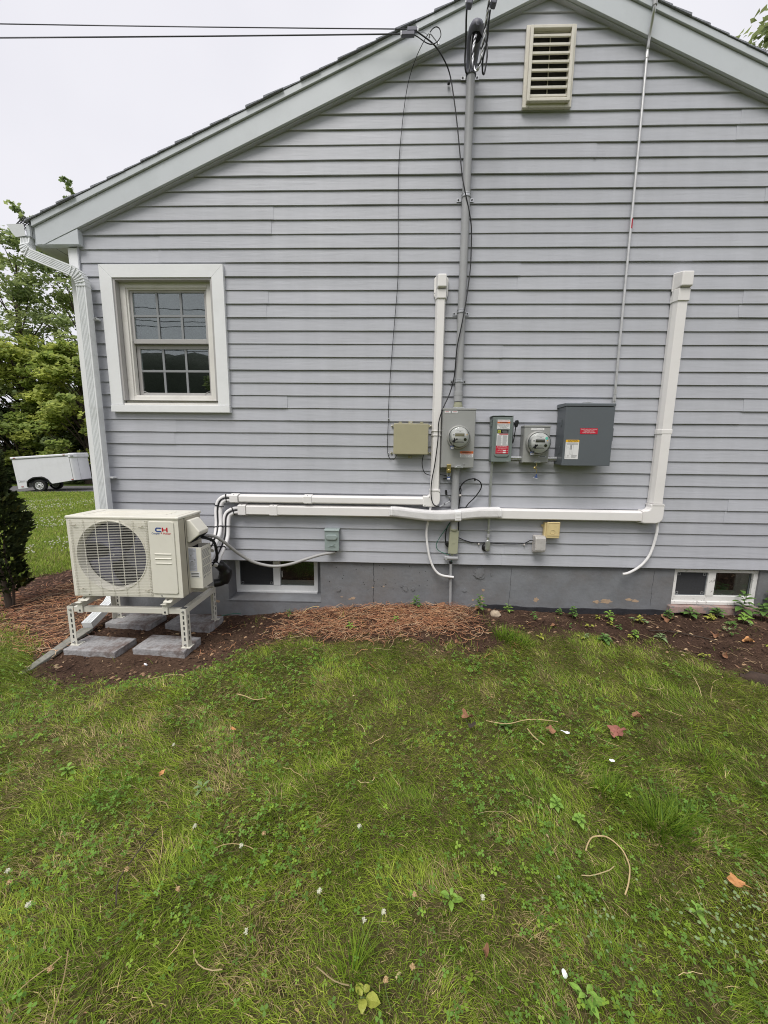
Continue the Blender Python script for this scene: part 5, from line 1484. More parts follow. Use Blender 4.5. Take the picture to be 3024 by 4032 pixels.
o = MB().tube([(-1.479, -0.5, 0.318), (-1.451, -0.46, 0.326), (-1.401, -0.4, 0.308), (-1.355, -0.34, 0.25), (-1.291, -0.24, 0.135), (-1.207, -0.17, 0.046), (-1.104, -0.13, -0.0), (-1.001, -0.12, -0.01), (-0.881, -0.12, 0.013), (-0.754, -0.1, 0.053), (-0.639, -0.08, 0.086), (-0.545, -0.05, 0.098), (-0.517, -0.042, 0.104), (-0.512, -0.04, 0.112)], 0.0125, n=12, sub=8).build('electrical_whip', 'grey_whip', smooth_deg=60)
tag(o, 'grey flexible cable sagging from the heat pump to the small disconnect box', 'cable')
t = thing('control_cables', (-1.43, -0.48, 0.31), 'bundle of black control cables bent over the heat pump side cover', 'cables')
bc = [(-1.46, -0.5, 0.322), (-1.438, -0.5, 0.319), (-1.408, -0.49, 0.307), (-1.388, -0.47, 0.287), (-1.377, -0.46, 0.264), (-1.375, -0.45, 0.231), (-1.38, -0.43, 0.193), (-1.392, -0.4, 0.152), (-1.41, -0.37, 0.116), (-1.43, -0.36, 0.083)]
for k in range(4):
    dx, dz = [(0, 0), (0.008, 0.006), (-0.006, 0.009), (0.004, -0.008)][k]
    MB().tube([(a + dx, b + 0.004 * k, c + dz) for a, b, c in bc], 0.0055, n=7, sub=5).build('cable', 'black', t, smooth_deg=60)
MB().tube([(-1.372, -0.458, 0.262), (-1.360, -0.462, 0.256)], 0.002, n=5).build('tie_tail', 'black', t)
o = MB().tube([(-1.44, -0.34, 0.09), (-1.415, -0.28, 0.03), (-1.40, -0.24, -0.04), (-1.43, -0.24, -0.11), (-1.49, -0.27, -0.12)], [0.022] * 4 + [0.04] * 6 + [0.052] * 8 + [0.035] * 7, n=12, sub=6).build('drain_elbow', 'black_plastic', smooth_deg=70)
tag(o, 'black rounded pipe wrap behind the heat pump side cover', 'pipe wrap')

# ================================================================== HEAT PUMP ON ITS STAND
ax0, ax1, ay0, ay1, az0, az1 = -2.300, -1.505, -0.700, -0.390, -0.078, 0.487
t = thing('heat_pump', (-1.9, -0.54, -0.08), 'ivory outdoor heat pump with a big round fan grille beside the house corner', 'heat pump')
body = MB()
body.box(ax0, ax1, ay0 + 0.085, ay1, az0, az1)
body.box(-1.725, ax1, ay0 + 0.001, ay0 + 0.085, az0, az1)
body.build('cabinet', 'ac_side', t, bevel=0.006)
# front panel with the round opening
CX, CZ, CR = -1.997, 0.2215, 0.251
fp = MB()
n = 72
x0, x1, z0, z1 = ax0, -1.7245, az0, az1
inner, outer = [], []
for k in range(n):
    w = 2 * PI * k / n
    c, s = math.cos(w), math.sin(w)
    inner.append((CX + CR * c, CZ + CR * s))
    tx = ((x1 - CX) / c) if c > 1e-9 else ((x0 - CX) / c if c < -1e-9 else 1e9)
    tz = ((z1 - CZ) / s) if s > 1e-9 else ((z0 - CZ) / s if s < -1e-9 else 1e9)
    q = min(tx, tz)
    outer.append((CX + q * c, CZ + q * s))
for (px, pz) in ((x0, z0), (x1, z0), (x1, z1), (x0, z1)):
    k = min(range(n), key=lambda i: (outer[i][0] - px) ** 2 + (outer[i][1] - pz) ** 2)
    outer[k] = (px, pz)
vs = [(a, ay0, b) for a, b in inner] + [(a, ay0, b) for a, b in outer] + [(a, ay0 + 0.012, b) for a, b in inner] + [(a, ay0 + 0.084, b) for a, b in outer]
fs = []
for k in range(n):
    j = (k + 1) % n
    fs += [(k, j, n + j, n + k), (k, 2 * n + k, 2 * n + j, j), (n + k, n + j, 3 * n + j, 3 * n + k), (2 * n + k, 3 * n + k, 3 * n + j, 2 * n + j)]
fp.add(vs, fs)
front = fp.build('front_panel', 'ac', t)
pf = MB()
pf.box(-1.7242, ax1 + 0.0005, ay0, ay0 + 0.0008, az0, az1)
pf.build('front_panel', 'ac', t)
MB().lathe([(CR + 0.006, 0), (CR + 0.004, 0.005), (CR - 0.002, 0.005), (CR - 0.004, -0.02), (CR - 0.012, -0.065), (CR - 0.010, -0.065), (CR + 0.001, -0.02)], (CX, ay0, CZ), n=64, loop=True).build('bell_ring', 'ac', t, smooth_deg=40)
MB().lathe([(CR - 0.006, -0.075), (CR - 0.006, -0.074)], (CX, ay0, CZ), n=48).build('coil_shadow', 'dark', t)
# fan
fan = MB().lathe([(0.052, 0), (0.052, 0.03), (0.044, 0.045), (0.001, 0.05)], (CX, ay0 + 0.070, CZ), n=28).build('fan_hub', 'fan', t, smooth_deg=40)
MB().lathe([(0.008, 0), (0.006, 0.003)], (CX - 0.002, ay0 + 0.0185, CZ + 0.004), n=10).build('hub_nut', 'alu_wire', fan)
for b in range(3):
    a0 = math.radians(-35 + 120 * b)
    vs, fs = [], []
    NR, NA = 7, 8
    for i in range(NR):
        r = 0.045 + (CR - 0.022 - 0.045) * i / (NR - 1)
        span = math.radians(52 + 34 * i / (NR - 1))
        for j in range(NA):
            q = j / (NA - 1)
            w = a0 + span * (q - 0.25) + 0.25 * i / NR
            yy = ay0 + 0.066 - 0.040 * q + 0.010 * math.sin(q * PI)
            vs.append((CX + r * math.cos(w), yy, CZ + r * math.sin(w)))
    for i in range(NR - 1):
        for j in range(NA - 1):
            fs.append((i * NA + j, i * NA + j + 1, (i + 1) * NA + j + 1, (i + 1) * NA + j))
    o = MB().add(vs, fs).build('fan_blade', 'fan', t, smooth_deg=70)
    so = o.modifiers.new('thick', 'SOLIDIFY'); so.thickness = 0.003
# guard grille
gr = MB()
gx0, gx1, gz0, gz1 = -2.276, -1.728, -0.058, 0.478
for k in range(47):
    z = gz0 + (gz1 - gz0) * k / 46
    gr.tube([(gx0, ay0 - 0.0105, z), (gx1, ay0 - 0.0105, z)], 0.0011, n=5)
    gr.tube([(gx1, ay0 - 0.0105, z), (gx1 + 0.005, ay0 - 0.001, z)], 0.0023, n=5)
    gr.tube([(gx0, ay0 - 0.0105, z), (gx0 - 0.004, ay0 - 0.001, z)], 0.0023, n=5)
for k in range(7):
    x = gx0 + 0.008 + (gx1 - gx0 - 0.016) * k / 6
    gr.tube([(x, ay0 - 0.0075, gz0 - 0.004), (x, ay0 - 0.0075, gz1 + 0.004)], 0.0026, n=5)
g_ = gr.build('fan_guard', 'ac', t, smooth_deg=60)
for x, z in ((-2.24, 0.442), (-1.765, 0.440), (-2.235, -0.02), (-1.755, -0.022)):
    MB().tube([(x - 0.016, ay0 - 0.013, z - 0.003), (x - 0.004, ay0 - 0.014, z + 0.001), (x + 0.004, ay0 - 0.014, z - 0.001), (x + 0.018, ay0 - 0.013, z + 0.004)], 0.0036, n=6).build('guard_clip', 'ac_side', g_)
# right hand panel, emblem, ribs
pts = []
for cx, cz, a0 in ((-1.549, 0.462, 0), (-1.700, 0.462, 90), (-1.706, -0.035, 180), (-1.549, -0.035, 270)):
    for k in range(5):
        w = math.radians(a0 + 22.5 * k)
        pts.append((cx + 0.014 * math.cos(w), cz + 0.014 * math.sin(w)))
MB().prism(pts, ay0 - 0.0075, ay0 + 0.0002).build('raised_panel', 'ac', t, bevel=0.005, seg=3)
for z in (0.243, 0.2095, 0.176):
    MB().tube([(-1.682, ay0 - 0.0072, z), (-1.565, ay0 - 0.0072, z)], 0.0048, n=8).build('rib', 'ac', t, smooth_deg=60)
yy = ay0 - 0.0083
# emblem: a blue C and a red H over the maker's name
Cm = [(-1.620, 0.4275), (-1.6265, 0.434), (-1.655, 0.434), (-1.6655, 0.425), (-1.6655, 0.411), (-1.655, 0.402), (-1.6265, 0.402), (-1.621, 0.408), (-1.632, 0.4115), (-1.6345, 0.410), (-1.651, 0.410), (-1.656, 0.4135), (-1.656, 0.4225), (-1.651, 0.426), (-1.6345, 0.426), (-1.632, 0.4245)]
MB().prism(Cm, yy - 0.0006, yy + 0.0006).build('emblem_letter', 'logo_blue', t)
Hm = [(-1.6175, 0.434), (-1.6085, 0.434), (-1.6085, 0.4215), (-1.5865, 0.4215), (-1.5865, 0.434), (-1.5775, 0.434), (-1.5775, 0.402), (-1.5865, 0.402), (-1.5865, 0.4145), (-1.6085, 0.4145), (-1.6085, 0.402), (-1.6175, 0.408)]
MB().prism(Hm, yy - 0.0006, yy + 0.0006).build('emblem_letter', 'logo_red', t)
text('Cooper', 0.0185, -1.6630, yy, 0.3915, 'logo_blue', t, bold=0.0003)
text('&', 0.0165, -1.6225, yy, 0.395, 'ink_red', t)
text('Hunter', 0.0185, -1.5830, yy, 0.3915, 'logo_red', t, bold=0.0003)
for x in (-2.19, -1.66):
    MB().lathe([(0.006, 0), (0.004, 0.003)], (x, ay0 - 0.0005, az0 + 0.012), n=8).build('screw', 'bolt', t)
# lid
lid = MB().box(ax0 - 0.006, ax1 + 0.006, ay0 - 0.006, ay1 + 0.006, az1 + 0.0005, az1 + 0.020).build('lid', 'ac', t, bevel=0.007, seg=3)
for y in (-0.61, -0.55, -0.49):
    MB().box(ax0 + 0.14, ax1 - 0.13, y - 0.012, y + 0.012, az1 + 0.0195, az1 + 0.0235).build('lid_rib', 'ac', lid, bevel=0.002)
for x in (ax0 + 0.06, ax1 - 0.06):
    MB().box(x - 0.035, x + 0.035, -0.66, -0.43, az1 + 0.0195, az1 + 0.0225).build('lid_rib', 'ac', lid, bevel=0.002)
# seam on the side, side cover, hood
MB().box(ax1 + 0.0005, ax1 + 0.002, ay0 + 0.075, ay0 + 0.079, az0, az1).build('side_seam', 'slot', t)
sc_ = MB()
bx0, bx1, by0, by1, bz0, bz1 = ax1 + 0.0005, -1.408, -0.600, -0.452, -0.043, 0.268
for (a, b, c, d) in ((bx0, bx1, by0, by0 + 0.004), (bx0, bx1, by1 - 0.004, by1), (bx1 - 0.004, bx1, by0 + 0.004, by1 - 0.004)):
    sc_.box(a, b, c, d, bz0, bz1)
sc_.box(bx0, bx1 - 0.004, by0 + 0.004, by1 - 0.004, bz0, bz0 + 0.004)
cv = sc_.build('valve_cover', 'ac', t, bevel=0.003)
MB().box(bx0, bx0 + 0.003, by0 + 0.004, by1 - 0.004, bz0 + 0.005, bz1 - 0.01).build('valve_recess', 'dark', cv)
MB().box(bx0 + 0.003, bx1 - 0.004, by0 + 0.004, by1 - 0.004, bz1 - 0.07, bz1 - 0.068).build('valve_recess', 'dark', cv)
st = plate('rating_label', bx0 + 0.004, bx0 + 0.060, 0.088, 0.262, by0 - 0.0004, 'st_grey', cv)
rr = [(bx0 + 0.008, bx0 + 0.056 - random.uniform(0, 0.02), 0.256 - k * 0.0062, 0.2585 - k * 0.0062) for k in range(26) if k not in (8, 9, 14, 15, 22)]
rr += [(bx0 + 0.014, bx0 + 0.026, 0.200, 0.212), (bx0 + 0.02, bx0 + 0.034, 0.158, 0.166), (bx0 + 0.042, bx0 + 0.052, 0.170, 0.180)]
print_lines(rr, by0 - 0.0020, 'ink_grey', st)
st = plate('serial_label', bx0 + 0.010, bx0 + 0.078, 0.041, 0.083, by0 - 0.0004, 'st_white', cv)
print_lines([(bx0 + 0.015, bx0 + 0.07, z, z + 0.005) for z in (0.070, 0.059, 0.047)], by0 - 0.0020, 'ink', st)
dm = MB()
xs = bx1 + 0.0006
def yz(y0_, y1_, z0_, z1_):
    dm.quad((xs, y0_, z0_), (xs, y1_, z0_), (xs, y1_, z1_), (xs, y0_, z1_))
for k in range(20):
    z = 0.24 - k * 0.0095
    if k in (7, 13): continue
    yz(by0 + 0.012, by1 - 0.012 - random.uniform(0, 0.03), z, z + 0.004)
for q in range(6):
    yz(by0 + 0.02 + 0.018 * q, by0 + 0.03 + 0.018 * q, 0.03 + 0.005 * (q % 3), 0.042 + 0.004 * (q % 2))
dm.build('wiring_diagram', 'ink_grey', cv, recalc=False)
hood = MB().prism([(ax1 + 0.0005, 0.470), (ax1 + 0.03, 0.470), (-1.408, 0.385), (-1.412, 0.360), (ax1 + 0.02, 0.305), (ax1 + 0.0005, 0.305)], -0.604, -0.462)
hd = hood.build('cable_hood', 'ac', t, bevel=0.008, seg=3)
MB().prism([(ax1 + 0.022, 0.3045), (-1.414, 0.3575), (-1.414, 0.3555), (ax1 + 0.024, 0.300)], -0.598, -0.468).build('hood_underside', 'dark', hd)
MB().lathe([(0.016, 0), (0.016, 0.02)], (-1.470, -0.52, 0.332), (0.6, 0.1, -0.6), 12).build('cable_gland', 'galv', hd)
for x in (-2.24, -1.625):
    MB().prism([(ay0 + 0.01, -0.108), (ay0 - 0.006, -0.112), (ay0 - 0.006, -0.118), (ay1 + 0.01, -0.118), (ay1 + 0.01, -0.079), (ay0 + 0.055, -0.079)], x - 0.030, x + 0.030, 'x').build('foot', 'ac', t, bevel=0.003)
    MB().lathe([(0.008, 0), (0.008, 0.010)], (x - 0.004, ay0 + 0.016, -0.108), (0, 0, 1), 6).build('bolt', 'bolt', t)

# stand
t = thing('pump_stand', (-1.95, -0.42, -0.482), 'white steel stand with slotted legs under the heat pump', 'stand')
zt, zb = -0.180, -0.482
def leg(x, y, sx, sy):
    """L-angle leg: one flange facing the front, one facing the side"""
    l = MB()
    xa, xb = (x, x + 0.046) if sx > 0 else (x - 0.046, x)
    l.box(xa, xb, y - 0.0015, y + 0.0015, zb, zt + 0.002)
    xs = xa if sx > 0 else xb
    l.box(xs - 0.0015, xs + 0.0015, y + 0.0016 if sy > 0 else y - 0.046, y + 0.046 if sy > 0 else y - 0.0016, zb, zt + 0.002)
    lg = l.build('leg', 'stand', t)
    sl = MB()
    xm = (xa + xb) / 2 + 0.002
    xf = xs + (0.0019 if sx < 0 else -0.0019)
    for k in range(5):
        z = zb + 0.055 + k * 0.042
        for (u, v) in ((y - 0.0019, 0),):
            sl.box(xm - 0.0055, xm + 0.0055, u - 0.0002, u + 0.0002, z, z + 0.027)
        ym = y + (0.022 if sy > 0 else -0.022)
        sl.box(xf - 0.0002, xf + 0.0002, ym - 0.0055, ym + 0.0055, z, z + 0.027)
    tag(sl.build('leg_slots', 'slot', lg), kind='stuff')
    bp = MB().box(min(xa, xb) - 0.004, max(xa, xb) + 0.018, y - 0.012, y + 0.055 if sy > 0 else y + 0.02, zb, zb + 0.004)
    f_ = bp.build('foot_plate', 'stand', lg)
    for z in (zt - 0.020, zb + 0.026):
        MB().lathe([(0.0085, 0), (0.0085, 0.006), (0.005, 0.012)], (xm, y - 0.0015, z), n=6).build('bolt', 'bolt', lg)
    return lg
leg(-2.404, -0.664, 1, 1)
leg(-1.516, -0.664, -1, 1)
leg(-2.415, -0.178, 1, -1)
leg(-1.526, -0.178, -1, -1)
def chan(x0, x1, y0, y1, z0, z1, name):
    return MB().box(x0, x1, y0, y1, z0, z1).build(name, 'stand', t, bevel=0.002)
chan(-2.3565, -1.5635, -0.662, -0.6585, zt - 0.040, zt, 'front_rail')
chan(-2.3565, -1.5635, -0.658, -0.625, zt - 0.0035, zt, 'front_rail')
chan(-2.3685, -1.5735, -0.215, -0.178, zt - 0.040, zt, 'rear_rail')
chan(-1.5215, -1.5185, -0.616, -0.226, zt - 0.040, zt, 'side_rail')
chan(-1.558, -1.5218, -0.616, -0.226, zt - 0.0035, zt, 'side_rail')
chan(-2.4135, -2.4105, -0.616, -0.226, zt - 0.040, zt, 'side_rail')
for x in (-2.300, -1.665):
    b = chan(x - 0.018, x + 0.018, -0.672, -0.17, zt + 0.0005, zt + 0.036, 'cross_rail')
    MB().box(x - 0.020, x + 0.020, -0.674, -0.6635, zt - 0.042, zt + 0.012).build('rail_clamp', 'stand', b, bevel=0.002)
    MB().box(x - 0.006, x + 0.006, -0.6765, -0.6742, zt - 0.030, zt - 0.016).build('clamp_slot', 'slot', b)
    MB().box(x - 0.022, x + 0.022, -0.69, -0.64, zt + 0.037, zt + 0.041).build('pad', 'stand', b, bevel=0.002)
    MB().box(x - 0.012, x + 0.012, -0.668, -0.655, zt + 0.0365, zt + 0.062).build('riser', 'stand', b, bevel=0.002)
    MB().box(x - 0.012, x + 0.012, -0.35, -0.33, zt + 0.0365, zt + 0.062).build('riser', 'stand', b, bevel=0.002)

# four concrete pavers
def paver(cx, cy, rot, label, seed):
    rnd = random.Random(seed)
    bm = bmesh.new()
    bmesh.ops.create_cube(bm, size=1.0)
    bmesh.ops.scale(bm, vec=(0.402, 0.222, 0.075), verts=bm.verts)
    bmesh.ops.bevel(bm, geom=bm.edges[:], offset=0.006, segments=2, affect='EDGES', profile=0.6)
    bmesh.ops.subdivide_edges(bm, edges=[e for e in bm.edges if e.calc_length() > 0.05], cuts=9, use_grid_fill=True)
    for v in bm.verts:
        v.co += Vector((rnd.uniform(-1, 1), rnd.uniform(-1, 1), rnd.uniform(-1, 1))) * 0.0014
    me = bpy.data.meshes.new('paver')
    bm.to_mesh(me)
    bm.free()
    me.materials.append(M['concrete'])
    me.shade_smooth()
    me.set_sharp_from_angle(angle=math.radians(40))
    o = bpy.data.objects.new('paver', me)
    C.objects.link(o)
    o.location = (cx, cy, -0.482 - 0.0375)
    o.rotation_euler = (0, 0, math.radians(rot))
    tag(o, label, 'paver', 'concrete pavers under the stand')
paver(-2.205, -0.632, -3.5, 'grey concrete paver under the front left leg of the stand', 1)
paver(-1.716, -0.592, -3.0, 'soil stained concrete paver under the front right leg of the stand', 2)
paver(-2.228, -0.195, -3.0, 'grey concrete paver under the rear left leg of the stand', 3)
paver(-1.716, -0.192, -5.5, 'grey concrete paver under the rear right leg, nearest the wall', 4)

# ================================================================== GROUND
xs = np.unique(np.concatenate([-np.geomspace(5.2, 320, 60), np.arange(-5.2, 4.8, 0.036), np.geomspace(4.8, 320, 50)]))
ys = np.unique(np.concatenate([-np.geomspace(3.7, 320, 40), np.arange(-3.7, 2.6, 0.036), np.geomspace(2.6, 320, 80)]))
X, Y = np.meshgrid(xs, ys)
Z = gz(X, Y)
SD = bed_sd(X, Y) + 0.30 * (fbm(X * 4, Y * 4, 11) - 0.5) + 0.22 * (fbm(X * 14, Y * 14, 12) - 0.5)
bedm = sstep(0.06, -0.12, SD)
near = (np.abs(X) < 6) & (np.abs(Y) < 4)
Z = Z + np.where(near, 0.022 * (fbm(X * 9, Y * 9, 21) - 0.5) + 0.018 * bedm * (fbm(X * 26, Y * 26, 22) - 0.5), 0)
inside = (X > -2.5) & (X < 4.6) & (Y > 0.10) & (Y < 7.9)
Z = np.where(inside, -1.6, Z)
ny, nx = X.shape
idx = np.arange(ny * nx).reshape(ny, nx)
F = np.stack([idx[:-1, :-1], idx[:-1, 1:], idx[1:, 1:], idx[1:, :-1]], -1).reshape(-1, 4)
p1, p2 = fbm(X * 2.2, Y * 2.2, 31), fbm(X * 11, Y * 11, 32)
thatch = np.array([0.095, 0.085, 0.035])[None, None] * (0.6 + 0.8 * p2[..., None])
soil = np.array([0.062, 0.038, 0.028])[None, None] * (0.55 + 0.95 * p2[..., None])
dry = np.array([0.115, 0.075, 0.052])[None, None]
soil = soil + (dry - soil) * sstep(0.5, 0.75, p1)[..., None] * 0.6
farg = np.array([0.085, 0.125, 0.030])[None, None] * (0.7 + 0.6 * fbm(X * 0.8, Y * 0.8, 33)[..., None])
fw = sstep(4.0, 9.0, np.hypot(X, Y + 1))[..., None]
lawn = thatch * (1 - fw) + farg * fw
col = lawn * (1 - bedm[..., None]) + soil * bedm[..., None]
gm = bpy.data.materials.new('ground_soil')
gm.use_nodes = True
nt = gm.node_tree
p = nt.nodes['Principled BSDF']
p.inputs['Roughness'].default_value = 0.95
p.inputs['Specular IOR Level'].default_value = 0.1
a = nt.nodes.new('ShaderNodeAttribute'); a.attribute_name = 'tint'
tc = nt.nodes.new('ShaderNodeTexCoord')
nz = nt.nodes.new('ShaderNodeTexNoise'); nz.inputs['Scale'].default_value = 55; nz.inputs['Detail'].default_value = 8; nz.inputs['Roughness'].default_value = 0.75
rp = nt.nodes.new('ShaderNodeValToRGB')
rp.color_ramp.elements[0].position = 0.32; rp.color_ramp.elements[0].color = (0.35, 0.33, 0.30, 1)
rp.color_ramp.elements[1].position = 0.72; rp.color_ramp.elements[1].color = (1.55, 1.5, 1.45, 1)
mu = nt.nodes.new('ShaderNodeMixRGB'); mu.blend_type = 'MULTIPLY'; mu.inputs[0].default_value = 1
bp = nt.nodes.new('ShaderNodeBump'); bp.inputs['Strength'].default_value = 0.9; bp.inputs['Distance'].default_value = 0.012
nt.links.new(tc.outputs['Object'], nz.inputs['Vector'])
nt.links.new(nz.outputs['Fac'], rp.inputs[0])
nt.links.new(a.outputs['Color'], mu.inputs[1]); nt.links.new(rp.outputs[0], mu.inputs[2])
nt.links.new(mu.outputs[0], p.inputs['Base Color'])
nt.links.new(nz.outputs['Fac'], bp.inputs['Height']); nt.links.new(bp.outputs[0], p.inputs['Normal'])
ground = np_mesh('ground', np.stack([X, Y, Z], -1).reshape(-1, 3), [F], gm, col.reshape(-1, 3), True)
tag(ground, kind='structure')

# asphalt driveway behind the lawn
dxs = np.linspace(-34, -6, 80)
V, Fq = [], []
for i, x in enumerate(dxs):
    for j, y in enumerate(np.linspace(13.2, 17.2, 9)):
        yy_ = y + 2.5 + 0.12 * (x + 18)
        V.append((x, yy_, float(gz(x, yy_)) + 0.012))
for i in range(79):
    for j in range(8):
        q = i * 9 + j
        Fq.append((q, q + 9, q + 10, q + 1))
tag(np_mesh('driveway', V, [np.array(Fq)], 'asphalt'), kind='structure')

# ------------------------------------------------------------------ grass
rng = np.random.default_rng(5)
def lawn_mask(x, y):
    sd = bed_sd(x, y) + 0.30 * (fbm(x * 4, y * 4, 11) - 0.5) + 0.22 * (fbm(x * 14, y * 14, 12) - 0.5)
    return sstep(-0.15, 0.12, sd)
GD, GM, GY, GS = np.array([0.065, 0.140, 0.014]), np.array([0.250, 0.362, 0.036]), np.array([0.50, 0.57, 0.085]), np.array([0.60, 0.47, 0.24])
def grass_tint(x, y, rng, dryamt=1.0):
    n = len(x)
    a = fbm(x * 1.7, y * 1.7, 41)
    b = fbm(x * 6.0, y * 6.0, 42)
    dry = np.clip(0.09 + 0.70 * (sstep(0.50, 0.78, 0.6 * fbm(x * 1.3 + 5, y * 1.3, 43) + 0.4 * fbm(x * 7, y * 7, 44))) * dryamt + 0.30 * sstep(-1.7, -2.5, y) * sstep(-0.2, 0.9, x) * sstep(0.35, 0.6, fbm(x * 3, y * 3, 45)), 0, 0.75)
    u = rng.random(n)
    w = np.clip(-0.02 + 0.35 * a + 0.62 * b + 0.34 * (rng.random(n) - 0.3), 0, 1)[:, None]
    c = np.where(w < 0.5, GD + (GM - GD) * (w / 0.5), GM + (GY - GM) * ((w - 0.5) / 0.5))
    s = (u < dry)[:, None]
    c = np.where(s, GS * (0.55 + 0.6 * rng.random(n))[:, None], c)
    return c * (0.55 + 0.9 * rng.random(n) ** 1.3)[:, None]
def flow(x, y):
    w = sstep(0.6, -0.6, x)
    return -2.3 + 2.2 * (fbm(x * 1.1, y * 1.1, 53) - 0.5) + (1 - w) * 2.6 * (fbm(x * 1.7 + 3, y * 1.7, 51, 2) - 0.5) + 6.0 * (fbm(x * 6.5, y * 6.5, 52, 2) - 0.5)
parts = []
def add_blades(x, y, h, w, lean, ang, tint, seg=2):
    parts.append(blades(rng, x, y, gz(x, y) + np.where(np.abs(x) < 6, 0.022 * (fbm(x * 9, y * 9, 21) - 0.5), 0) - 0.004, h, w, ang, lean, tint, seg))
def scatter(n, x0, x1, y0, y1, yb=None):
    x = rng.uniform(x0, x1, n); y = rng.uniform(y0, y1, n)
    return x, y
# short mown turf close to the camera
# matted thatch: short dead and green blades lying flat
x, y = scatter(620000, -3.6, 3.6, -3.2, -0.3)
keep = (rng.random(len(x)) < lawn_mask(x, y)) & ((np.abs(x) < 0.75 + 1.02 * (y + 3.28) + 0.3) | (y < -2.6))
keep &= ~((y < -2.75) & (np.hypot(x, y + 3.28) > 1.2)) & ~((x > -2.43) & (x < -1.48) & (y > -0.78))
x, y = x[keep], y[keep]
n = len(x)
tt = np.where((rng.random(n) < 0.30 + 0.5 * sstep(0.45, 0.7, fbm(x * 5, y * 5, 46)))[:, None], np.array([0.46, 0.36, 0.18]), np.array([0.16, 0.25, 0.036])) * rng.uniform(0.35, 1.25, n)[:, None]
add_blades(x, y, rng.uniform(0.015, 0.045, n), rng.uniform(0.0016, 0.0030, n), np.clip(rng.normal(0.97, 0.02, n), 0.9, 0.995), rng.uniform(0, 2 * PI, n), tt, 1)
x, y = scatter(520000, -3.6, 3.6, -3.2, -0.30)
keep = rng.random(len(x)) < lawn_mask(x, y) * (0.55 + 0.45 * sstep(-1.2, -2.0, y))
keep &= (np.abs(x) < 0.75 + 1.02 * (y + 3.28) + 0.35) | (y < -2.6)
keep &= ~((y < -2.75) & (np.hypot(x, y + 3.28) > 1.4))
keep &= ~((x > -2.43) & (x < -1.48) & (y > -0.78))
x, y = x[keep], y[keep]
n = len(x)
thick = fbm(x * 3.1, y * 3.1, 61)
h = (0.022 + 0.036 * thick) * rng.uniform(0.6, 1.35, n) * (0.75 + 0.35 * lawn_mask(x, y))
ang = flow(x, y) + rng.normal(0, 0.85, n)
add_blades(x, y, h, rng.uniform(0.0018, 0.0036, n), np.clip(rng.normal(0.80, 0.15, n), 0.2, 0.97), ang, grass_tint(x, y, rng))
# longer swept wisps
x, y = scatter(60000, -3.4, 3.2, -2.9, -0.45)
k = (rng.random(len(x)) < lawn_mask(x, y) * sstep(0.44, 0.70, fbm(x * 2.4, y * 2.4, 62) + 0.10 * sstep(0, -1.5, x))) & ~((x > -2.43) & (x < -1.48) & (y > -0.78))
x, y = x[k], y[k]
n = len(x)
add_blades(x, y, rng.uniform(0.045, 0.09, n), rng.uniform(0.0022, 0.0042, n), np.clip(rng.normal(0.82, 0.12, n), 0.3, 0.97), flow(x, y) + rng.normal(0, 0.5, n), grass_tint(x, y, rng, 0.4), 3)
# long wet-looking grass combed over to the left of the stand
x = rng.normal(-2.75, 0.28, 6000); y = rng.normal(-1.0, 0.24, 6000)
k = (lawn_mask(x, y) > 0.3)
x, y = x[k], y[k]; n = len(x)
add_blades(x, y, rng.uniform(0.08, 0.17, n), rng.uniform(0.0028, 0.0055, n), np.clip(rng.normal(0.86, 0.10, n), 0.3, 0.97), -2.5 + rng.normal(0, 0.5, n), grass_tint(x, y, rng, 0.25) * 0.62, 3)
# tufts
for cx, cy, r_, m_, hh in ((1.06, -1.95, 0.09, 500, 0.11), (1.16, -1.90, 0.07, 300, 0.10), (0.95, -1.80, 0.06, 250, 0.09), (0.85, -0.50, 0.09, 300, 0.09), (-2.9, -1.25, 0.12, 600, 0.14), (1.5, -1.6, 0.12, 200, 0.08), (-0.1, -2.42, 0.04, 50, 0.17), (0.95, -0.58, 0.10, 250, 0.09)):
    x = rng.normal(cx, r_ * 0.5, m_); y = rng.normal(cy, r_ * 0.5, m_)
    a = np.arctan2(y - cy, x - cx) + rng.normal(0, 0.5, m_)
    add_blades(x, y, hh * rng.uniform(0.5, 1.1, m_), rng.uniform(0.0028, 0.0048, m_), np.clip(rng.normal(0.6, 0.2, m_), 0.1, 0.95), a, (GD + (GM - GD) * rng.random(m_)[:, None]) * 0.95, 3)
# thin sprouts in the bed
x, y = scatter(5000, -2.5, 3.6, -1.5, -0.06)
k = (rng.random(len(x)) < 0.7 * sstep(0.50, 0.72, fbm(x * 5, y * 5, 66))) & ~((x > -2.43) & (x < -1.48) & (y > -0.78))
x, y = x[k], y[k]; n = len(x)
add_blades(x, y, rng.uniform(0.03, 0.09, n), rng.uniform(0.002, 0.0035, n), np.clip(rng.normal(0.7, 0.2, n), 0.1, 0.95), rng.uniform(0, 2 * PI, n), grass_tint(x, y, rng))
def emit(name, m):
    off, Vs, Ts, Qs, Cs = 0, [], [], [], []
    for V, T, Q, c in parts:
        Vs.append(V); Ts.append(T + off); Cs.append(c)
        if Q is not None: Qs.append(Q + off)
        off += len(V)
    o = np_mesh(name, np.concatenate(Vs), [np.concatenate(Ts)] + ([np.concatenate(Qs)] if Qs else []), m, np.concatenate(Cs))
    tag(o, kind='stuff')
    parts.clear()
    return o
emit('grass', 'blade')
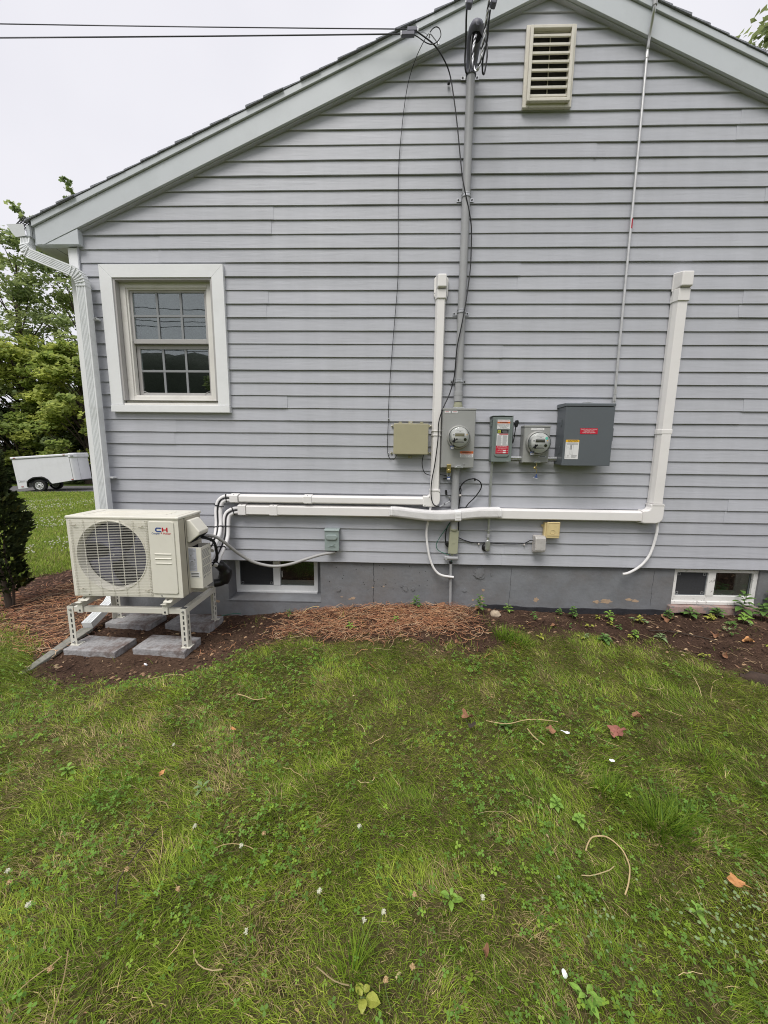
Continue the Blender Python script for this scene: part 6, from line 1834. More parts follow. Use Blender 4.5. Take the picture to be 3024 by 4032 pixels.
# lawn between the house corner and the driveway
d = 1.2 + 21.5 * rng.random(120000) ** 1.25
px = rng.uniform(-160, 460, len(d))
qx = (px - 1512) / 1515
x = qx * d * 1.05; y = -3.28 + d * (1.0 + 0.0)
x = x - 0.02 * d
k = (rng.random(len(x)) < lawn_mask(x, y)) & (x < -2.65) & ~((y > 15.6 + 0.12 * (x + 18)) & (y < 19.8 + 0.12 * (x + 18)))
x, y, d = x[k], y[k], d[k]
n = len(x)
tt = grass_tint(x, y, rng, 0.35)
tt = tt * 0.6 + 0.4 * np.array([0.22, 0.29, 0.055]) * (0.7 + 0.6 * rng.random(n))[:, None]
add_blades(x, y, rng.uniform(0.05, 0.10, n), 0.0035 + 0.0011 * d, np.clip(rng.normal(0.65, 0.2, n), 0.1, 0.95), rng.uniform(0, 2 * PI, n), tt)
emit('far_grass', 'blade')
# far clover blossoms in the lawn
m_ = 1100
d = rng.uniform(5.5, 15, m_); px = rng.uniform(60, 400, m_)
x = (px - 1512) / 1515 * d * 1.05 - 0.02 * d; y = -3.28 + d
k = (rng.random(m_) < sstep(0.45, 0.65, fbm(x * 0.9, y * 0.9, 71))) & (lawn_mask(x, y) > 0.9) & (y < 11.5) & (x < -3.2)
x, y = x[k], y[k]
cl = MB()
for a, b in zip(x, y):
    cl.ball((a, b, float(gz(a, b)) + random.uniform(0.06, 0.09)), 0.013, 5, 3)
tag(cl.build('far_clover_blossoms', 'clover_white'), kind='stuff')

# clover leaves in patches
x, y = scatter(30000, -3.2, 3.0, -2.9, -0.7)
cf = 0.6 * fbm(x * 1.9 + 9, y * 1.9, 81) + 0.4 * fbm(x * 6, y * 6, 82)
k = (rng.random(len(x)) < lawn_mask(x, y) * (0.07 + 0.75 * sstep(0.48, 0.68, cf + 0.14 * sstep(0.1, -1.2, x) - 0.06 * sstep(0.2, 1.2, x)))) & ((np.abs(x) < 0.95 + 1.02 * (y + 3.28)))
x, y = x[k], y[k]
n = len(x)
gz0_ = gz(x, y)
sz = rng.uniform(0.005, 0.0105, n)
rot = rng.uniform(0, 2 * PI, n)
hz = gz0_ + rng.uniform(0.028, 0.058, n)
tx, ty = rng.normal(0, 0.28, n), rng.normal(0, 0.28, n)
ctint = np.array([0.17, 0.31, 0.055]) * (0.65 + 0.8 * rng.random(n))[:, None] + np.array([0.12, 0.12, 0.0]) * (rng.random(n) > 0.8)[:, None]
outl = [(0, 0), (0.55, -0.42), (1.0, -0.40), (1.12, 0.0), (1.0, 0.40), (0.55, 0.42)]
Vs = []
for l in range(3):
    a = rot + l * 2 * PI / 3
    for (u, v) in outl:
        dx = (np.cos(a) * u - np.sin(a) * v) * sz
        dy = (np.sin(a) * u + np.cos(a) * v) * sz
        Vs.append(np.stack([x + dx, y + dy, hz + dx * tx + dy * ty - 0.25 * sz * (1 - abs(v) * 1.5)], 1))
V = np.stack(Vs, 1).reshape(-1, 3)
b = (np.arange(n) * 18)[:, None, None]
Fh = (b + np.arange(18).reshape(1, 3, 6)).reshape(-1, 6)
tag(np_mesh('clover_leaves', V, [Fh], 'leaf', np.repeat(ctint, 18, axis=0)), kind='stuff')

# dry straw over the bed
def straw(n, x0, x1, y0, y1, fn, name, lmin, lmax, tints, wid=0.0032, up=0.018, dirx=0.5):
    x = rng.uniform(x0, x1, n); y = rng.uniform(y0, y1, n)
    k = rng.random(n) < fn(x, y)
    x, y = x[k], y[k]; n = len(x)
    L_ = rng.uniform(lmin, lmax, n)
    a = rng.normal(0, dirx, n) + np.where(rng.random(n) < 0.5, 0, PI)
    curl = rng.normal(0, 1.6, n)
    z0_ = rng.uniform(0.002, up, n); z1_ = rng.uniform(0.0, up, n) + 0.004
    SEG = 5
    rows = []
    px_, py_ = x.copy(), y.copy()
    w = rng.uniform(0.6, 1.4, n) * wid
    for s in range(SEG + 1):
        q = s / SEG
        aa = a + curl * (q - 0.3)
        z = gz(px_, py_) + z0_ * (1 - q) + z1_ * q + 0.012 * np.sin(q * PI) * rng.random(n)
        nx_, ny_ = -np.sin(aa) * w / 2, np.cos(aa) * w / 2
        rows.append(np.stack([px_ - nx_, py_ - ny_, z], 1)); rows.append(np.stack([px_, py_, z + w * 0.5], 1)); rows.append(np.stack([px_ + nx_, py_ + ny_, z], 1))
        px_ = px_ + np.cos(aa) * L_ / SEG; py_ = py_ + np.sin(aa) * L_ / SEG
    V = np.stack(rows, 1).reshape(-1, 3)
    per = 3 * (SEG + 1)
    bq = (np.arange(n) * per)[:, None]
    Q = np.concatenate([bq + np.array([[3 * s + j, 3 * s + j + 1, 3 * s + j + 4, 3 * s + j + 3]]) for s in range(SEG) for j in (0, 1)])
    T = np.array(tints)[rng.integers(0, len(tints), n)] * rng.uniform(0.6, 1.35, n)[:, None]
    o = np_mesh(name, V, [Q], 'needle', np.repeat(T, per, axis=0))
    return tag(o, kind='stuff')
STR = [(0.58, 0.31, 0.16), (0.52, 0.27, 0.14), (0.42, 0.20, 0.11), (0.26, 0.115, 0.065), (0.50, 0.30, 0.17), (0.10, 0.05, 0.035), (0.58, 0.42, 0.27), (0.34, 0.15, 0.085), (0.14, 0.075, 0.05)]
def pile(x, y):
    m1 = sstep(-1.05, -0.75, x) * sstep(0.75, 0.45, x) * sstep(-0.62, -0.45, y - 0.05 * np.sin(x * 7)) * (0.45 + 0.55 * sstep(0.35, 0.6, fbm(x * 4, y * 4, 91)))
    return m1
straw(7500, -1.35, 0.85, -0.72, -0.02, pile, 'straw_mulch', 0.03, 0.15, STR, wid=0.0023, up=0.04, dirx=0.75)
straw(1600, -1.5, 1.2, -0.95, -0.03, lambda x, y: 0.35 * sstep(0.45, 0.6, fbm(x * 5, y * 5, 92)), 'straw_scatter', 0.03, 0.11, STR, wid=0.0023, up=0.02, dirx=1.2)
def pile2(x, y):
    return (bed_sd(x, y) < 0.12) * sstep(-4.4, -3.9, x) * (0.2 + 0.8 * sstep(0.35, 0.6, fbm(x * 2.5, y * 2.5, 93))) * (y < 0.9)
straw(3200, -4.6, -2.48, -0.75, 1.0, pile2, 'straw_mulch', 0.05, 0.20, STR, wid=0.003, up=0.04, dirx=0.8)
straw(420, -1.5, 3.4, -1.6, -0.05, lambda x, y: 0.6 * (bed_sd(x, y) < 0) * (x > 0.5), 'straw_scatter', 0.04, 0.13, [(0.24, 0.15, 0.09), (0.34, 0.24, 0.14), (0.14, 0.09, 0.06)], wid=0.0028, up=0.012, dirx=1.4)
straw(110, -2.9, 2.9, -2.8, -0.6, lambda x, y: 0.65 * lawn_mask(x, y), 'straw_scatter', 0.05, 0.16, [(0.42, 0.32, 0.16), (0.50, 0.40, 0.22)], wid=0.0026, up=0.05, dirx=1.4)

# bark chips and crumbs on the bare soil
def chips(n, fn, x0, x1, y0, y1, name, s0, s1, cols):
    x = rng.uniform(x0, x1, n); y = rng.uniform(y0, y1, n)
    k = rng.random(n) < fn(x, y)
    x, y = x[k], y[k]; n = len(x)
    s = rng.uniform(s0, s1, n); a = rng.uniform(0, PI, n)
    z = gz(x, y)
    rows = []
    for (u, v, w) in ((-1, -0.45, 0), (1, -0.35, 0), (0.8, 0.5, 0.1), (-0.9, 0.4, 0.05), (0.1, 0.05, 0.5)):
        du = u * s * rng.uniform(0.7, 1.2, n); dv = v * s * rng.uniform(0.5, 1.2, n)
        rows.append(np.stack([x + np.cos(a) * du - np.sin(a) * dv, y + np.sin(a) * du + np.cos(a) * dv, z + w * s * rng.uniform(0.6, 1.4, n) + 0.002], 1))
    V = np.stack(rows, 1).reshape(-1, 3)
    b = (np.arange(n) * 5)[:, None]
    T = np.concatenate([b + np.array([[0, 1, 4]]), b + np.array([[1, 2, 4]]), b + np.array([[2, 3, 4]]), b + np.array([[3, 0, 4]])])
    c = np.array(cols)[rng.integers(0, len(cols), n)] * rng.uniform(0.6, 1.4, n)[:, None]
    tag(np_mesh(name, V, [T], 'needle', np.repeat(c, 5, axis=0)), kind='stuff')
BK = [(0.06, 0.036, 0.026), (0.10, 0.06, 0.042), (0.035, 0.022, 0.018), (0.15, 0.095, 0.065)]
bedfn = lambda x, y: 1.0 * (bed_sd(x, y) < 0.03) * ~((x > -2.43) & (x < -1.48) & (y > -0.75) & (y < -0.5))
chips(14000, lambda x, y: bedfn(x, y) * np.where(y < 0.03, 1.0, 0), -2.5, 4.2, -2.0, 0.03, 'bark_chips', 0.004, 0.013, BK)
chips(7000, bedfn, -4.7, -2.5, -0.9, 2.6, 'bark_chips', 0.008, 0.026, [(0.10, 0.055, 0.04), (0.16, 0.09, 0.065), (0.06, 0.036, 0.028), (0.20, 0.12, 0.085)])

chips(1500, lambda x, y: 1.0 * (bed_sd(x, y) < 0.06) * ~((x > -2.43) & (x < -1.48) & (y > -0.75) & (y < -0.5)), -2.5, 4.2, -2.0, 0.02, 'leaf_litter', 0.008, 0.020, [(0.34, 0.22, 0.13), (0.24, 0.14, 0.09), (0.42, 0.31, 0.19), (0.16, 0.10, 0.07)])
chips(420, lambda x, y: lawn_mask(x, y), -2.8, 2.8, -2.8, -0.5, 'leaf_litter', 0.004, 0.010, [(0.40, 0.28, 0.15), (0.30, 0.18, 0.10), (0.50, 0.40, 0.24)])

# ------------------------------------------------------------------ single finds on the lawn and in the bed
def zl(x, y, up=0.0):
    return float(gz(x, y)) + up
def crumple(name, x, y, r, m, label, cat='leaf', up=0.05, seed=1, squash=0.8, curl=0.5, group=None, lobes=5):
    rnd = random.Random(seed)
    vs, fs = [(0, 0, 0)], []
    R_, K = 3, 20
    a0 = rnd.uniform(0, 6)
    for i in range(1, R_ + 1):
        for k in range(K):
            w = 2 * PI * k / K
            q = 1 + 0.22 * math.sin(lobes * w + a0) * (i / R_) + rnd.uniform(-0.08, 0.08)
            rr_ = r * i / R_ * q
            vs.append((rr_ * math.cos(w), rr_ * math.sin(w) * squash, curl * r * (i / R_) ** 2 * (0.4 + 0.6 * math.sin(2 * w + a0)) + rnd.uniform(-0.10, 0.10) * r))
    for k in range(K):
        fs.append((0, 1 + k, 1 + (k + 1) % K))
    for i in range(R_ - 1):
        for k in range(K):
            fs.append((1 + i * K + k, 1 + (i + 1) * K + k, 1 + (i + 1) * K + (k + 1) % K, 1 + i * K + (k + 1) % K))
    xf = Matrix.Translation((x, y, zl(x, y, up))) @ Matrix.Rotation(rnd.uniform(0, 6), 4, 'Z') @ Matrix.Rotation(0.25, 4, 'X')
    mb = MB(); mb.add(vs, fs)
    o = mb.build(name, m, smooth_deg=50, recalc=False, xf=xf)
    return tag(o, label, cat, group)
crumple('fallen_leaf', 1.150, -1.475, 0.046, 'pink_leaf', 'large crumpled red brown leaf on the lawn right of the white scrap', seed=2, curl=0.35)
crumple('paper_scrap', 0.885, -1.494, 0.020, 'paper', 'small white paper scrap on the lawn between two brown leaves', 'paper', seed=3, curl=0.2, lobes=3, squash=0.6)
crumple('paper_scrap', -1.735, -0.828, 0.018, 'paper', 'white paper scrap on bare dirt before the right paver', 'paper', 0.008, seed=4, curl=0.1, lobes=2, squash=0.55)
crumple('paper_scrap', 1.02, -1.67, 0.010, 'paper', 'tiny pale scrap on the lawn above the dark grass tuft', 'paper', 0.05, seed=14, curl=0.1, lobes=2)
crumple('fallen_leaf', 0.811, -1.484, 0.024, 'dry_leaf', 'small brown leaf on the lawn just left of the white scrap', seed=5)
crumple('fallen_leaf', 1.326, -1.362, 0.026, 'dry_leaf', 'dark brown curled leaf on the lawn up right of the red brown leaf', seed=6, curl=0.9)
crumple('fallen_leaf', 0.401, -1.40, 0.030, 'dry_leaf', 'upper of two dark withered leaves in the middle of the lawn', seed=7, curl=1.0)
crumple('fallen_leaf', 0.41, -1.462, 0.026, 'twig', 'lower of two dark withered leaves in the middle of the lawn', seed=8, curl=1.0)
crumple('fallen_leaf', 1.155, -2.176, 0.026, 'orange_leaf', 'orange tan leaf on the lawn near the right side close to camera', seed=9, curl=0.7, squash=0.55)
crumple('fallen_leaf', 0.273, -2.391, 0.016, 'dry_leaf', 'thin pinkish curled leaf near the bottom of the lawn', seed=10, curl=1.4, squash=0.4)
crumple('fallen_leaf', -0.802, -1.548, 0.018, 'orange_leaf', 'slim orange wood flake standing in the lawn below the straw', seed=11, curl=0.3, squash=0.35)
crumple('fallen_leaf', -1.004, -1.824, 0.015, 'orange_leaf', 'tan chip on the left lawn among clover', seed=12, squash=0.6)
crumple('fallen_leaf', 0.55, -2.27 + 1.75, 0.018, 'dry_leaf', 'small red brown leaf at the edge of the straw by the rock', seed=13)
crumple('fallen_leaf', 0.46, -0.66, 0.018, 'dry_leaf', 'pair of pale dry leaf halves where straw meets lawn', seed=15, curl=0.9)
for x, y, r, lab, sd_ in ((2.33, -0.12, 0.05, 'large curled tan leaf standing in the weeds left of the right basement window', 21), (2.50, -0.40, 0.035, 'flat tan leaf on the dirt below the right basement window', 22), (2.68, -0.48, 0.040, 'folded orange tan leaf on the dirt below the right basement window', 23), (2.36, -0.66, 0.032, 'peaked tan leaf at the lawn edge of the right dirt bed', 24), (2.62, -0.80, 0.038, 'long orange leaf on the dark root at the right edge', 25), (0.74, -0.05, 0.035, 'brown leaf against the foundation right of the thin pipe', 26), (1.30, -0.30, 0.022, 'small brown leaf on the dirt right of the rock', 27), (0.40, -0.05, 0.05, 'dark brown leaf lying in the straw beside the thin pipe', 28)):
    crumple('fallen_leaf', x, y, r, 'orange_leaf' if sd_ in (23, 25) else 'dry_leaf', lab, 'leaf', 0.015, sd_, 0.6, 0.8)
o = MB().ball((0.872, -0.135, zl(0.872, -0.135, 0.012)), (0.045, 0.035, 0.034), 12, 8, 0.12).build('rock', 'rock', smooth_deg=50)
tag(o, 'pale tan rock on the dirt bed right of the straw', 'rock')
def stalk(pts, r, m, label, name='dry_stalk', r2=None, cat='stalk'):
    P = [(a, b, zl(a, b, c)) for a, b, c in pts]
    o = MB().tube(P, r, n=6, sub=6, r2=r2).build(name, m, smooth_deg=60) if r2 is None else MB().tube(smooth(P, 6), r, n=6, r2=r2).build(name, m, smooth_deg=60)
    return tag(o, label, cat)
stalk([(0.698, -2.091, 0.05), (0.715, -2.07, 0.055), (0.739, -2.05, 0.06), (0.765, -2.045, 0.062), (0.794, -2.045, 0.06), (0.815, -2.062, 0.058), (0.828, -2.089, 0.056), (0.828, -2.12, 0.052), (0.819, -2.148, 0.05), (0.79, -2.19, 0.045), (0.766, -2.215, 0.035)], 0.0026, 'straw_tan', 'long dry stalk bent in an arch on the right lawn')
stalk([(0.50, -1.42, 0.045), (0.60, -1.445, 0.05), (0.70, -1.42, 0.055), (0.78, -1.405, 0.05), (0.88, -1.41, 0.045)], 0.0022, 'straw_tan', 'wavy dry stalk lying left of the white scrap')
stalk([(0.70, -1.47, 0.045), (0.71, -1.53, 0.05), (0.745, -1.58, 0.045)], 0.0028, 'straw_tan', 'short pale stalk hanging below the white scrap')
stalk([(-0.867, -2.07, 0.05), (-0.88, -2.14, 0.055), (-0.889, -2.214, 0.05), (-0.889, -2.251, 0.045), (-0.857, -2.305, 0.035)], 0.0022, 'twig', 'thin dark twig bending over the grass at the lower left', 'twig', cat='twig')
stalk([(-0.72, -1.30, 0.05), (-0.78, -1.315, 0.05), (-0.84, -1.30, 0.06), (-0.90, -1.27, 0.05)], 0.0022, 'straw_tan', 'forked pale straw root on the lawn below the heat pump')
stalk([(-1.56, -1.06, 0.012), (-1.47, -0.99, 0.016), (-1.38, -0.985, 0.014), (-1.36, -1.02, 0.01)], 0.0028, 'straw_tan', 'dry stalk on the dirt right of the pavers')
stalk([(-0.80, -0.10, 0.02), (-0.77, -0.06, 0.045), (-0.70, -0.045, 0.06), (-0.66, -0.05, 0.055)], 0.004, 'straw_tan', 'pale bent root leaning on the wall below the left basement window')
stalk([(2.05, -0.32, 0.012), (2.2, -0.34, 0.016), (2.35, -0.40, 0.012), (2.45, -0.46, 0.01)], 0.004, 'twig', 'dark stick lying in the right dirt bed', 'twig', cat='twig')
# old root or log edging the bed at the far right
rt = MB().tube([(2.30, -0.86, zl(2.3, -0.86, -0.005)), (2.46, -0.98, zl(2.46, -0.98, 0.01)), (2.66, -1.12, zl(2.66, -1.12, 0.015)), (3.0, -1.35, zl(3.0, -1.35, 0.01)), (3.6, -1.75, zl(3.6, -1.75, 0))], [0.02] * 3 + [0.05] * 8 + [0.075] * 9 + [0.08] * 20, n=10, sub=6).build('exposed_root', 'root_bark', smooth_deg=60)
tag(rt, 'dark weathered root edging the dirt bed at the right lawn edge', 'root')
# old grey plank under the stand
o = MB().add([(-2.545, -0.40, -0.50), (-2.445, -0.40, -0.50), (-2.452, -0.99, -0.545), (-2.50, -0.99, -0.545), (-2.545, -0.40, -0.475), (-2.445, -0.40, -0.472), (-2.452, -0.99, -0.515), (-2.50, -0.99, -0.515)], [(0, 1, 2, 3), (4, 7, 6, 5), (0, 4, 5, 1), (1, 5, 6, 2), (2, 6, 7, 3), (3, 7, 4, 0)]).build('edging_board', 'old_board', bevel=0.006)
tag(o, 'weathered grey board lying in the grass left of the front paver', 'board')

# clover blossoms, one thing each
def clover(x, y, m, h, label):
    t = thing('clover_flower', (x, y, zl(x, y)), label, 'flower', 'white clover blossoms in the lawn')
    z = zl(x, y, h)
    hd = MB()
    hd.ball((x, y, z), 0.0045, 8, 5)
    for k in range(26):
        w, el_ = random.uniform(0, 2 * PI), random.uniform(-0.5, 1.4)
        dx, dy, dz = math.cos(w) * math.cos(el_), math.sin(w) * math.cos(el_), math.sin(el_)
        hd.add([(x + dx * 0.002, y + dy * 0.002, z + dz * 0.002), (x + dx * 0.0065 - dy * 0.002, y + dy * 0.0065 + dx * 0.002, z + dz * 0.007), (x + dx * 0.0085, y + dy * 0.0085, z + dz * 0.007 + 0.001), (x + dx * 0.0065 + dy * 0.002, y + dy * 0.0065 - dx * 0.002, z + dz * 0.007)], [(0, 1, 2, 3)])
    hd.build('blossom', m, t, recalc=False)
    MB().tube([(x + random.uniform(-0.03, 0.03), y + random.uniform(-0.03, 0.03), zl(x, y, 0.0)), (x + random.uniform(-0.01, 0.01), y, zl(x, y, h * 0.6)), (x, y, z)], 0.0011, n=5, sub=4).build('stem', 'stem_green', t)
WL = 'fresh white clover blossom in the lawn'
BL = 'clover blossom fading to tan in the lawn'
fl = [(-1.255, -2.254), (-0.722, -2.079), (-0.525, -2.139), (-0.416, -2.373), (-0.113, -2.066), (-0.22, -2.275), (-0.073, -2.344), (0.291, -2.274), (-1.079, -2.359), (-1.02, -1.70), (-0.016, -2.319)]
for x, y in fl: clover(x, y, 'clover_white', random.uniform(0.06, 0.10), WL)
for x, y in [(-1.218, -2.284), (-0.906, -2.478), (-0.663, -2.291), (-0.458, -2.096), (0.079, -2.268), (-0.005, -2.468), (0.065, -2.451), (-0.875, -2.226)]: clover(x, y, 'clover_brown', random.uniform(0.06, 0.09), BL)

# broad-leaved plants
def leafblade(mb, base, dirv, L_, W, droop, fold=0.25):
    base = Vector(base); d = Vector(dirv).normalized()
    side = d.cross(Vector((0, 0, 1))).normalized()
    up = side.cross(d).normalized()
    rows = []
    for q, ww in ((0, 0.06), (0.25, 0.75), (0.5, 1.0), (0.75, 0.72), (1.0, 0.0)):
        c = base + d * (L_ * q) - Vector((0, 0, droop * L_ * q * q))
        rows.append((c - side * W * ww / 2 + up * fold * W * ww * 0.5, c, c + side * W * ww / 2 + up * fold * W * ww * 0.5))
    vs = [p for r in rows for p in r]
    fs = []
    for i in range(4):
        for j in (0, 1):
            fs.append((i * 3 + j, i * 3 + j + 1, (i + 1) * 3 + j + 1, (i + 1) * 3 + j))
    mb.add(vs, fs)
GREENS = {}
def green(name, c):
    if name not in M:
        M[name] = mat(name, c, rough=0.5, var=0.22, scale=30, bump=0.3, bscale=80, spec=0.3)
    return name
green('weed_green', (0.085, 0.165, 0.035)); green('weed_bright', (0.18, 0.31, 0.05)); green('weed_yellow', (0.28, 0.30, 0.05)); green('weed_pale', (0.17, 0.24, 0.10))
def weed(x, y, h, nl, L_, W, m, label, group=None, up0=0.0, spread=1.0, cat='weed'):
    if y < -1.2: L_, W, h = L_ * 0.72, W * 0.72, h * 0.8
    else: L_, W, nl = L_ * 0.78, W * 0.80, int(nl * 1.35)
    t = thing('weed', (x, y, zl(x, y)), label, cat, group)
    rnd = random.Random(int(x * 977 + y * 131))
    z = zl(x, y)
    MB().tube([(x, y, z - 0.01), (x + rnd.uniform(-0.01, 0.01), y, z + h * 0.5), (x + rnd.uniform(-0.015, 0.015), y - 0.01, z + h)], 0.002, n=5, sub=3).build('stem', 'stem_green', t)
    mb = MB()
    for k in range(nl):
        q = (k + 0.5) / nl
        a = k * 2.4 + rnd.uniform(-0.3, 0.3)
        zz = z + up0 + h * (0.25 + 0.75 * q)
        ll = L_ * (1.1 - 0.45 * q) * rnd.uniform(0.8, 1.2)
        leafblade(mb, (x + 0.004 * math.cos(a), y + 0.004 * math.sin(a), zz), (math.cos(a) * spread, math.sin(a) * spread, 0.25 + 0.5 * q), ll, W * ll / L_ * 1.0, rnd.uniform(0.25, 0.6))
    mb.build('leaves', m, t, recalc=False)
    return t
weed(0.742, -0.12, 0.17, 14, 0.075, 0.032, 'weed_green', 'tall ragged weed against the foundation left of the rock')
weed(1.00, -0.06, 0.075, 8, 0.06, 0.030, 'weed_bright', 'bright leafy seedling against the foundation above the rock')
weed(1.20, -0.12, 0.05, 7, 0.04, 0.020, 'weed_green', 'low green seedling on the tar strip right of the rock')
weed(1.45, -0.05, 0.06, 9, 0.045, 0.03, 'weed_green', 'round leaved weed left of the twin weed by the foundation')
weed(1.55, -0.09, 0.10, 14, 0.055, 0.038, 'weed_green', 'bushy round leaved weed at the foundation below the telephone box')
weed(1.84, -0.12, 0.08, 9, 0.075, 0.036, 'weed_bright', 'star leaved weed at the wall under the long hose end')
weed(1.88, -0.42, 0.06, 10, 0.045, 0.030, 'weed_bright', 'bright low weed in the dirt below the star leaved weed')
weed(2.07, -0.16, 0.06, 10, 0.05, 0.03, 'weed_yellow', 'yellowing weed left of the right basement window')
weed(2.35, -0.10, 0.09, 13, 0.06, 0.04, 'weed_green', 'dense round weed at the left corner of the right basement window')
weed(2.56, -0.06, 0.09, 10, 0.10, 0.050, 'weed_green', 'broad leaved plant under the left pane of the right basement window')
weed(2.70, -0.10, 0.05, 9, 0.055, 0.040, 'weed_yellow', 'yellow spotted weed under the middle of the right basement window')
weed(2.80, -0.05, 0.08, 10, 0.09, 0.055, 'weed_green', 'large leaved weed below the mullion of the right basement window')
weed(2.92, -0.16, 0.07, 9, 0.09, 0.050, 'weed_bright', 'spread bright weed in front of the right basement window')
weed(3.00, -0.05, 0.22, 16, 0.12, 0.058, 'weed_green', 'tall leafy plant covering the right end of the basement window')
weed(3.12, -0.10, 0.13, 14, 0.11, 0.055, 'weed_green', 'leafy plant right of the tall plant at the window end')
weed(3.26, -0.04, 0.26, 16, 0.12, 0.060, 'weed_green', 'tall plant at the extreme right of the foundation')
weed(2.05, -0.45, 0.05, 9, 0.065, 0.026, 'weed_pale', 'pale rosette weed in the right dirt bed')
weed(1.60, -0.50, 0.06, 12, 0.08, 0.04, 'weed_green', 'low broad weed where right bed meets the lawn')
weed(0.20, -0.06, 0.12, 14, 0.07, 0.030, 'weed_green', 'scruffy weed growing from the straw at the wall')
weed(-0.92, -0.10, 0.07, 9, 0.05, 0.020, 'weed_green', 'small weed below the left basement window')
weed(-0.34, -0.42, 0.05, 8, 0.05, 0.03, 'weed_bright', 'bright green sprig in the front of the straw')
weed(0.02, -0.33, 0.05, 8, 0.05, 0.03, 'weed_bright', 'bright green sprig in the right half of the straw')
weed(0.671, -1.90, 0.06, 16, 0.040, 0.030, 'weed_bright', 'upper bright green plant on the lawn left of the dark tuft', up0=0.02)
weed(0.735, -1.965, 0.05, 14, 0.034, 0.026, 'weed_bright', 'lower bright green plant on the lawn left of the dark tuft', up0=0.02)
weed(0.60, -1.42, 0.05, 10, 0.05, 0.022, 'weed_green', 'dark broad weed on the lawn left of the white scrap')
weed(0.197, -2.245, 0.07, 6, 0.055, 0.024, 'weed_bright', 'upright bright weed near the bottom middle of the lawn')
weed(0.526, -2.457, 0.06, 6, 0.06, 0.024, 'weed_bright', 'bright weed with a white petal at the bottom of the lawn')
weed(0.967, -2.25, 0.06, 7, 0.045, 0.022, 'weed_bright', 'bright two leaved weed at the lower right of the lawn')
weed(-0.066, -2.477, 0.05, 4, 0.055, 0.040, 'weed_yellow', 'large yellow green leaf at the very bottom of the lawn')
weed(-1.75, -1.86, 0.04, 7, 0.07, 0.030, 'weed_pale', 'pale flattened weed on the left lawn')
weed(-1.45, -1.80, 0.05, 8, 0.05, 0.030, 'weed_bright', 'bright weed in the clover of the left lawn')
weed(-0.81, -1.86, 0.03, 5, 0.08, 0.028, 'weed_pale', 'pale silvery leaf lying across the middle left lawn')
rs_ = random.Random(77)
for k in range(26):
    sx_, sy_ = rs_.uniform(0.85, 3.1), rs_.uniform(-0.50, -0.10)
    if sx_ > 2.2: sy_ = rs_.uniform(-0.95, -0.15)
    z_ = zl(sx_, sy_)
    mb = MB()
    for q in range(rs_.randint(4, 8)):
        a_ = q * 2.4 + rs_.uniform(-0.4, 0.4)
        leafblade(mb, (sx_ + rs_.uniform(-0.015, 0.015), sy_ + rs_.uniform(-0.015, 0.015), z_ + rs_.uniform(0.012, 0.04)), (math.cos(a_), math.sin(a_), rs_.uniform(0.05, 0.6)), rs_.uniform(0.018, 0.042), rs_.uniform(0.012, 0.022), rs_.uniform(0.2, 0.5))
    tag(mb.build('weed_seedling', rs_.choice(['weed_green', 'weed_green', 'weed_pale', 'weed_yellow']), recalc=False), 'tiny green seedling scattered over the right dirt bed', 'seedling', 'seedlings in the right dirt bed')
crumple('petal', 0.474, -2.44, 0.010, 'petal', 'white petal on the bright weed at the bottom of the lawn', 'petal', 0.07, 31, 0.7, 0.5, lobes=2)
# low ground ivy patches near the right bottom corner
x = np.concatenate([rng.normal(1.02, 0.07, 70), rng.normal(0.62, 0.06, 30), rng.normal(1.20, 0.05, 40)]); y = np.concatenate([rng.normal(-2.30, 0.05, 70), rng.normal(-2.28, 0.06, 30), rng.normal(-2.22, 0.05, 40)])
iv = MB()
for a, b in zip(x, y):
    r_ = random.uniform(0.003, 0.0055)
    z = zl(a, b, random.uniform(0.035, 0.06))
    tx_, ty_ = random.uniform(-0.3, 0.3), random.uniform(-0.3, 0.3)
    vs = [(a + r_ * math.cos(k * PI / 3), b + r_ * math.sin(k * PI / 3), z + r_ * (tx_ * math.cos(k * PI / 3) + ty_ * math.sin(k * PI / 3))) for k in range(6)]
    iv.add(vs, [tuple(range(6))])
tag(iv.build('ground_ivy', 'weed_pale', recalc=False), kind='stuff')

# ------------------------------------------------------------------ trees
def leaf_cloud(P, N_, size, tint, rng, aspect=0.75):
    """kite-shaped leaves with a fold; P centres, N_ normals"""
    n = len(P)
    t = np.cross(N_, rng.normal(0, 1, (n, 3)))
    t /= np.linalg.norm(t, axis=1)[:, None] + 1e-9
    s = np.cross(N_, t)
    L_ = (size * rng.uniform(0.6, 1.35, n))[:, None]
    a = P - t * L_ * 0.5
    b = P + t * L_ * 0.5
    c = P + s * L_ * aspect * 0.5 - N_ * L_ * 0.14 - t * L_ * 0.08
    d = P - s * L_ * aspect * 0.5 - N_ * L_ * 0.14 - t * L_ * 0.08
    V = np.stack([a, c, b, d], 1).reshape(-1, 3)
    k = (np.arange(n) * 4)[:, None]
    F = np.concatenate([k + np.array([[0, 1, 2]]), k + np.array([[0, 2, 3]])])
    return V, F, np.repeat(tint, 4, axis=0)
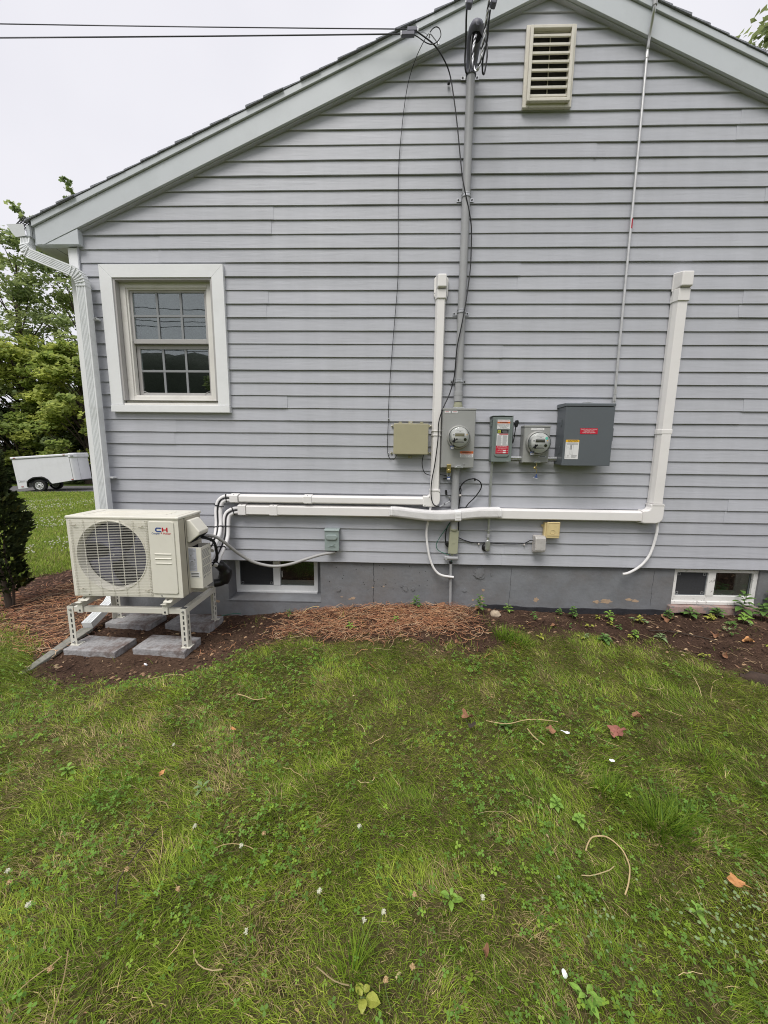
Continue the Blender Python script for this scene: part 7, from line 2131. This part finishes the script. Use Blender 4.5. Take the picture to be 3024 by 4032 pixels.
def tree(name, x, y, h, r, zlow, label, cat, nclump, nleaf, size, c0, c1, seed, flat=0.45, group=None, sprigs=()):
    rg = np.random.default_rng(seed)
    rnd = random.Random(seed)
    z0 = float(gz(x, y))
    t = thing(name, (x, y, z0), label, cat, group)
    tr = MB()
    hw = h * 0.022 + 0.05
    trunk = [(x, y, z0 - 0.2), (x + rnd.uniform(-.2, .2), y, z0 + h * 0.3), (x + rnd.uniform(-.4, .4), y + rnd.uniform(-.3, .3), z0 + h * 0.6), (x + rnd.uniform(-.5, .5), y, z0 + h * 0.93)]
    S = smooth(trunk, 6)
    tr.tube(S, hw * 1.2, n=9, r2=0.02)
    tr.build('trunk', 'bark', t, smooth_deg=60)
    Pc, br = [], MB()
    for i in range(nclump):
        q = rnd.random()
        zz = zlow + (h - zlow) * q
        env = r * math.sin(PI * (0.12 + 0.80 * q) ** 0.85) ** 0.75
        a = rnd.uniform(0, 2 * PI)
        rad = env * math.sqrt(rnd.uniform(0.12, 1.0))
        c = Vector((x + rad * math.cos(a), y + rad * math.sin(a), z0 + zz))
        Pc.append((c, rad))
        if i % 2 == 0:
            ti = min(len(S) - 1, max(1, int((zz - 0.18 * h - 0.25 * rad) / (h * 0.93) * len(S))))
            b0 = S[ti]
            mid = b0.lerp(c, 0.5) + Vector((0, 0, rnd.uniform(0.0, 0.10) * r))
            br.tube(smooth([b0, mid, c], 3), 0.03 + 0.008 * h * (1 - q), n=5, r2=0.008)
    br.build('branches', 'bark', t, smooth_deg=60)
    for (sx_, sy_, sz_) in sprigs:
        Pc.append((Vector((sx_, sy_, sz_)), 0.0))
    Ps, Ns, Ts = [], [], []
    for c, rad in Pc:
        m_ = int(nleaf * rnd.uniform(0.5, 1.4))
        cr = r * (rnd.uniform(0.14, 0.30) if rad > 0 else 0.09)
        if rad == 0: m_ = m_ // 3
        u = rg.normal(0, 1, (m_, 3))
        u /= np.linalg.norm(u, axis=1)[:, None]
        rr_ = cr * rg.random(m_)[:, None] ** 0.4
        p_ = np.array(c) + u * rr_ * np.array([1, 1, flat])
        out = np.array([c.x - x, c.y - y, 0.0]); out = out / (np.linalg.norm(out) + 1e-6)
        nn = rg.normal(0, 0.45, (m_, 3)) + np.array([0, 0, 1.0]) + 0.35 * out
        nn /= np.linalg.norm(nn, axis=1)[:, None]
        tone = rnd.random()
        cc = np.array(c0) + (np.array(c1) - np.array(c0)) * np.clip(tone + rg.normal(0, 0.22, m_), 0, 1)[:, None]
        Ps.append(p_); Ns.append(nn); Ts.append(cc * rg.uniform(0.75, 1.25, m_)[:, None])
    V, F_, T_ = leaf_cloud(np.concatenate(Ps), np.concatenate(Ns), size, np.concatenate(Ts), rg)
    o = np_mesh('crown', V, [F_], 'leaf', T_)
    put(o, t)
    return t
DK0, DK1 = (0.14, 0.20, 0.09), (0.29, 0.36, 0.15)
BR0, BR1 = (0.25, 0.33, 0.085), (0.54, 0.58, 0.14)
MD0, MD1 = (0.19, 0.255, 0.115), (0.42, 0.49, 0.185)  # lightened and desaturated, so the leaf colour itself carries some haze
tree('maple_tree', -26.5, 24.5, 16.4, 5.0, 4.0, 'tall airy maple tree at the left edge with sky gaps in its crown', 'tree', 72, 110, 0.30, MD0, MD1, 101)
tree('maple_tree', -23.4, 26.5, 17.0, 4.4, 5.0, 'tallest airy maple with thin top sprigs over the gutter', 'tree', 80, 110, 0.28, MD0, MD1, 102, sprigs=[(-23.6, 26.5, 19.6), (-23.35, 26.5, 19.0), (-23.5, 26.5, 18.5), (-23.0, 26.5, 18.2), (-23.2, 26.5, 17.8), (-27.2, 26.0, 17.9), (-26.9, 26.0, 17.5), (-26.6, 26.0, 17.0), (-25.8, 26.2, 17.1), (-25.4, 26.2, 16.9), (-24.6, 26.3, 16.9), (-24.3, 26.3, 16.5)])
tree('maple_tree', -20.2, 21.5, 8.4, 3.2, 1.6, 'lower bright yellow green maple behind the white trailer', 'tree', 110, 150, 0.26, BR0, BR1, 103, 0.5)
tree('maple_tree', -24.6, 21.8, 9.2, 3.6, 1.6, 'lower bright maple left of the trailer tree', 'tree', 120, 150, 0.26, BR0, BR1, 104, 0.5)
tree('maple_tree', -17.6, 25.5, 11.5, 3.6, 1.5, 'mid green maple close beside the downspout edge', 'tree', 110, 150, 0.30, MD0, MD1, 105, 0.5)
tree('maple_tree', -29.5, 21.0, 12.0, 4.2, 1.5, 'wide mid green tree beyond the left edge of the lawn', 'tree', 90, 140, 0.32, MD0, MD1, 106, 0.5)
tree('dark_shrub', -22.4, 24.0, 5.2, 4.0, 0.2, 'dark dense shrub mass in the shade behind the trailer', 'shrub', 110, 150, 0.26, DK0, DK1, 107, 0.6)
tree('dark_shrub', -27.0, 22.5, 5.0, 3.8, 0.2, 'dark dense shrub mass left of the trailer', 'shrub', 90, 150, 0.26, DK0, DK1, 108, 0.6)
tree('dark_shrub', -18.0, 26.0, 5.0, 3.6, 0.2, 'dark dense shrub mass right behind the trailer nose', 'shrub', 90, 150, 0.26, DK0, DK1, 109, 0.6)
tree('maple_tree', -13.5, 30.0, 13.0, 5.0, 1.5, 'mid green tree standing behind the house corner', 'tree', 60, 120, 0.34, MD0, MD1, 110, 0.5)
tree('willow_oak', 12.3, 9.2, 14.5, 4.1, 6.0, 'tree with drooping narrow leaves over the right roof edge', 'tree', 110, 80, 0.19, (0.14, 0.18, 0.08), (0.30, 0.35, 0.15), 111, 0.8)
# small leafy bush by the house corner
tree('leafy_bush', -3.9, 3.9, 0.62, 0.34, 0.05, 'small leafy bush beside the house corner behind the heat pump', 'bush', 40, 40, 0.055, MD0, MD1, 112, 0.8)

# dark conifer shrub at the left edge
def conifer(x, y, h, r, label, seed):
    rg = np.random.default_rng(seed)
    rnd = random.Random(seed)
    z0 = zl(x, y)
    t = thing('arborvitae', (x, y, z0), label, 'shrub')
    MB().tube(smooth([(x + 0.05, y, z0 - 0.05), (x + 0.02, y, z0 + 0.25), (x - 0.05, y, z0 + 0.7), (x - 0.02, y, z0 + h * 0.9)], 4), 0.034, n=8, r2=0.008).build('trunk', 'bark', t, smooth_deg=60)
    MB().tube(smooth([(x + 0.07, y + 0.01, z0 + 0.02), (x + 0.11, y, z0 + 0.25), (x + 0.09, y - 0.02, z0 + 0.55), (x + 0.12, y, z0 + 0.9)], 4), 0.014, n=7, r2=0.005).build('trunk', 'bark', t, smooth_deg=60)
    Vs, Fs, Ts, off = [], [], [], 0
    for i in range(2600):
        q = rnd.random() ** 0.8
        zz = 0.16 + (h - 0.16) * q
        env = r * (1.0 - 0.72 * q ** 1.6) * (0.82 + 0.18 * math.sin(9 * q + 3 * seed))
        if q < 0.14: env *= 0.55 + 3.2 * q
        a = rnd.uniform(0, 2 * PI)
        env *= 0.88 + 0.22 * math.sin(3 * a + 11 * q)
        rad = env * math.sqrt(rnd.uniform(0.25, 1))
        base = np.array([x + rad * math.cos(a), y + rad * math.sin(a), z0 + zz])
        out = np.array([math.cos(a), math.sin(a), 0])
        d = out * rnd.uniform(0.5, 1.0) + np.array([rnd.uniform(-.4, .4), rnd.uniform(-.4, .4), rnd.uniform(0.1, 1.0)])
        d /= np.linalg.norm(d)
        s = np.cross(d, np.array([rnd.uniform(-1, 1), rnd.uniform(-1, 1), rnd.uniform(-1, 1)])); s /= np.linalg.norm(s)
        L_ = rnd.uniform(0.05, 0.10)
        m_ = 9
        tone = np.array([0.040, 0.055, 0.020]) * rnd.uniform(0.45, 1.9) + (np.array([0.06, 0.045, 0.0]) * rnd.random() * 0.7 if rnd.random() < 0.2 else 0)
        for k in range(m_):
            f_ = (k / (m_ - 1) - 0.5) * 1.5
            dd = d * math.cos(f_) + s * math.sin(f_)
            st_ = base + d * L_ * (0.1 + 0.5 * (1 - abs(f_)))
            ss = np.cross(dd, d + 0.3 * s); nn = np.linalg.norm(ss)
            ss = ss / nn if nn > 1e-6 else s
            ln, wd = L_ * rnd.uniform(0.35, 0.6), 0.0075
            pl = np.cross(dd, ss)
            V = np.array([st_ - pl * wd * 0.4, st_ + dd * ln * 0.5 + pl * wd, st_ + dd * ln, st_ + dd * ln * 0.5 - pl * wd])
            Vs.append(V); Fs.append(np.array([[0, 1, 2, 3]]) + off); off += 4
            Ts.append(np.repeat(tone[None] * rnd.uniform(0.7, 1.3), 4, axis=0))
    o = np_mesh('foliage', np.concatenate(Vs), [np.concatenate(Fs)], 'needle', np.concatenate(Ts))
    put(o, t)
    return t
conifer(-3.84, 0.22, 1.52, 0.31, 'dark narrow conifer shrub standing in the mulch at the left edge', 3)

# ------------------------------------------------------------------ cargo trailer on the driveway
tx0, ty0 = -18.09, 15.72
t = thing('cargo_trailer', (0, 0, 0), 'white enclosed cargo trailer tilted nose up on the driveway', 'trailer')
def tb(mb, name, m, parent=t, **k):
    return mb.build(name, m, parent, **k)
TXR, TXF, TZT, TW = -0.95, 1.60, 1.82, 1.45
side = [(TXR, 0.22), (-0.50, 0.24), (-0.46, 0.50), (-0.36, 0.68), (-0.20, 0.76), (0.20, 0.76), (0.34, 0.70), (0.60, 0.36), (TXF, 0.46), (TXF, TZT - 0.12), (TXR, TZT - 0.12)]
tb(MB().prism(side, 0.0, 0.03), 'side_wall', 'trailer', bevel=0.008)
tb(MB().prism(side, TW - 0.03, TW), 'side_wall', 'trailer', bevel=0.008)
tb(MB().box(TXR, TXR + 0.03, 0.031, TW - 0.031, 0.22, TZT - 0.12), 'rear_door', 'trailer')
tb(MB().box(TXR + 0.03, TXF, 0.031, TW - 0.031, 0.47, 0.50), 'floor_pan', 'dark')
tb(MB().box(-0.48, 0.50, 0.06, 0.10, 0.50, 0.95), 'wheel_well', 'dark')
def nose_outline(x, y0, y1, d, c):
    return [(x, y0), (x + d * 0.35, y0 + 0.01), (x + d * 0.8, y0 + c * 0.45), (x + d, y0 + c), (x + d, y1 - c), (x + d * 0.8, y1 - c * 0.45), (x + d * 0.35, y1 - 0.01), (x, y1)]
tb(MB().prism(nose_outline(TXF + 0.001, 0, TW, 0.20, 0.22), 0.46, TZT - 0.13, 'z'), 'nose', 'trailer', smooth_deg=30)
tb(MB().prism([(TXR - 0.06, -0.03)] + nose_outline(TXF, -0.03, TW + 0.03, 0.24, 0.24) + [(TXR - 0.06, TW + 0.03)], TZT - 0.119, TZT, 'z'), 'roof_cap', 'trailer', bevel=0.04, seg=3)
tb(MB().prism(nose_outline(TXF - 0.04, -0.036, TW + 0.036, 0.31, 0.24), TZT - 0.22, TZT + 0.02, 'z'), 'front_brow', 'trailer', bevel=0.05, seg=3)
tb(MB().box(TXR, TXF + 0.01, -0.006, -0.001, TZT - 0.145, TZT - 0.120), 'drip_seam', 'trailer_seam')
tb(MB().box(TXF - 0.012, TXF + 0.006, -0.006, -0.001, 0.46, TZT - 0.22), 'corner_seam', 'trailer_seam')
tb(MB().box(TXF + 0.199, TXF + 0.206, 0.30, 0.31, 0.5, TZT - 0.25), 'nose_seam', 'trailer_seam')
for z in (0.85, 1.30):
    tb(MB().lathe([(0.022, 0), (0.022, 0.01)], (TXF + 0.19, 0.55, z), (1, 0, 0), 8), 'rivet', 'trailer_seam')
fe = [(0.0 - 0.53 * math.cos(PI * k / 10), 0.30 + 0.46 * math.sin(PI * k / 10) ** 0.6) for k in range(11)]
fe2 = [(a * 0.90, 0.30 + (b - 0.30) * 0.86) for a, b in fe]
tb(MB().prism(fe + fe2[::-1], -0.035, 0.04), 'fender', 'black_plastic', bevel=0.01)
def wheel(y):
    wh = tb(MB().lathe([(0.20, 0.0), (0.285, 0.005), (0.305, 0.03), (0.305, 0.17), (0.285, 0.20), (0.20, 0.20)], (0.0, y + 0.2, 0.305), n=32, loop=True), 'wheel', 'tyre', smooth_deg=40)
    MB().lathe([(0.205, 0.0), (0.205, 0.185), (0.18, 0.200), (0.172, 0.16), (0.075, 0.175), (0.06, 0.20), (0.001, 0.205)], (0.0, y + 0.2, 0.305), n=28).build('rim', 'rim', wh, smooth_deg=35)
    for k in range(8):
        w = 2 * PI * k / 8
        MB().lathe([(0.020, 0.0), (0.020, 0.176)], (0.122 * math.cos(w), y + 0.2, 0.305 + 0.122 * math.sin(w)), n=8).build('rim_hole', 'dark', wh)
    MB().lathe([(0.038, 0.0), (0.034, 0.215)], (0.0, y + 0.2, 0.305), n=12).build('hub_cap', 'dark', wh)
wheel(0.0)
wheel(TW - 0.2)
tb(MB().tube([(1.5, 0.2, 0.44), (2.55, TW / 2, 0.40)], 0.035, n=6), 'tongue', 'black_plastic')
tb(MB().tube([(1.5, TW - 0.2, 0.44), (2.55, TW / 2, 0.40)], 0.035, n=6), 'tongue', 'black_plastic')
tb(MB().box(2.50, 2.75, TW / 2 - 0.045, TW / 2 + 0.045, 0.38, 0.46), 'coupler', 'black_plastic', bevel=0.01)
tb(MB().tube([(2.3, TW / 2, 0.05), (2.3, TW / 2, 0.75)], 0.03, n=8), 'tongue_jack', 'galv')
for x, z in ((TXR + 0.14, TZT - 0.055), (1.40, TZT - 0.055), (-0.74, 0.32), (TXF - 0.04, 0.50)):
    tb(MB().box(x - 0.05, x + 0.05, -0.046 if z > 1 else -0.016, -0.0305 if z > 1 else -0.001, z - 0.02, z + 0.02), 'marker_light', 'marker', bevel=0.005)
ml = tb(MB().box(-0.86, -0.52, -0.006, -0.0008, 0.55, 0.65), 'maker_plate', 'trailer_seam')
MB().box(-0.85, -0.53, -0.0075, -0.0062, 0.56, 0.64).build('plate_face', 'trailer', ml)
MB().box(-0.80, -0.58, -0.009, -0.0077, 0.585, 0.615).build('plate_print', 'trailer_seam', ml)
tb(MB().box(TXF + 0.06, TXF + 0.20, -0.03, 0.03, TZT - 0.14, TZT - 0.10), 'vent', 'trailer_seam')
tb(MB().box(TXR - 0.22, TXR - 0.001, 0.3, 0.36, 1.40, 1.45), 'door_bar', 'black_plastic')
t.matrix_world = Matrix.Translation((tx0, ty0, float(gz(tx0, ty0)) + 0.0)) @ Matrix.Rotation(math.radians(12), 4, 'Z') @ Matrix.Rotation(math.radians(-4.6), 4, 'Y')

# ------------------------------------------------------------------ what the window panes mirror: wooded ridge, tree and street wires behind the camera
hx = np.linspace(-170, 120, 140)
hy = np.linspace(0, 1, 16)
HX, HQ = np.meshgrid(hx, hy)
top = 17.0 + 4.5 * sstep(10, -70, HX) + 3.0 * (fbm(HX * 0.05, HX * 0 + 2, 7) - 0.5) + 2.2 * (fbm(HX * 0.35, HX * 0 + 5, 8) - 0.5)
HZ = -1.2 + (top + 1.2) * np.sin(HQ * PI / 2) ** 0.9 + 1.0 * (fbm(HX * 0.3, HQ * 12, 9) - 0.5)
HY = -58 - 26 * HQ
idx = np.arange(HX.size).reshape(HX.shape)
F = np.stack([idx[:-1, :-1], idx[:-1, 1:], idx[1:, 1:], idx[1:, :-1]], -1).reshape(-1, 4)
hc = np.array([0.020, 0.030, 0.016])[None] * (0.6 + 0.9 * fbm(HX * 0.5, HQ * 20, 10).reshape(-1, 1))
tag(np_mesh('hills', np.stack([HX, HY, HZ], -1).reshape(-1, 3), [F], 'needle', hc, True), kind='structure')
tree('maple_tree', -10.6, -22.5, 8.6, 2.2, 1.5, 'street tree mirrored in the right side of the window panes', 'tree', 60, 110, 0.26, DK0, MD1, 120, 0.7)
for k, (za, zb_) in enumerate(((8.6, 6.6), (8.0, 6.3), (7.6, 6.4), (7.2, 5.6), (6.7, 5.5))):
    pts = []
    for q in range(21):
        s = q / 20
        pts.append((-40 + 60 * s, -14.5 - 0.25 * k, za + (zb_ - za) * s - 1.0 * 4 * s * (1 - s) * 0.5))
    o = MB().tube(pts, 0.016, n=5).build('street_wire', 'drop_wire')
    tag(o, 'street wire mirrored as a thin line in the upper window panes', 'wire', 'street wires mirrored in the window')
